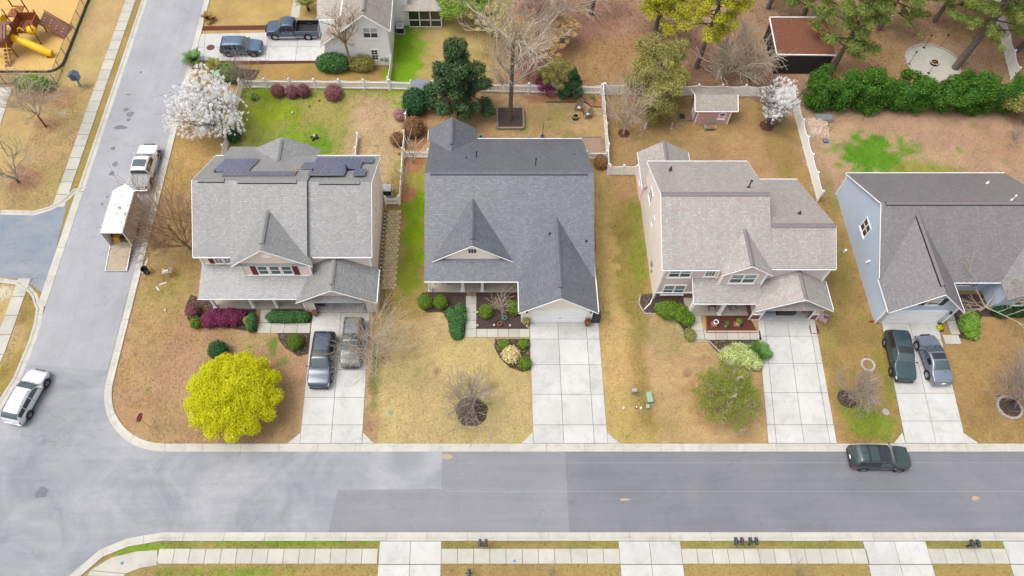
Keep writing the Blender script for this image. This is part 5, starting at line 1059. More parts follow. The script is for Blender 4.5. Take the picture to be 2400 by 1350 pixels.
def grow(mb,rn,p,d,L,r,lev,cfg,tips):
    """one branch and its children"""
    n=cfg['seg'] if lev<cfg['lev'] else 2; pts=[Vector(p)]; rad=[r]; dd=Vector(d).normalized(); q=Vector(p)
    for i in range(n):
        dd=(dd+Vector((rn.uniform(-1,1),rn.uniform(-1,1),rn.uniform(-1,1)))*cfg['wob']+Vector((0,0,cfg['up']))).normalized()
        q=q+dd*L/n; pts.append(q.copy()); rad.append(max(cfg['rmin'],r*(1-(1-cfg['taper'])*(i+1)/n)))
    mb.tube(pts,rad,cfg['sides'][min(lev,len(cfg['sides'])-1)],False)
    if lev>=cfg['lev']: tips.append(pts[-1]); return
    k=cfg['kids'][min(lev,len(cfg['kids'])-1)]
    for j in range(k):
        t_=(cfg['first']+(1-cfg['first'])*(j+rn.random())/k); f=t_*n; i=min(int(f),n-1); b0=pts[i].lerp(pts[i+1],f-i)
        ax=Vector((rn.uniform(-1,1),rn.uniform(-1,1),rn.uniform(-.6,1))).normalized(); dirn=(pts[i+1]-pts[i]).normalized()
        s=dirn.cross(ax); 
        if s.length<.1: continue
        s.normalize(); a=R(rn.uniform(*cfg['ang'])); nd_=dirn*math.cos(a)+s*math.sin(a)
        grow(mb,rn,b0,nd_,L*rn.uniform(*cfg['ratio']),max(cfg['rmin'],r*cfg['rr']),lev+1,cfg,tips)
BARE=dict(seg=3,wob=.16,up=.06,taper=.45,rmin=.011,sides=[6,5,4,3,3],kids=[5,5,5,4],lev=4,first=.25,ang=(22,48),ratio=(.55,.8),rr=.55)
def bare_tree(label,base,H,rad,seed,tm='twig',bm='bark',trunk=.25,r=.12,limbs=6,lev=3,kids=(5,5,4),spread=(20,50),up=.05,rmin=.012,lean=(0,0),name='bare_tree',cat='tree',wob=.16,tsplit=1,group=None,first=.25,s0=.72):
    rn=random.Random(seed); base=Vector(base); t=thing(name,base,label,cat,group); rmin*=1.0
    if lev==3: lev=4; kids=tuple(kids)+(3,)
    cfg=dict(BARE,lev=lev,kids=list(kids),up=up,rmin=rmin,wob=wob,first=first)
    th=H*trunk; top=base+Vector((lean[0]*th,lean[1]*th,th)); b=MB(); b.tube([base,base.lerp(top,.4)+Vector((rn.uniform(-.05,.05),rn.uniform(-.05,.05),0)),top],[r*1.25,r,r*.85],8); b.build('trunk',M[bm],t,smooth=True)
    cb=MB(); tips=[]
    for i in range(limbs):
        a=2*math.pi*(i+rn.uniform(-.3,.3))/limbs; th_=R(rn.uniform(*spread)); d=Vector((math.sin(th_)*math.cos(a),math.sin(th_)*math.sin(a),math.cos(th_)))+Vector((lean[0],lean[1],0))*.5
        st=base.lerp(top,rn.uniform(s0,1.0)); L=(H-th)*rn.uniform(.6,.8) if math.sin(th_)<.6 else rad*rn.uniform(.7,.95)
        grow(cb,rn,st,d,L,r*.62,1,cfg,tips)
    cb.build('crown',M[tm],t,recalc=False)
    return t,tips
def core(parent,cl,m,k=.8):
    b=MB()
    for i,c_ in enumerate(cl): b.blob((c_[0],c_[1],max(c_[2],.02)),(c_[3]*k,c_[4]*k,c_[5]*k),i+3,7,10,.12)
    for i,v in enumerate(b.v):
        if v[2]<0.01: b.v[i]=(v[0],v[1],0.01)
    return b.build('inner_foliage',m,parent,smooth=True,recalc=False)
def shrub(label,px,py,rx,rz,m,n=1500,size=.06,ry=None,seed=0,name='round_shrub',cat='shrub',group=None,z0=None,extra=(),inner=True,flat=.35,shell=.62):
    """(px,py): where the shrub stands on the ground in the photograph"""
    c_=at(px,py); ry=ry or rx; zc=rz*.92 if z0 is None else z0; t=thing(name,c_,label,cat,group); cl=[(c_.x,c_.y,zc,rx,ry,rz)]+[(c_.x+e[0],c_.y+e[1],e[2],e[3],e[4],e[5]) for e in extra]
    leaves('foliage',t,cl,int(n*1.15),size*1.05,M[m],seed+int(px),flat,shell)
    if inner: core(t,cl,M[m],.86)
    b=MB(); b.tube([(c_.x,c_.y,0),(c_.x,c_.y,zc)],[.05,.03],5); b.build('stem',M['barkd'],t)
    return t
def leafy(label,base,H,clumps,m,n,size,seed,bm='bark',r=.12,trunk=.3,cat='tree',name='leafy_tree',shell=.3,limbs=7,lev=2,group=None,flat=.3,tm=None,rmin=.015,asp=1.0):
    """clumps relative to the base"""
    rn=random.Random(seed); base=Vector(base); t=thing(name,base,label,cat,group); th=H*trunk
    b=MB(); b.tube([base,base+Vector((rn.uniform(-.08,.08),rn.uniform(-.08,.08),th*.5)),base+Vector((0,0,th))],[r*1.3,r,r*.8],8); b.build('trunk',M[bm],t,smooth=True)
    cb=MB(); tips=[]; cfg=dict(BARE,lev=lev,kids=[4,4],rmin=rmin)
    for c_ in clumps:
        q=base+Vector(c_[:3]); s=base+Vector((0,0,th*rn.uniform(.6,1)))
        cb.tube([s,s.lerp(q,.5)+Vector((0,0,.15)),q],[r*.5,r*.3,r*.12],5,False)
        for k in range(3): d=Vector((rn.uniform(-1,1)*c_[3],rn.uniform(-1,1)*c_[4],rn.uniform(-.3,1)*c_[5])); grow(cb,rn,s.lerp(q,rn.uniform(.5,1)),d,d.length*.9,r*.16,1,cfg,tips)
    cb.build('branches',M[tm or bm],t,recalc=False)
    leaves('crown',t,[(base.x+c_[0],base.y+c_[1],base.z+c_[2],c_[3],c_[4],c_[5]) for c_ in clumps],n,size,M[m],seed,flat,shell,None,asp)
    return t
def ring_clumps(rn,R_,zc,rz,k,rr,fill=True):
    out=[]
    for i in range(k):
        a=i*2.39996; f=math.sqrt((i+.5)/k); x,y=R_*f*math.cos(a),R_*f*math.sin(a); z=zc+rz*math.sqrt(max(0,1-f*f*.9))*rn.uniform(.75,1.05)
        q=rr*rn.uniform(.75,1.2); out.append((x,y,z,q,q,q*.8))
    return out
def palm(label,px,py,n,L,m,trunk=.3,seed=0,name='sago_palm',droop=.55,wid=.16,z=0):
    rn=random.Random(seed); c_=at(px,py); t=thing(name,c_,label,'palm',None,0,True)
    b=MB(); b.lathe((0,0,0),[(.16,0),(.2,trunk*.5),(.14,trunk)],9); b.build('trunk',M['barkd'],t)
    V=[]; 
    for k in range(9):
        s=k/8; x=L*(s-.12*s*s); zz=L*(.55*s-droop*s*s); V.append((x,zz))
    fm=MB()
    for k in range(1,9):
        x,zz=V[k]; wl=wid*L*math.sin(math.pi*min(1,k/9+.12))*1.6
        for sg in (1,-1):
            for h_ in (0,.5):
                x2=V[k-1][0]+(x-V[k-1][0])*h_; z2=V[k-1][1]+(zz-V[k-1][1])*h_
                fm.add([(x2,0,z2),(x2+.06,0,z2),(x2+.16*L+.05,sg*wl,z2+.05),(x2+.15*L,sg*wl,z2+.05)],[(0,1,2,3)])
    for k in range(8): fm.bar((V[k][0],0,V[k][1]),(V[k+1][0],0,V[k+1][1]),.03,.02)
    pr=fm.build('frond',M[m],t,recalc=False)
    for i in range(n):
        f=pr if i==0 else pr.copy()
        if i: COL.objects.link(f); f.parent=t
        f.location=(0,0,trunk*.95); f.rotation_euler=(0,R(rn.uniform(-48,12)),2*math.pi*i*.382+rn.uniform(-.2,.2)); k=rn.uniform(.8,1.1); f.scale=(k,k,k)
    return t
M['barkp']=mat('pine bark',C(128,114,108),.9,.3,5,None,.7,18)
LM=lambda k,n,a,b,g=1.6,**q: M.__setitem__(k,leafmat(n,C(*a,g),C(*b,g),**q))
LM('Lwhite','white blossom',(240,240,240),(255,255,255),g=2.0,trans=.35); LM('Lyel','spring yellow leaves',(160,158,14),(212,208,40),g=2.3,trans=.45); LM('Lhedge','hedge leaves',(34,78,20),(98,142,46),g=1.6,trans=.2); LM('Lmag','magnolia leaves',(30,62,32),(84,110,66),rough=.45); LM('Lolive','olive oak leaves',(112,116,56),(178,168,98),g=1.8,trans=.3); LM('Lpine','pine needles',(84,108,52),(150,160,76),trans=.15); LM('Lpiney','pollen yellow pine needles',(130,140,50),(206,196,50),trans=.15)
LM('Lpurple','purple loropetalum leaves',(84,26,58),(146,58,98)); LM('Lmaroon','maroon brown leaves',(98,60,66),(150,96,100)); LM('Lbrown','russet brown leaves',(104,72,48),(158,122,84)); LM('Lbox','boxwood leaves',(56,86,22),(120,146,40)); LM('Ldark','dark holly leaves',(24,62,36),(66,104,60)); LM('Ljun','juniper leaves',(40,84,40),(92,130,70)); LM('Lvar','variegated leaves',(130,150,70),(206,214,150)); LM('Lspr','fresh spring green',(88,138,44),(158,182,80),trans=.2); LM('Lor','orange spring buds',(190,150,104),(214,186,134),trans=.25); LM('Lpk','pink mauve buds',(150,100,110),(196,150,150),trans=.2); LM('Lgold','golden grass',(178,158,108),(216,200,150)); LM('Lsago','sago fronds',(40,84,32),(86,122,50)); LM('Lmyr','wax myrtle leaves',(120,132,48),(176,170,80),trans=.2); LM('Lsparse','lime new leaves',(118,132,48),(164,170,76),g=1.7,trans=.35)
M['sago']=mat('sago palm fronds',C(84,122,50,1.3),.5,.25,2); M['sagoy']=mat('yellowing palm fronds',C(150,150,64),.6,.25,2); M['sagob']=mat('browning palm fronds',C(176,146,74),.7,.25,2)
def disc(name,px,py,rx,m,z=.012,ryk=1.0,seed=0):
    rn=random.Random(seed); c_=at(px,py); ph=[rn.uniform(0,6.3) for _ in range(3)]; n=36
    pts=[(c_.x+rx*(1+.05*math.sin(3*a+ph[0])+.04*math.sin(7*a+ph[1]))*math.cos(a),c_.y+rx*ryk*(1+.05*math.sin(4*a+ph[2]))*math.sin(a)) for a in [2*math.pi*i/n for i in range(n)]]
    b=MB(); b.v=[(p[0],p[1],z) for p in pts]+[(c_.x+(p[0]-c_.x)*.6,c_.y+(p[1]-c_.y)*.6,z+.05) for p in pts]; b.f=[(i,(i+1)%n,n+(i+1)%n,n+i) for i in range(n)]+[tuple(range(n,2*n))]
    return b.build(name,M[m],None,kind='structure',recalc=False)
def bed(name,pix,m,z=.022):
    pts=[tuple(at(*p)[:2]) for p in pix]; return sheet(name,pts,z,M[m])
# ------------------------------------------------------------------ mulch beds
bed('mulch_bed',[(1018,684),(1094,684),(1093,775),(1085,795),(1062,792),(1050,760),(1048,735),(1030,732),(1000,733),(982,720),(978,700),(990,686)],'mulch')
bed('mulch_bed',[(1116,684),(1222,684),(1222,755),(1240,772),(1114,772)],'mulch'); bed('mulch_bed',[(1160,794),(1241,794),(1243,866),(1225,872),(1195,862),(1170,838),(1158,812)],'mulch')
bed('mulch_bed',[(650,778),(728,778),(722,830),(700,836),(668,815),(652,795)],'mulch'); bed('mulch_bed',[(448,690),(470,700),(600,720),(602,778),(570,775),(520,766),(470,770),(440,750),(436,715)],'mulch'); bed('mulch_bed',[(622,718),(738,718),(738,757),(622,757)],'mulch')
bed('mulch_bed',[(1505,690),(1530,688),(1625,695),(1632,800),(1612,790),(1590,755),(1560,737),(1510,733),(1498,712)],'mulch'); bed('mulch_bed',[(1654,734),(1752,734),(1775,779),(1657,779)],'redmulch'); bed('mulch_bed',[(1655,798),(1790,790),(1785,855),(1760,862),(1720,855),(1680,825)],'mulch')
bed('mulch_bed',[(1897,762),(1914,762),(1920,780),(1901,780)],'redmulch'); bed('mulch_bed',[(2185,755),(2207,752),(2212,778),(2190,778)],'mulch'); bed('mulch_bed',[(2240,690),(2400,690),(2400,745),(2300,742),(2285,800),(2235,790),(2225,735)],'mulch')
bed('mulch_bed',[(1228,225),(1410,225),(1414,250),(1395,253),(1375,240),(1340,238),(1290,240),(1240,240)],'straw'); bed('mulch_bed',[(950,260),(1000,258),(1002,330),(985,350),(955,350)],'straw'); bed('mulch_bed',[(1386,520),(1394,520),(1396,590),(1386,590)],'redmulch'); bed('mulch_bed',[(560,160),(610,165),(590,200),(565,205),(520,190)],'mulch'); bed('mulch_bed',[(462,62),(745,57),(745,68),(470,72)],'redmulch'); bed('mulch_bed',[(470,142),(750,142),(750,148),(560,152)],'redmulch')
for a,b_,r_,m_,k in ((1105,965,1.3,'mulch',1),(968,385,1.0,'straw',1),(955,455,.9,'straw',1),(1462,313,.6,'redmulch',1),(1797,296,.75,'redmulch',1),(2365,950,1.0,'mulch',1),(1985,935,.8,'mulch',2)): disc('mulch_ring',a,b_,r_,m_,.012,1,k)
# ------------------------------------------------------------------ trees
rn0=random.Random(11)
# white blossom tree
def blossom(label,px,py,H,Rr,n,seed,k=520,lean=(0,0),sq=1.0):
    b0=at(px,py); rn=random.Random(seed); t,tips=bare_tree(label,b0,H*.8,Rr*.75,seed,'twigd','barkd',.22,.13,9,3,(5,4,3),(10,62),.05,.014,lean,'blossom_tree')
    cl=[]; zc=H*.56; rz=H*.46
    while len(cl)<k:
        d=Vector((rn.gauss(0,1),rn.gauss(0,1),rn.gauss(0,1))).normalized()*(rn.random()**.42)
        f=1+.16*math.sin(3*math.atan2(d.y,d.x)+seed)+.1*math.sin(5*d.z+seed)
        s_=rn.uniform(.09,.2); cl.append((b0.x+lean[0]*zc+d.x*Rr*f,b0.y+lean[1]*zc+d.y*Rr*f*sq,zc+d.z*rz*f,s_,s_,s_))
    leaves('blossom',t,cl,n,.047,M['Lwhite'],seed,.3,.1); return t
blossom('large tree covered in white blossom beside the side street',510,308,6.6,3.7,52000,3,1500); blossom('slim white blossom tree between the two white fence corners',1798,297,6.0,1.7,15000,8,420,lean=(.05,.1))
bare_tree('bare grey tree on pine straw nearest the playground fence',at(108,297),6.2,3.2,21,'twig','bark',.3,.1,7,3,(6,5,4),(15,45),.06,.012)
bare_tree('forked bare tree on pine straw at the left edge above the court',at(44,427),5.2,2.6,22,'twigp','bark',.12,.12,4,3,(4,5,4),(20,48),.05,.012)
bare_tree('wide brown bare tree left of the solar roof house',at(447,585),6.6,4.0,23,'twigb','bark',.10,.09,13,3,(7,6,5),(18,66),.03,.011,(-.35,.15),wob=.14)
bare_tree('bare grey tree beside the driveway, branches over the parked suv',at(880,838),5.6,3.2,24,'twig','bark',.12,.09,11,3,(6,5,4),(12,55),.04,.0085)
t,_=bare_tree('small dark bare tree on a round mulch bed in the front lawn',at(1104,962),3.9,2.6,25,'twigp','barkd',.15,.08,10,3,(6,5,4),(15,60),.05,.011)
bare_tree('brown twiggy bare bush beside the blue house driveway',at(1988,938),2.7,1.9,26,'twigp','bark',.1,.07,10,3,(6,5,4),(10,60),.04,.010,(.25,.2),name='bare_bush',cat='bush')
bare_tree('bare pinkish tree in a stone ring at the right edge',at(2372,948),5.0,3.2,27,'twigp','barkd',.15,.12,10,3,(6,5,5),(15,62),.04,.011,(-.1,.2))
bare_tree('pale bare tree in front of the blue house windows',at(2296,728),5.2,3.4,28,'twig','twig',.1,.1,5,3,(5,4,3),(20,60),.04,.014,(.5,.2))
bare_tree('tall pale bare tree rising from the square timber planter',at(1195,283),14.0,4.6,29,'twig','bark',.72,.22,11,4,(5,4,4,3),(32,70),.06,.009,(0,.02),s0=.42)
bare_tree('pale bare tree on a small red mulch ring behind the tan roof',at(1461,314),6.2,2.4,30,'twig','twig',.2,.11,8,3,(5,5,4),(14,50),.06,.012)
for i,(a,b_,h_,r_,s_,lab) in enumerate(((1695,190,5.6,2.6,31,'bare grey tree behind the pink shed, left of two'),(1745,188,5.0,2.2,32,'bare grey tree beside the screened shed, right of two'),(1310,60,9,3.6,34,'bare tree in the leaf litter at the top centre'),(1258,100,9,3.5,35,'bare tree with pale limbs behind the orange shrubs'))): bare_tree(lab,at(a,b_),h_,r_,s_,'twig','bark',.15,.14,9,3,(6,5,4),(15,55),.05,.012)
bare_tree('thin bare tree in front of the white rear house',at(826,166),7.5,1.8,33,'twigb','twigb',.55,.13,7,3,(4,4,3),(25,60),.05,.011,(-.06,.04))
bare_tree('slender pinkish bare shrub at the white fence corner by the palms',at(590,225),4.6,1.4,36,'twigp','twigp',.1,.05,7,3,(5,4,3),(8,26),.07,.010,name='bare_bush',cat='bush')
for i,(a,b_,h_,lab) in enumerate(((968,383,3.4,'pruned bare stems on pine straw by the picket gate'),(955,452,3.6,'pruned bare stems on pine straw lower along the fence'))): bare_tree(lab,at(a,b_),h_,.8,41+i,'twig','twigb',.05,.06,7,2,(3,2),(6,22),.06,.03,name='pruned_tree',first=.7)
for i,(a,b_,lab) in enumerate(((1870,1342,'low pinkish bare shrub on the near verge'),(1290,1348,'thin pale bare shrub at the bottom edge of the photo'))): bare_tree(lab,at(a,b_),1.2,1.2,51+i,'twigp','twigp',.05,.03,9,2,(6,5),(20,65),.04,.008,name='bare_bush',cat='bush')
bare_tree('dead grey bush at the right edge behind the blue house',at(2375,325),1.5,1.6,54,'twigp','twigp',.05,.05,10,2,(6,5),(25,70),.02,.012,name='bare_bush',cat='bush')
# yellow tree
cl=ring_clumps(random.Random(2),3.2,1.9,2.0,70,.62)+[(3.3*math.cos(a)*1.0,3.2*math.sin(a),2.2,.7,.7,.7) for a in [i*.483 for i in range(13)]]
leafy('bright yellow green rounded tree in the corner front lawn',at(566,950),4.6,cl,'Lyel',75000,.055,5,'bark',.13,.28,name='yellow_tree')
def wild(seed,k,rx,ry,z0,z1,r0,r1,dx=0,dy=0):
    rn=random.Random(seed); out=[]
    while len(out)<k:
        x,y,z=rn.uniform(-1,1),rn.uniform(-1,1),rn.uniform(-1,1); a=math.atan2(y,x); lim=1+.22*math.sin(2*a+seed)+.15*math.sin(5*a+2*seed)
        if x*x+y*y+z*z*.9>lim*lim*.9: continue
        q=rn.uniform(r0,r1); out.append((dx+x*rx,dy+y*ry,(z0+z1)/2+z*(z1-z0)/2,q,q*rn.uniform(.8,1.3),q*rn.uniform(.5,.8)))
    return out
leafy('feathery lime green tree in the tan roofed house front lawn',at(1690,945),4.2,[(c_[0]*(1+.1*math.sin(i)),c_[1]*(1+.1*math.cos(2*i)),c_[2],c_[3],c_[4],c_[5]) for i,c_ in enumerate(ring_clumps(random.Random(14),2.55,1.2,1.9,58,.5))],'Lsparse',17000,.048,6,'bark',.1,.2,shell=.05,tm='twig',lev=3)
# olive oak
leafy('broad olive green tree overhanging the white fence',at(1535,252),7.0,wild(5,120,3.8,4.2,1.0,6.3,.4,.95,0,1.0),'Lolive',46000,.07,7,'bark',.2,.2,name='olive_tree',shell=.25,tm='twig')
# magnolia: narrow cone of dark glossy leaves
cl=[]
rm=random.Random(6)
for i in range(62):
    f=((i+.5)/62)**1.15; z=.9+8.6*f; rr=(2.75*(1-f)**.75+.3)*(1+.3*math.sin(i*1.7)); a=i*2.4+rm.uniform(-.5,.5); q=rr*rm.uniform(.45,1.05); s=rm.uniform(.45,.95); cl.append((q*math.cos(a),q*math.sin(a),z,s,s*rm.uniform(.8,1.2),s*.75))
leafy('tall dark green magnolia beside the blue grey roof',at(1075,268),9.8,cl,'Lmag',36000,.09,8,'barkd',.16,.5,name='magnolia_tree',shell=.3)
cl=[(rm.uniform(-1,1)*1.1*(1-i/30),rm.uniform(-1,1)*1.1*(1-i/30),.4+i*.115,.55*(1-i/48),.55*(1-i/48),.4) for i in range(30)]
leafy('small dark cedar standing at the white picket fence',at(1338,226),3.6,cl,'Ldark',9000,.06,9,'barkd',.08,.3,name='cedar_tree')
# pines
def pine(label,px,py,H,seed,z0=5.0,n=9000,m='Lpine',rad=2.8,r=.26,lean=(0,0),nb=38):
    rn=random.Random(seed); b0=at(px,py); t=thing('pine_tree',b0,label,'tree'); top=b0+Vector((lean[0]*H,lean[1]*H,H))
    MB().tube([b0,b0.lerp(top,.35),b0.lerp(top,.7),top],[r*1.2,r,r*.65,r*.2],9).build('trunk',M['barkp'],t,smooth=True)
    b=MB(); cl=[]
    for i in range(nb):
        f=(i+rn.random())/nb; z=z0+(H-z0)*f; o=b0.lerp(top,z/H); a=i*2.4+rn.uniform(-.3,.3); L=rad*(1-.65*f)*rn.uniform(.6,1.1); e=o+Vector((L*math.cos(a),L*math.sin(a),rn.uniform(-.3,.5)))
        b.tube([o,o.lerp(e,.5)+Vector((0,0,.15)),e],[.07,.05,.02],4,False)
        for k in range(6): q=o.lerp(e,rn.uniform(.35,1.1)); s=rn.uniform(.35,.75); cl.append((q.x+rn.uniform(-.35,.35),q.y+rn.uniform(-.35,.35),q.z+rn.uniform(-.1,.25),s,s,s*.55))
    b.build('branches',M['barkd'],t,recalc=False); leaves('needles',t,cl,n,.12,M[m],seed,.2,.1,None,.45); return t
for i,(a,b_,H,z0,n,m_,rad,lab) in enumerate(((1632,158,16,6.5,11000,'Lpiney',3.0,'pine with yellow pollen cones left of the bare grey trees'),(1945,172,17,4.5,12000,'Lpine',3.0,'pine beside the right corner of the screened shed'),(1872,60,16,3.0,9000,'Lpine',2.6,'pine directly behind the screened shed roof'),(2238,160,18,6.5,12000,'Lpine',3.2,'thick trunked leaning pine at the round stone patio'),(1535,75,9,2.0,9000,'Lpiney',2.6,'low pine with yellow cones at the top, left of the pines'),(2060,70,15,2.5,11000,'Lpine',3.2,'pine above the round patio, near the top edge'),(2190,50,16,2.5,11000,'Lpine',3.4,'dense pine right of the patio at the top edge'),(2385,120,13,2.0,12000,'Lmyr',3.0,'yellow green pine at the top right corner'),(2310,60,14,2.0,10000,'Lpine',3.0,'pine overhanging the far right white fence'),(1800,20,15,3.5,7000,'Lpine',2.4,'thin pine at the top edge left of the screened shed'),(1385,35,14,7,2500,'Lpine',1.5,'slim pine trunk in the leaf litter at the top centre'))):
    pine(lab,a,b_,H*.82,60+i,max(2.2,z0*.75),int(n*2.4),m_,rad*1.3,.33 if '2238' in str(a) else .22,(.03,.0) if a!=2238 else (.10,.05))
leafy('loose bright green tree in front of the rear sunroom',at(1085,50),6.0,[(c_[0],c_[1],c_[2],c_[3],c_[4],c_[5]) for c_ in ring_clumps(random.Random(8),2.8,2.0,2.4,22,.8)],'Lspr',12000,.08,12,'bark',.12,.25,shell=.1,tm='twig')
# orange, pink and mauve budding shrubs in the wood edge
for i,(a,b_,R_,H,m_,n,lab) in enumerate(((1300,200,1.9,3.4,'Lolive',9000,'olive shrub with rusty tips left of the small cedar'),(1275,150,2.0,4.2,'Lor',4500,'orange budding shrub behind the picket fence'),(1240,180,1.6,3.4,'Lpk',4500,'pink mauve budding shrub behind the tall bare tree'),(1280,212,1.0,1.6,'Lpurple',3500,'dark purple shrub low behind the picket fence'),(1315,110,1.8,4.6,'Lor',5000,'loose orange budding shrub at the wood edge'),(1255,70,2.0,4.5,'Lpk',3500,'pale mauve budding shrub near the top centre'),(1215,120,1.8,4.4,'Lgold',3000,'straw coloured budding shrub left of the orange one'),(1150,85,2.4,4.5,'Lgold',3500,'straw coloured budding tree above the magnolia'))):
    leafy(lab,at(a,b_),H,ring_clumps(random.Random(70+i),R_,H*.35,H*.45,24,.42),m_,n,.06,80+i,'bark',.07,.2,'shrub','budding_shrub',.1,tm='twig',rmin=.012)
# hedge of big evergreen shrubs, each one its own plant
labs=['leftmost','second','third','fourth','fifth','sixth','seventh','eighth','ninth','rightmost']
for i in range(10):
    x=34.6+i*2.14; rn=random.Random(90+i); Y=55.6+rn.uniform(-.25,.25)-i*.05; t=thing('evergreen_shrub',(x,Y,0),'%s of the ten bright green evergreen shrubs in the tall back hedge'%labs[i],'shrub','tall evergreen hedge shrubs')
    cl=[(x+rn.uniform(-1.0,1.0),Y+rn.uniform(-1.2,1.5),rn.uniform(.5,3.7),rn.uniform(.4,.85),rn.uniform(.4,.85),rn.uniform(.35,.7)) for k in range(20)]+[(x,Y,1.3,1.2,1.5,1.3),(x,Y-.3,2.4,1.0,1.2,.9)]
    leaves('foliage',t,cl,12000,.08,M['Lhedge'],90+i,.35,.45); core(t,cl[-2:],M['Lhedge'],.85); MB().tube([(x,Y,0),(x,Y,1.8)],[.1,.05],6).build('stem',M['barkd'],t)
leafy('olive drab bush at the right edge beyond the hedge',at(2385,270),4.0,ring_clumps(random.Random(9),2.2,1.4,1.6,20,.8),'Lolive',11000,.09,13,'bark',.1,.2,'shrub','evergreen_shrub')
# ------------------------------------------------------------------ shrubs
S=shrub
for a,b_,lab in ((653,222,'first purple shrub from the left along the picket fence'),(686,224,'second purple shrub from the left along the picket fence'),(713,222,'third, browner purple shrub along the picket fence'),(783,226,'largest purple shrub standing alone at the picket fence')): S(lab,a,b_,.68 if a!=783 else .95,.62,'Lmaroon',2600,.055,group='purple shrubs along the picket fence')
S('large round dark green holly below the small grey shed',975,258,1.3,1.35,'Ldark',6500,.07); S('small round pink shrub left of the dividing fence',938,277,.62,.6,'Lpk',1800,.05); S('large round russet shrub right of the dividing fence',971,312,1.05,1.0,'Lbrown',4500,.055); S('loose brown shrub left of the dividing fence',932,335,.72,.65,'Lbrown',2000,.05); S('dark green shrub at the foot of the blossom side fence',551,326,.75,.7,'Ldark',2200,.06); S('small green tuft beside the corner fence post',598,232,.4,.35,'Lbox',700,.05); S('brown twiggy round shrub at the right gate',1407,388,.72,.62,'Lbrown',2200,.045)
S('clipped round dark green shrub above the yellow tree',517,830,.82,.8,'Ldark',3600,.05); S('round yellow green shrub in the mulch by the slate suv',694,808,.66,.64,'Lbox',2800,.05)
c0=at(528,752); S('sprawling purple hedge in front of the porch columns',528,754,1.0,.6,'Lpurple',9500,.05,.75,name='purple_hedge',extra=[(-1.15,-.1,.55,.75,.75,.6),(1.0,.1,.55,.8,.7,.6),(-.5,.35,.6,.7,.6,.6),(.5,.4,.6,.7,.6,.6),(1.55,.45,.5,.45,.45,.5)])
S('narrow dark green shrub at the right end of the purple hedge',592,762,.42,.55,'Ljun',2600,.06,.85); S('dull green shrub at the left end of the porch',455,735,.62,.55,'Lmaroon',1800,.05); S('lime green shrub left of the purple hedge',463,762,.5,.5,'Lbox',1600,.05); S('small yellow shrub tucked behind the purple hedge',580,756,.3,.42,'Lmyr',700,.05)
S('long clipped dark green hedge by the garage of the solar roof house',677,748,.9,.5,'Ljun',7000,.055,.5,name='clipped_hedge',extra=[(-1.15,0,.48,.75,.5,.5),(1.15,0,.48,.75,.5,.5),(.5,0,.5,.7,.52,.5),(-.5,0,.5,.7,.52,.5)])
for a,b_,r_,lab in ((998,714,.62,'left of the two round boxwoods at the porch corner'),(1033,714,.6,'right of the two round boxwoods at the porch corner'),(1138,736,.6,'round boxwood left of the tall bare ornamental shrub'),(1204,728,.6,'round boxwood right of the tall bare ornamental shrub'),(1181,814,.48,'small boxwood at the upper left of the island bed'),(1226,810,.42,'small boxwood at the upper right of the island bed'),(1229,856,.55,'round boxwood at the lower right of the island bed')): S(lab,a,b_,r_,r_*.95,'Lbox',2600,.045,group='round boxwoods by the blue grey roof')
S('creeping juniper spilling beside the front walk',1070,775,.62,.45,'Ljun',8000,.06,1.0,name='juniper',extra=[(.1,1.0,.4,.75,.8,.45),(-.35,1.5,.35,.75,.6,.4),(.3,1.9,.4,.5,.5,.45),(.1,-.5,.35,.5,.5,.4),(0,.4,.45,.65,.7,.45)])
bare_tree('tall bare ornamental shrub in the mulch by the cream porch',at(1172,728),2.7,1.2,61,'twig','twigb',.05,.045,22,2,(5,4),(8,50),.05,.011,name='bare_bush',cat='bush')
S('golden ornamental grass clump in the island bed',1197,838,.72,.62,'Lgold',4200,.09,inner=False,name='ornamental_grass',shell=.1)
S('big glossy green shrub at the left corner of the taupe house',1565,735,.95,.72,'Lbox',11000,.065,.8,extra=[(.95,-.3,.6,.8,.75,.65),(-.5,.15,.6,.7,.6,.6),(1.5,-.8,.5,.6,.6,.55)],seed=2); S('scrubby grey green shrub at the tip of the corner bed',1615,788,.5,.35,'Lolive',1500,.05,.6,inner=False)
S('large pale variegated shrub at the bend of the front walk',1715,840,1.15,.7,'Lvar',11000,.06,.85,extra=[(1.0,-.35,.6,.95,.8,.65),(.5,.5,.6,.9,.6,.6),(1.7,-.75,.45,.6,.5,.5)]); palm('dark sago palm at the edge of the tan roofed house driveway',1777,830,30,1.25,'sago',.3,2)
S('leafy green shrub at the corner of the blue house walk',2262,770,.85,.75,'Lspr',4800,.06,extra=[(.2,-.6,.45,.6,.6,.5),(.3,.7,.6,.7,.6,.6)]); S('dark green shrub row under the blue house window',2345,735,1.0,.55,'Ldark',5000,.065,.6,extra=[(1.3,.1,.5,.9,.6,.5)]); S('tiny yellow plant in the small bed by the blue house walk',2200,770,.22,.2,'Lyel',400,.05)
S('broad dark green shrub under the white rear house wall',785,163,1.7,1.05,'Ljun',9000,.08,.9,extra=[(-1.0,.1,.8,.9,.8,.8)]); S('lighter green shrub right of the thin bare tree',852,162,1.2,.9,'Lolive',5200,.08,.8,extra=[(-.8,0,.7,.7,.6,.7)])
S('low green bush against the playground fence',85,208,1.9,.9,'Lspr',5000,.09,.7,name='bush'); palm('green sago palm at the mouth of the rear driveway',457,148,26,1.35,'sago',.5,3); palm('yellowing palm beside the rear driveway',508,165,26,1.3,'sagoy',.5,4); palm('browning small palm on the lawn at the top',490,48,24,1.0,'sagob',.3,5); palm('tall yellow green palm beside the rear house garage',724,25,26,1.6,'sagoy',1.2,6)
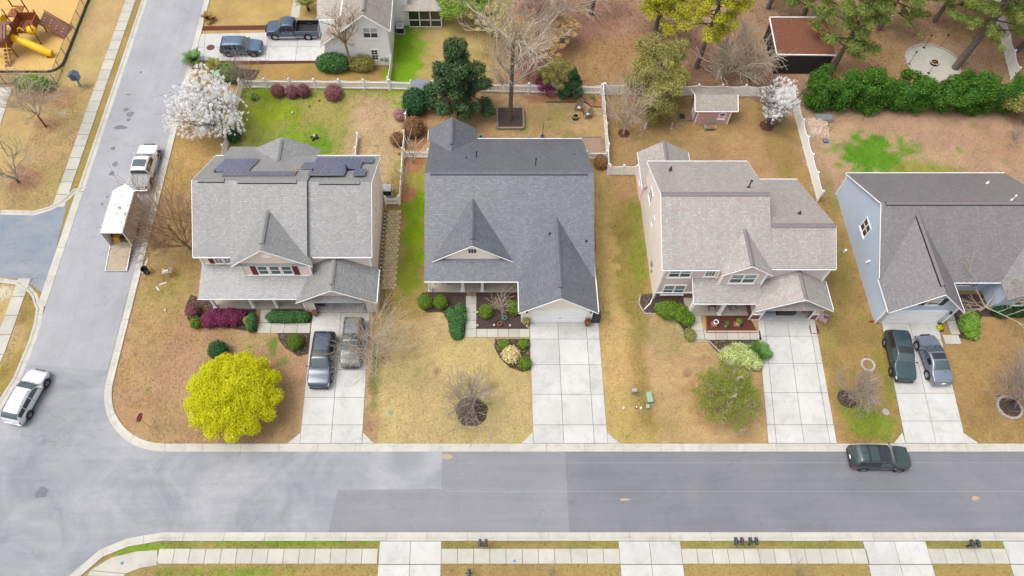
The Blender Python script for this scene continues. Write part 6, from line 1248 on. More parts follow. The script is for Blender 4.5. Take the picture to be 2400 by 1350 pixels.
S('green shrub behind the yellowing palm',545,182,1.0,.9,'Lbox',3800,.07); S('low yellow green plant by the pale green cabinet',520,190,.5,.4,'Lmyr',900,.06)
# ------------------------------------------------------------------ street furniture and small things
M['red']=mat('stop sign red',C(206,24,34),.45,.05,4); M['mailb']=mat('black mailbox',(0.03,0.034,0.045),.4,.15,4); M['ugreen']=mat('pale green cabinet',C(168,200,170),.5,.06,3); M['stone']=mat('grey stone',C(196,190,182),.9,.15,4,objvar=.12); M['flag_s']=mat('flagstone',C(222,204,162),.9,.12,5,objvar=.12); M['teal2']=mat('teal cover',C(110,180,178),.6,.08,4); M['timber']=mat('grey timber',C(164,146,128),.9,.2,4,None,.4,30,objvar=.1); M['adiron']=mat('brown plastic chair',C(140,122,104),.7,.1,4); M['tarp']=mat('beige tarpaulin',C(222,196,172),.8,.1,2); M['rust']=mat('rusty iron',C(104,72,62),.7,.25,6); M['log']=mat('split logs',C(206,156,110),.9,.2,8); M['flagb']=mat('flag blue',C(84,92,150),.7,.05,4); M['flagr']=mat('flag red',C(206,90,110),.7,.05,4); M['flagw']=mat('flag white',C(236,232,232),.7,.04,4); M['brown']=mat('brown planter',C(110,70,50),.7,.15,5); M['orangep']=mat('orange plastic',C(224,104,40),.5,.05,4); M['bluep']=mat('blue plastic',C(104,140,186),.5,.08,4)
# stop sign: octagon facing the side street
c_=at(350,1000); tt=thing('stop_sign',c_,'red octagonal stop sign at the street corner','sign'); tt.name='stop_sign'
MB().tube([c_,c_+Vector((-.0,0,2.35))],.03,8).build('post',M['steel'],tt)
zc=2.15; fy=c_.y-.05; nrm=Vector((.96,-.28,0)); sx=Vector((.28,.96,0)); cc=Vector((c_.x,c_.y,zc))+nrm*.05
def octa(r,d,m,name):
    b=MB(); vs=[]
    for k in (0,1):
        for i in range(8): a=R(22.5+45*i); vs.append(cc+nrm*(d-.012*(1-k))+sx*(r*math.cos(a))+Vector((0,0,r*math.sin(a))))
    b.add(vs,[tuple(range(7,-1,-1)),tuple(range(8,16))]+[(i,(i+1)%8,8+(i+1)%8,8+i) for i in range(8)]); return b.build(name,M[m],tt)
pl=octa(.42,0,'flagw','rim_plate'); octa(.385,.016,'red','plate')
cu=bpy.data.curves.new('lettering','FONT'); cu.body='STOP'; cu.size=.27; cu.align_x='CENTER'; cu.align_y='CENTER'; cu.extrude=.003
to=bpy.data.objects.new('lettering_src',cu); COL.objects.link(to); dg=bpy.context.evaluated_depsgraph_get(); tm=bpy.data.meshes.new_from_object(to.evaluated_get(dg)); bpy.data.objects.remove(to)
tm.materials.clear(); tm.materials.append(M['flagw']); lo=bpy.data.objects.new('lettering',tm); COL.objects.link(lo); lo.parent=tt
lo.matrix_local=Matrix.Translation(cc+nrm*.024-c_)@Matrix(((sx.x,0,nrm.x,0),(sx.y,0,nrm.y,0),(0,1,0,0),(0,0,0,1)))
# mailboxes
def mailbox(px,py,label,n=2,rz=0):
    c_=at(px,py); t=thing('mailbox',c_,label,'mailbox','mailboxes on the near verge',rz,True)
    MB().box(-.05,.05,-.05,.05,0,1.0).build('post',M['mailb'],t); MB().box(-.3,.3,-.06,.06,.96,1.03).build('crossbar',M['mailb'],t)
    for i in range(n):
        x=(-.22,.22)[i] if n==2 else 0
        b=MB(); pr=[(-.11,0),(.11,0),(.11,.12)]+[(.11*math.cos(a),.12+.11*math.sin(a)) for a in [R(30*k) for k in range(1,6)]]+[(-.11,.12)]
        b.wall([(x+p[0],1.03+p[1]) for p in pr],'y',-.27,.27); bx_=b.build('box',M['mailb'],t,bevel=.01); MB().box(x+.115,x+.13,.0,.16,1.1,1.22).build('flag',M['red'],bx_)
        MB().box(x-.085,x+.085,.27,.285,1.06,1.2).build('door',M['mailb'],bx_)
mailbox(1132,1280,'pair of black mailboxes nearest the left verge'); mailbox(1722,1276,'left of the two mailbox pairs on the middle verge'); mailbox(1755,1276,'right of the two mailbox pairs on the middle verge'); mailbox(2266,1281,'pair of black mailboxes on the right verge'); mailbox(1100,1349,'single dark box at the bottom edge of the photo',1)
# utility boxes on the lawn between the lots
def ubox(px,py,w_,d_,h_,m,label,name='utility_box',rz=0):
    c_=at(px,py); t=thing(name,c_,label,'box',None,rz,True); MB().box(-w_/2,w_/2,-d_/2,d_/2,0,h_*.86).build('body',M[m],t,bevel=.02); MB().box(-w_/2-.015,w_/2+.015,-d_/2-.015,d_/2+.015,h_*.87,h_).build('lid',M[m],t,bevel=.02); return t
ubox(1520,935,.42,.85,.5,'ugreen','larger pale green utility box on the lawn between driveways',rz=R(6)); ubox(1517,955,.26,.3,.35,'ugreen','small pale green utility box below the larger one'); ubox(1484,921,.34,.28,.7,'steel','grey metal meter box on the lawn'); ubox(512,182,.8,.5,.9,'ugreen','pale green cabinet beside the white blossom tree'); ubox(915,967,.28,.2,.05,'teal2','teal cover plate in the golden lawn'); ubox(2041,943,.28,.2,.05,'teal2','teal cover plate by the bare bush')
for a,b_,m_,lab in ((1461,957,'white','white topped marker stub at the left of the utility boxes'),(1491,956,'terra','reddish marker stub beside the white tube'),(1502,957,'white','short white tube beside the utility boxes')):
    c_=at(a,b_); t=thing('marker_stub',c_,lab,'marker',None,0,True); MB().lathe((0,0,0),[(.09,0),(.09,.16),(.06,.2)],10).build('tube',M[m_],t); MB().lathe((0,0,.2),[(.06,0),(.045,.04)],10).build('cap',M['white'],t)
ubox(2320,1165,.01,.01,.01,'white','x') if False else None
# work site on the corner lawn
c_=at(345,640); t=thing('trash_can',c_,'dark grey trash can on the corner lawn','bin',None,0,True); MB().lathe((0,0,0),[(.24,0),(.30,.75),(.33,.75),(.33,.79),(.29,.79),(.24,.1)],18).build('body',M['black'],t,smooth=True)
for sg in (1,-1): MB().box(sg*.3,sg*.38,-.08,.08,.62,.66).build('handle',M['black'],t)
c_=at(398,645); t=thing('mitre_saw_stand',c_,'yellow mitre saw stand with grey table on the corner lawn','tool stand',None,R(12),True)
MB().box(-.42,.42,-.26,.26,.76,.82).build('table',M['steel'],t,bevel=.01); MB().box(-.2,.2,-.2,.14,.82,.98).build('saw_base',M['flagw'],t,bevel=.02); MB().lathe((.05,.05,1.1),[(.18,-.04),(.18,.04)],16,'y').build('saw_blade_guard',M['yel'],t)
for x in (-.4,.4):
    for sg in (1,-1): MB().tube([(x,sg*.2,.76),(x*1.5,sg*.5,0)],.028,6).build('leg',M['yel'],t)
    MB().bar((x*1.2,-.35,.35),(x*1.2,.35,.35),.03).build('brace',M['black'],t)
for i,(a,b_,x2,y2,lab) in enumerate(((333,640,346,606,'long white board lying left of the trash can'),(372,668,391,662,'short white board below the saw stand'),(366,672,373,681,'shortest white offcut on the corner lawn'))):
    p=at(a,b_,.03); q=at(x2,y2,.03); MB().bar(p,q,.14,.03).build('board',M['flagw'],None,label=lab,cat='board',bevel=.004)
c_=at(388,728); MB().blob((c_.x,c_.y,.08),(.12,.12,.08),2,6,8).build('ball',M['flagw'],None,smooth=True,label='small white ball on the corner front lawn',cat='ball')
for a,b_,m_,lab in ((748,237,'orangep','orange ball nearer the fence in the green back yard'),(724,249,'log','orange ball lower in the green back yard'),(686,266,'flagw','white ball in the green back yard'),(935,362,'orangep','orange ball beside the dividing fence')):
    c_=at(a,b_); MB().blob((c_.x,c_.y,.13),(.13,.13,.13),2,8,10,.0).build('ball',M[m_],None,smooth=True,label=lab,cat='ball')
c_=at(738,324); t=thing('push_mower',c_,'black push mower in the green back yard','mower',None,R(30),True); MB().box(-.3,.3,-.22,.22,.1,.28).build('deck',M['black'],t,bevel=.05); MB().lathe((0,0,.28),[(.12,0),(.12,.16),(.06,.2)],10).build('engine',M['flagw'],t)
for x in (-.28,.28):
    for y in (-.24,.24): MB().lathe((x,y,.1),[(.1,-.03),(.1,.03)],10,'y').build('wheel',M['tyre'],t)
for y in (-.18,.18): MB().tube([(-.28,y,.2),(-.95,y,.85)],.015,5).build('handle',M['black'],t)
# grey lean-to in front of the picket fence
t=thing('small_shed',(-6.5,57.2,0),'small grey panel roofed shed at the picket fence above the round holly','shed'); MB().box(-7.25,-5.65,56.5,57.3,0,1.35).build('wall',M['steel'],t)
for i in range(2):
    for j in range(2): b=MB(); b.slab([(-7.4+i*.96,56.3+j*.62,1.42+j*.12),(-6.46+i*.96,56.3+j*.62,1.42+j*.12),(-6.46+i*.96,56.9+j*.62,1.54+j*.12),(-7.4+i*.96,56.9+j*.62,1.54+j*.12)],.04); b.build('roof_panel',mat('slate plastic roof %d%d'%(i,j),C(140,148,162),.5,.06,3),t)
# timber planter round the tall bare tree
t=thing('timber_planter',(2.93,53.4,0),'square timber planter filled with mulch at the foot of the tall bare tree','planter'); x0,x1,y0,y1=1.55,4.25,52.2,55.0
for k in range(2):
    z=.02+k*.15
    for (a,b_,c2,d_) in ((x0,x1,y0-.1,y0+.1),(x0,x1,y1-.1,y1+.1),(x0-.1,x0+.1,y0+.1,y1-.1),(x1-.1,x1+.1,y0+.1,y1-.1)): MB().box(a,b_,c2,d_,z,z+.14).build('timber',M['timber'],t,bevel=.01)
MB().box(x0+.1,x1-.1,y0+.1,y1-.1,.0,.22).build('soil',M['mulch'],t)
t=thing('raised_bed',(10.9,50.0,0),'shallow empty raised bed beside the white fence','planter'); x0,x1,y0,y1=10.1,12.1,49.0,51.1
for (a,b_,c2,d_) in ((x0,x1,y0-.05,y0+.05),(x0,x1,y1-.05,y1+.05),(x0-.05,x0+.05,y0+.05,y1-.05),(x1-.05,x1+.05,y0+.05,y1-.05)): MB().box(a,b_,c2,d_,0,.18).build('timber',M['timber'],t)
MB().box(x0+.05,x1-.05,y0+.05,y1-.05,0,.1).build('soil',mat('grey soil',C(172,148,126),.95,.1,4,fine=.1),t)
# garden chairs and fire pits
def adirondack(px,py,rz,label):
    c_=at(px,py); t=thing('garden_chair',c_,label,'chair','brown garden chairs by the fire pit',rz,True)
    for i in range(5): MB().bar((-.26+i*.13,.3,.36),(-.26+i*.13,-.25,.26),.11,.025).build('seat_slat',M['adiron'],t)
    for i in range(5): MB().bar((-.26+i*.13,-.22,.26),(-.3+i*.15,-.55,1.0-abs(i-2)*.05),.11,.025,(0,1,0)).build('back_slat',M['adiron'],t)
    for sg in (1,-1):
        MB().box(sg*.30,sg*.44,-.35,.35,.52,.56).build('armrest',M['adiron'],t); MB().box(sg*.33,sg*.40,.24,.32,0,.52).build('leg',M['adiron'],t); MB().box(sg*.33,sg*.40,-.4,-.32,0,.52).build('leg',M['adiron'],t)
    return t
adirondack(1357,256,R(168),'brown garden chair above the fire pit'); adirondack(1376,272,R(108),'brown garden chair right of the fire pit'); MB().box(0,.4,0,.34,.0,.12)
for a,b_,lab in ((1357,252,'cream cushion on the upper garden chair'),(1378,268,'cream cushion on the right garden chair')): 
    c_=at(a,b_,.42); MB().blob((c_.x,c_.y,.44),(.2,.2,.08),3,6,10,.05).build('cushion',M['flagw'],None,smooth=True,label=lab,cat='cushion')
def firepit(px,py,r,h,label):
    c_=at(px,py); t=thing('fire_pit',c_,label,'fire pit',None,0,True); MB().lathe((0,0,0),[(r*.9,0),(r,h*.5),(r,h),(r*.86,h),(r*.84,.08)],20).build('bowl',M['black'],t); MB().lathe((0,0,h),[(r*1.04,0),(r*1.04,.03),(r*.84,.03),(r*.84,0)],20).build('rim',M['flag_s'],t)
    rn=random.Random(5)
    for i in range(5): a=rn.uniform(0,3.1); MB().tube([(-.2*math.cos(a),-.2*math.sin(a),h*.7+i*.02),(.2*math.cos(a),.2*math.sin(a),h*.72+i*.02)],.045,6).build('log',M['log'],t)
firepit(1348,278,.33,.4,'round fire pit with logs beside the two garden chairs')
# round stone patio
t=bpy.data.objects.new('patio',None); COL.objects.link(t); t['kind']='structure'; ORG[t.name]=Vector((0,0,0)); pc=Vector((48.9,61.7,0)); rn=random.Random(3)
MB().lathe((pc.x,pc.y,0),[(2.75,.01),(2.75,.03)],40).build('patio_bed',mat('pale gravel',C(206,202,190),.95,.1,3,None,.5,40,fine=.12),t)
for i in range(36): a=2*math.pi*i/36; d=Vector((math.cos(a),math.sin(a),0)); s=Vector((-d.y,d.x,0)); MB().obox(pc+d*2.82+Vector((0,0,.06)),s*.225,d*.11,Vector((0,0,rn.uniform(.05,.07)))).build('stone',M['stone'],t,bevel=.01)
firepit(2188,150,.42,.3,'round fire pit with logs on the round stone patio')
for a,b_,lab in ((2130,150,'black garden torch at the left rim of the patio'),(2165,112,'black garden torch at the top left rim of the patio'),(2204,110,'black garden torch at the top right rim of the patio'),(2176,172,'black garden torch at the hedge side of the patio')):
    c_=at(a,b_); t=thing('garden_torch',c_,lab,'torch',None,0,True); MB().tube([(0,0,0),(0,0,1.6)],.025,6).build('pole',M['rust'],t); MB().lathe((0,0,0),[(.16,0),(.16,.05),(.03,.08)],10).build('base',M['black'],t); MB().lathe((0,0,1.55),[(.05,0),(.1,.08),(.1,.2),(.04,.26)],10).build('head',M['black'],t)
# tarpaulin heap and grey trough behind the solid fence
c_=at(1915,300); t=thing('tarpaulin',c_,'crumpled beige tarpaulin over stacked things beside the white fence','tarpaulin'); b=MB(); N=16; rn=random.Random(8); hh=[[rn.uniform(.1,.35)+.55*math.exp(-((i-8)**2+(j-8)**2)/30) for j in range(N+1)] for i in range(N+1)]
for i in range(N+1):
    for j in range(N+1):
        e=min(i,j,N-i,N-j); b.v.append((c_.x+(i/N-.5)*2.3+rn.uniform(-.05,.05),c_.y+(j/N-.5)*2.6+rn.uniform(-.05,.05),hh[i][j] if e>0 else .02))
for i in range(N):
    for j in range(N): b.f.append((i*(N+1)+j,(i+1)*(N+1)+j,(i+1)*(N+1)+j+1,i*(N+1)+j+1))
b.build('sheet',M['tarp'],t,recalc=False); MB().bar((c_.x+.9,c_.y+.6,.3),(c_.x+1.6,c_.y-.1,.03),.05).build('pole',M['timber'],t)
c_=at(1928,282); t=thing('metal_trough',c_,'grey metal trough below the tall hedge','trough'); 
for (a,b_,e,f) in ((-.85,.85,-.4,-.36),(-.85,.85,.36,.4),(-.85,-.81,-.36,.36),(.81,.85,-.36,.36)): MB().box(c_.x+a,c_.x+b_,c_.y+e,c_.y+f,0,.55).build('side',M['steel'],t)
MB().box(c_.x-.8,c_.x+.8,c_.y-.35,c_.y+.35,.4,.44).build('soil',M['steel'],t)
ubox(1934,332,.45,.4,.25,'bluep','small blue bin beside the beige tarpaulin')
# ac units
def acunit(px,py,label):
    c_=at(px,py); t=thing('air_conditioner',c_,label,'air conditioner',None,0,True); MB().box(-.4,.4,-.4,.4,.05,.75).build('body',M['black'],t,bevel=.02); MB().box(-.42,.42,-.42,.42,.755,.83).build('top',M['flagw'],t,bevel=.02); MB().lathe((0,0,.83),[(.3,0),(.3,.02),(.1,.04)],16).build('fan_grille',M['steel'],t); MB().box(-.5,.5,-.5,.5,0,.05).build('pad',M['concrete'],t)
acunit(939,74,'air conditioner beside the white rear house'); acunit(1127,42,'grey air conditioner on the lawn right of the sunroom'); acunit(908,452,'air conditioner behind the right wall of the solar roof house')
# pots, planters, bins at the houses
def pot(px,py,r,h,m,label,plant=None,z=0,name='planter'):
    c_=at(px,py); t=thing(name,(c_.x,c_.y,z),label,'planter'); MB().lathe((c_.x,c_.y,z),[(r*.7,0),(r,h),(r*1.12,h),(r*1.12,h+.05),(r*.88,h+.05),(r*.85,h-.04)],14).build('pot',M[m],t); MB().lathe((c_.x,c_.y,z+h-.05),[(r*.85,0),(r*.85,.02)],12).build('soil',M['mulch'],t)
    if plant: leaves('plant',t,[(c_.x,c_.y,z+h+r*.9,r*1.2,r*1.2,r*1.1)],500,.06,M[plant],int(px))
pot(1674,762,.2,.3,'white','white urn on a red block at the left of the red mulch bed',None,.3); pot(1727,762,.2,.3,'white','white urn with moss at the right of the red mulch bed','Lbox',.3); pot(1701,764,.17,.25,'white','pair of white pots with a leafy plant in the red mulch bed','Lsago')
for a,lab in ((1673,'red block under the left white urn'),(1726,'red block under the right white urn')): c_=at(a,768); MB().box(c_.x-.25,c_.x+.25,c_.y-.02,c_.y+.46,0.02,.3).build('plinth',M['terra'],None,label=lab,cat='block',bevel=.02)
pot(1160,752,.18,.25,'brown','left brown pot in the mulch under the bare ornamental shrub'); pot(1171,762,.2,.28,'terra','middle clay pot in the mulch under the bare ornamental shrub'); pot(1183,748,.18,.28,'teal2','teal pot in the mulch under the bare ornamental shrub'); pot(1234,760,.22,.45,'barkd','dark planter left of the white garage door','Lolive'); pot(1376,762,.24,.4,'brown','brown planter right of the white garage door','Lbrown'); pot(1388,236,.2,.3,'white','white pot with a shrub by the solid fence','Lbox'); pot(1127,325,.2,.3,'teal2','green pot behind the blue grey roof'); pot(1271,322,.2,.2,'bluep','blue based pole stand behind the blue grey roof'); c_=at(1271,320); MB().tube([c_+Vector((0,0,.3)),c_+Vector((0,0,2.0))],.03,6).build('garden_pole',M['barkd'],None,label='brown pole standing behind the blue grey roof',cat='pole')
pot(740,739,.2,.3,'redt','red planter at the garage of the solar roof house','Lbrown'); pot(2345,1,.1,.1,'white','x') if False else None
ubox(1394,748,.75,.8,1.0,'black','dark grey wheeled bin right of the white garage','wheeled_bin'); ubox(2061,757,.3,.3,.02,'white','x') if False else None
c_=at(2041,757); t=thing('hose_reel',c_,'orange hoop toy against the corner of the blue garage','toy'); MB().tube([c_+Vector((.22*math.cos(a),.05,.24+.22*math.sin(a))) for a in [R(30*k) for k in range(13)]],.035,6).build('ring',M['orangep'],t); MB().lathe((c_.x,c_.y+.05,.24),[(.06,-.04),(.06,.04)],8,'y').build('hub',M['black'],t)
# solar path lights in the mulch
for i,(a,b_,lab) in enumerate(((1119,735,'first, upper'),(1119,766,'second, at the corner'),(1158,765,'third'),(1195,766,'fourth'),(1235,766,'fifth, nearest the garage'))): c_=at(a,b_); t=thing('path_light',c_,'small white path light in the mulch bed by the walk, %s'%lab,'lamp','path lights in the mulch bed',0,True); MB().tube([(0,0,0),(0,0,.25)],.015,5).build('stake',M['black'],t); MB().lathe((0,0,.24),[(.04,0),(.09,.03),(.09,.06),(.03,.09)],10).build('head',M['flagw'],t)
# flags
def usflag(base,pole_to,label,L=1.35,H_=.8):
    base=Vector(base); tip=Vector(pole_to); t=thing('flag',base,label,'flag'); MB().tube([base,tip],.02,6).build('pole',M['flagw'],t)
    u=(tip-base).normalized(); o=tip-u*.05; dn=Vector((0.25,-.15,-.95)).normalized(); n_=7; 
    def P_(a,b_): q=o-u*(H_*b_)+dn*(L*a); return q+Vector((.05*math.sin(a*6),.04*math.cos(a*5+b_*2),.03*math.sin(a*9)))
    for k in range(13):
        b=MB(); N=6
        for i in range(N+1): b.v+=[tuple(P_(i/N,k/13)),tuple(P_(i/N,(k+1)/13))]
        b.f=[(2*i,2*i+1,2*i+3,2*i+2) for i in range(N)]; b.build('stripe',M['flagr'] if k%2==0 else M['flagw'],t,recalc=False)
    b=MB(); N=3
    off=u.cross(dn).normalized()*.008
    for sg in (1,-1):
        c0=len(b.v)
        for i in range(N+1): b.v+=[tuple(P_(i/N*.42,0)+off*sg),tuple(P_(i/N*.42,7/13)+off*sg)]
        b.f+=[(c0+2*i,c0+2*i+1,c0+2*i+3,c0+2*i+2) for i in range(N)]
    b.build('canton',M['flagb'],t,recalc=False)
    st=MB(); 
    for i in range(4):
        for j in range(3): q=P_(.05+.1*i,.06+.16*j); st.obox(q,u*.018,dn*.018,off*1.7)
    st.build('stars',M['flagw'],t,kind='stuff')
usflag((-1.72,32.98,1.7),(-1.5,32.2,2.3),'american flag on the cream porch column'); usflag((28.9,30.25,1.5),(29.35,29.6,2.05),'american flag on the brick garage pier of the tan roofed house')
# porch furniture
def rocker(x,y,z,rz,label,m='black'):
    t=thing('rocking_chair',(x,y,z),label,'chair',None,rz,True)
    for i in range(4): MB().box(-.25+i*.13,-.14+i*.13,-.22,.25,.40,.43).build('seat_slat',M[m],t)
    for i in range(4): MB().bar((-.2+i*.13,.24,.43),(-.2+i*.13,.42,1.05),.08,.02).build('back_slat',M[m],t)
    for sg in (1,-1):
        MB().box(sg*.26,sg*.32,-.25,.3,.62,.65).build('armrest',M[m],t); MB().tube([(sg*.28,-.5,.1),(sg*.28,-.2,.02),(sg*.28,.2,.02),(sg*.28,.55,.12)],.02,6).build('rocker',M[m],t)
        for y_ in (-.2,.24): MB().box(sg*.26,sg*.30,y_-.02,y_+.02,.04,.62).build('leg',M[m],t)
rocker(-3.9,34.2,.16,0,'black rocking chair at the left end of the cream porch'); rocker(-2.6,34.2,.16,0,'black rocking chair right of the hanging fern on the cream porch'); pot(1047,664,.16,.2,'brown','green fern pot on the cream porch','Lbox',.16); rocker(20.2,31.5,.15,0,'dark rocking chair beside the middle porch column','rust'); rocker(22.0,31.6,.15,R(20),'dark rocking chair nearest the garage on the taupe porch','rust')
t=thing('porch_chair',(-16.1,32.2,.18),'pale upholstered chair on the porch of the solar roof house','chair'); MB().box(-16.5,-15.7,31.9,32.6,.36,.6).build('seat',M['tarp'],t,bevel=.04); MB().box(-16.5,-15.7,32.6,32.75,.4,1.1).build('backrest',M['tarp'],t,bevel=.04)
for x in (-16.45,-15.8):
    for y in (31.95,32.6): MB().box(x,x+.06,y,y+.06,.18,.36).build('leg',M['barkd'],t)
# things in the open garages
for i,(x,y,w_,d_,h_,m,nm,lab) in enumerate(((-14.2,31.9,.6,.6,1.0,'black','wheeled_bin','black wheeled bin just inside the left open garage'),(24.9,31.3,1.3,.9,.9,'bluep','covered_cart','blue covered cart at the left inside the right open garage'),(26.6,31.2,1.6,1.1,.8,'black','motorcycle_cover','dark covered motorcycle inside the right open garage'),(27.9,31.5,.5,.6,.9,'ugreen','storage_bin','green storage bin inside the right open garage'),(28.3,31.0,.3,.3,.8,'orangep','fuel_can','orange can at the right inside the open garage'))):
    t=thing(nm,(x,y,.05),lab,'storage'); MB().box(x-w_/2,x+w_/2,y-d_/2,y+d_/2,.05,h_*.8).build('body',M[m],t,bevel=.06); MB().box(x-w_/2*.9,x+w_/2*.9,y-d_/2*.9,y+d_/2*.9,h_*.8,h_).build('lid',M[m],t,bevel=.05)
# stone path and stepping stones beside the solar roof house
def stone_piece(parent,c_,rx,ry,m,rn,z=.05):
    n=6; ph=rn.uniform(0,1); pts=[(c_[0]+rx*rn.uniform(.82,1.05)*math.cos(2*math.pi*(i+ph)/n),c_[1]+ry*rn.uniform(.82,1.05)*math.sin(2*math.pi*(i+ph)/n)) for i in range(n)]
    return MB().prism(pts,0,z*rn.uniform(.8,1.2)).build('stone',M[m],parent)
rn=random.Random(6); root=sheet('stone_path',[(-9.05,33.3),(-7.75,33.3),(-7.85,42.2),(-8.95,42.2)],.014,mat('path sand',C(176,150,110),.95,.1,5,fine=.15))
for j in range(28):
    for i in range(4): stone_piece(root,(-8.88+i*.30+(.15 if j%2 else 0)+rn.uniform(-.02,.02),33.5+j*.31+rn.uniform(-.03,.03)),.17,.175,'flag_s',rn)
root2=sheet('edging_strip',[(-9.35,33.3),(-9.12,33.3),(-9.12,42.0),(-9.35,42.0)],.013,M['mulch'])
for j in range(20): stone_piece(root2,(-9.23,33.5+j*.43),.11,.15,'stone',rn,.07)
def stone_ring(px,py,r,n,label,m='stone'):
    c_=at(px,py); t=thing('stone_ring',c_,label,'stone ring'); rn=random.Random(int(px))
    for i in range(n): a=2*math.pi*i/n; d=Vector((math.cos(a),math.sin(a),0)); s=Vector((-d.y,d.x,0)); MB().obox(c_+d*r+Vector((0,0,.07)),s*(math.pi*r/n*.93),d*rn.uniform(.08,.11),Vector((0,0,rn.uniform(.06,.09)))).build('stone',M[m],t,bevel=.015)
stone_ring(2033,856,.52,14,'empty ring of pale stones on the lawn left of the dark green suv'); stone_ring(2365,955,.95,18,'ring of grey stones round the bare tree at the right edge')
# bed edging at the taupe house
t=bpy.data.objects.new('bed_edging',None); COL.objects.link(t); t['kind']='structure'; ORG[t.name]=Vector((0,0,0))
for pc_ in cutpath(px2((1500,690),(1497,712),(1510,735),(1555,737),(1585,755),(1595,780),(1632,801),(1662,801),(1690,828),(1725,856)),.4): sweep(pc_,[(-.05,0),(-.05,.1),(.05,.1),(.05,0)]).build('edging_brick',M['stone'],t)
for pc_ in cutpath(px2((1654,733),(1656,780),(1776,780)),.5): sweep(pc_,[(-.05,0),(-.05,.08),(.05,.08),(.05,0)]).build('edging_brick',M['terra'],t)
for pc_ in cutpath(px2((1896,763),(1900,782),(1921,782),(1915,763)),.5): sweep(pc_,[(-.04,0),(-.04,.08),(.04,.08),(.04,0)]).build('edging_brick',M['terra'],t)
for pc_ in cutpath(px2((1280,240),(1340,240),(1372,240),(1385,250),(1412,252)),.6): sweep(pc_,[(-.04,0),(-.04,.09),(.04,.09),(.04,0)]).build('edging_brick',M['barkd'],t)
# square garden frames by the wood, statues in the lawn, pale post in the park, manhole covers
for i,(a,lab) in enumerate(((1752,'left'),(1778,'middle'),(1802,'right'))):
    c_=at(a,190); t=thing('raised_bed',c_,'%s of the three empty wooden garden frames by the bare trees'%lab,'frame','wooden garden frames')
    for (x0,x1,y0,y1) in ((-.4,.4,-.5,-.44),(-.4,.4,.44,.5),(-.4,-.34,-.44,.44),(.34,.4,-.44,.44)): MB().box(c_.x+x0,c_.x+x1,c_.y+y0,c_.y+y1,0,.12).build('side',M['log'],t)
for a,b_,lab in ((1513,300,'left grey garden statue in the tan back lawn'),(1573,300,'right grey garden statue in the tan back lawn')): c_=at(a,b_); t=thing('garden_statue',c_,lab,'statue',None,0,True); MB().lathe((0,0,0),[(.2,0),(.2,.1),(.12,.14),(.1,.4),(.14,.55),(.07,.65),(.1,.75),(.03,.85)],10).build('figure',M['stone'],t,smooth=True)
p=at(18,365); t=thing('park_post',p,'pale grey post leaning in the park at the left edge','post'); MB().tube([p,p+Vector((.2,.3,2.6))],.06,8).build('shaft',M['steel'],t)
for a,b_,r_,lab in ((494,112,.42,'round brown manhole cover on the rear driveway'),(2075,966,.3,'round grey cover in the green grass near the black suv')): c_=at(a,b_); t=thing('manhole_cover',c_,lab,'cover'); MB().lathe((c_.x,c_.y,.05),[(r_,0),(r_,.012),(r_*.9,.014)],20).build('plate',M['rust'] if a<1000 else M['stone'],t); MB().lathe((c_.x,c_.y,.05),[(r_*1.08,0),(r_*1.08,.008),(r_,.008)],20).build('rim',M['joint'],t)
c_=at(1206,1315); sheet('blue_paint_spot',[(c_.x+.12*math.cos(a),c_.y+.1*math.sin(a)) for a in [R(30*k) for k in range(12)]],.057,mat('blue spray paint',C(110,160,200),.8,.1,9)); c_=at(287,1320); sheet('blue_paint_spot',[(c_.x+.14*math.cos(a),c_.y+.12*math.sin(a)) for a in [R(30*k) for k in range(12)]],.057,M['bluep'])

# ------------------------------------------------------------------ grass tufts and fallen leaves (too many to count)
def inbox(X,Y,boxes):
    m=np.zeros(len(X),bool)
    for x0,x1,y0,y1 in boxes: m|=(X>x0)&(X<x1)&(Y>y0)&(Y<y1)
    return m
HARD=[(-24,-9.3,31,46),(-4.9,9.6,30,49.5),(3.2,9.6,29.9,36),(15,29.3,30.2,46.6),(34.2,60,30,44),(-17.6,-8,61.3,80),(-40.0,-31.2,20,80),(-60,-38,34.5,42.2),(-60,70,11.57,19.05),(-60,-27,0,22),(-14.95,-9.6,19,31),(4.05,10.2,19,30.2),(-60,70,9.9,11.05),(-31.7,-17.2,62,66.6),(-19.5,-14.9,28.9,31.4),(-1.5,4.1,28.5,33),(18.1,24.2,28.2,31),(39.8,41.5,27.9,31.7),(-41.2,-39.9,42,80),(-42.2,-40.7,21,33),(-60,-45.3,58.6,80),(31.2,37,60,65.6),(21.6,25.3,52.9,55.7),(46,51.8,58.8,64.6),(-9.3,-7.7,33.3,42.3),(17.9,19.3,28,33),(1.5,4.3,52.1,55.1)]
def drive34(X,Y):
    f=(Y-19.1)/11; m=np.zeros(len(X),bool)
    for a0,a1,b0,b1 in ((22.9,28.4,24.1,29.1),(33.9,38.75,34.9,39.75)): m|=(Y>19)&(Y<30.3)&(X>a0+(b0-a0)*f)&(X<a1+(b1-a1)*f)
    return m
for xx0,xx1 in ((-21.5+10.25,-16.2+11.2),): pass
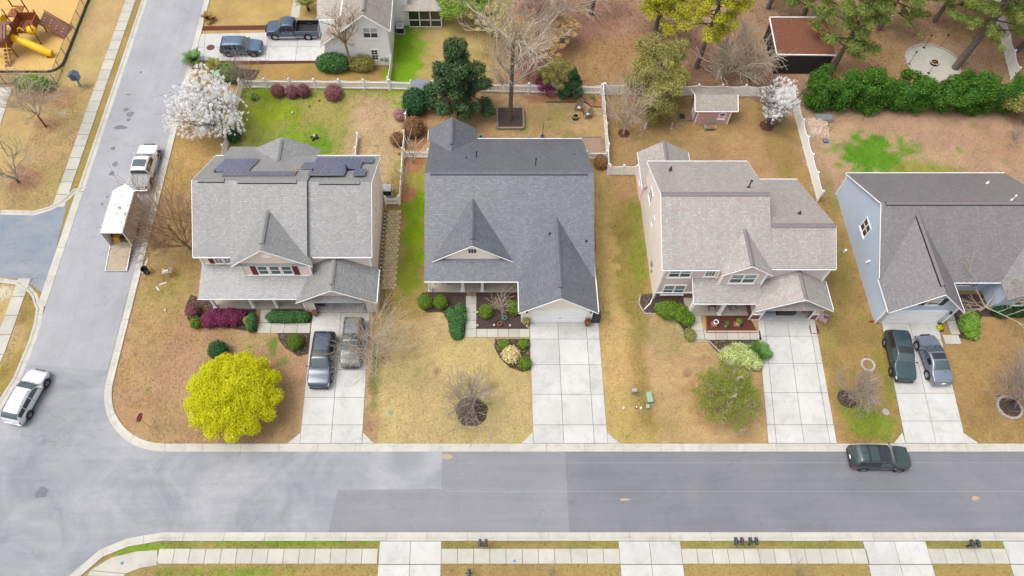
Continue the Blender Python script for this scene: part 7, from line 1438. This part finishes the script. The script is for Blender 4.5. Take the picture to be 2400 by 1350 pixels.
def scatter(name,n,x0,x1,y0,y1,size,seed,colf,lift=.03,upb=1.0,boxes=HARD):
    rs=np.random.RandomState(seed); X=rs.uniform(x0,x1,n); Y=rs.uniform(y0,y1,n); ok=~inbox(X,Y,boxes)&~drive34(X,Y)
    sx_=[(xat(888,1303),xat(1034,1303)),(xat(1452,1303),xat(1598,1303)),(xat(2030,1303),xat(2178,1303)),(xat(2360,1303),70)]
    for a,b_ in sx_: ok&=~((X>a)&(X<b_)&(Y<12.2))
    d=np.hypot(X+25.3,Y-24.6); ok&=~((X<-25.3)&(Y<24.6)&(d>5.55))
    X,Y=X[ok],Y[ok]; n=len(X); P=np.stack([X,Y,rs.uniform(.008,lift,n)],1)
    nr=rs.normal(size=(n,3))*.7; nr[:,2]=np.abs(nr[:,2])+upb; nr/=np.linalg.norm(nr,axis=1)[:,None]; a=np.cross(nr,rs.normal(size=(n,3))); a/=np.linalg.norm(a,axis=1)[:,None]; b=np.cross(nr,a); s=(size*rs.uniform(.5,1.4,n))[:,None]
    V=np.stack([P-a*s,P-b*s*.28,P+a*s,P+b*s*.28],1).reshape(-1,3); V[:,2]=np.maximum(V[:,2],.006)
    me=quadmesh(name,V,None,None).data if False else None
    o_=quadmesh(name,V,M['blade'],None,None,'stuff'); at2=o_.data.attributes.new('Col','FLOAT_COLOR','FACE'); cc_=np.concatenate([colf(rs,X,Y),np.ones((n,1))],1); at2.data.foreach_set('color',cc_.astype(np.float32).ravel()); return o_
mm,t,p=_new('grass blades'); p.inputs['Roughness'].default_value=.9; p.inputs['Specular IOR Level'].default_value=.1; a_=t.nodes.new('ShaderNodeAttribute'); a_.attribute_name='Col'; t.links.new(a_.outputs['Color'],p.inputs['Base Color']); M['blade']=mm
def gcol(rs,X,Y):
    ix=np.clip(np.searchsorted(gx,X),0,len(gx)-1); iy=np.clip(np.searchsorted(gy,Y),0,len(gy)-1); k=rs.uniform(.74,1.3,len(X))[:,None]*np.array([1,1,1]); g=GC[iy,ix]*k; return np.clip(g*np.stack([rs.uniform(.94,1.06,len(X)),np.ones(len(X)),rs.uniform(.9,1.1,len(X))],1),0,.8)
o_=scatter('grass',330000,-46,56,8.8,58.5,.075,3,gcol,.06,.5); tag(o_,'dormant tan grass tufts over the lawns','grass')
def lcol(rs,X,Y):
    pal=np.array([C(176,116,84),C(150,96,70),C(196,140,96),C(206,160,120),C(126,84,66)]); return pal[rs.randint(0,5,len(X))]*rs.uniform(.8,1.2,len(X))[:,None]
o_=scatter('fallen_leaves',30000,0,60,57.2,75,.10,4,lcol,.05,1.2); tag(o_,'brown fallen leaves over the wood floor','leaves')
o_=scatter('leaf_litter',5000,-33,56,19,57.5,.06,5,lcol,.04,1.2); tag(o_,'scattered brown leaves on the lawns','leaves')
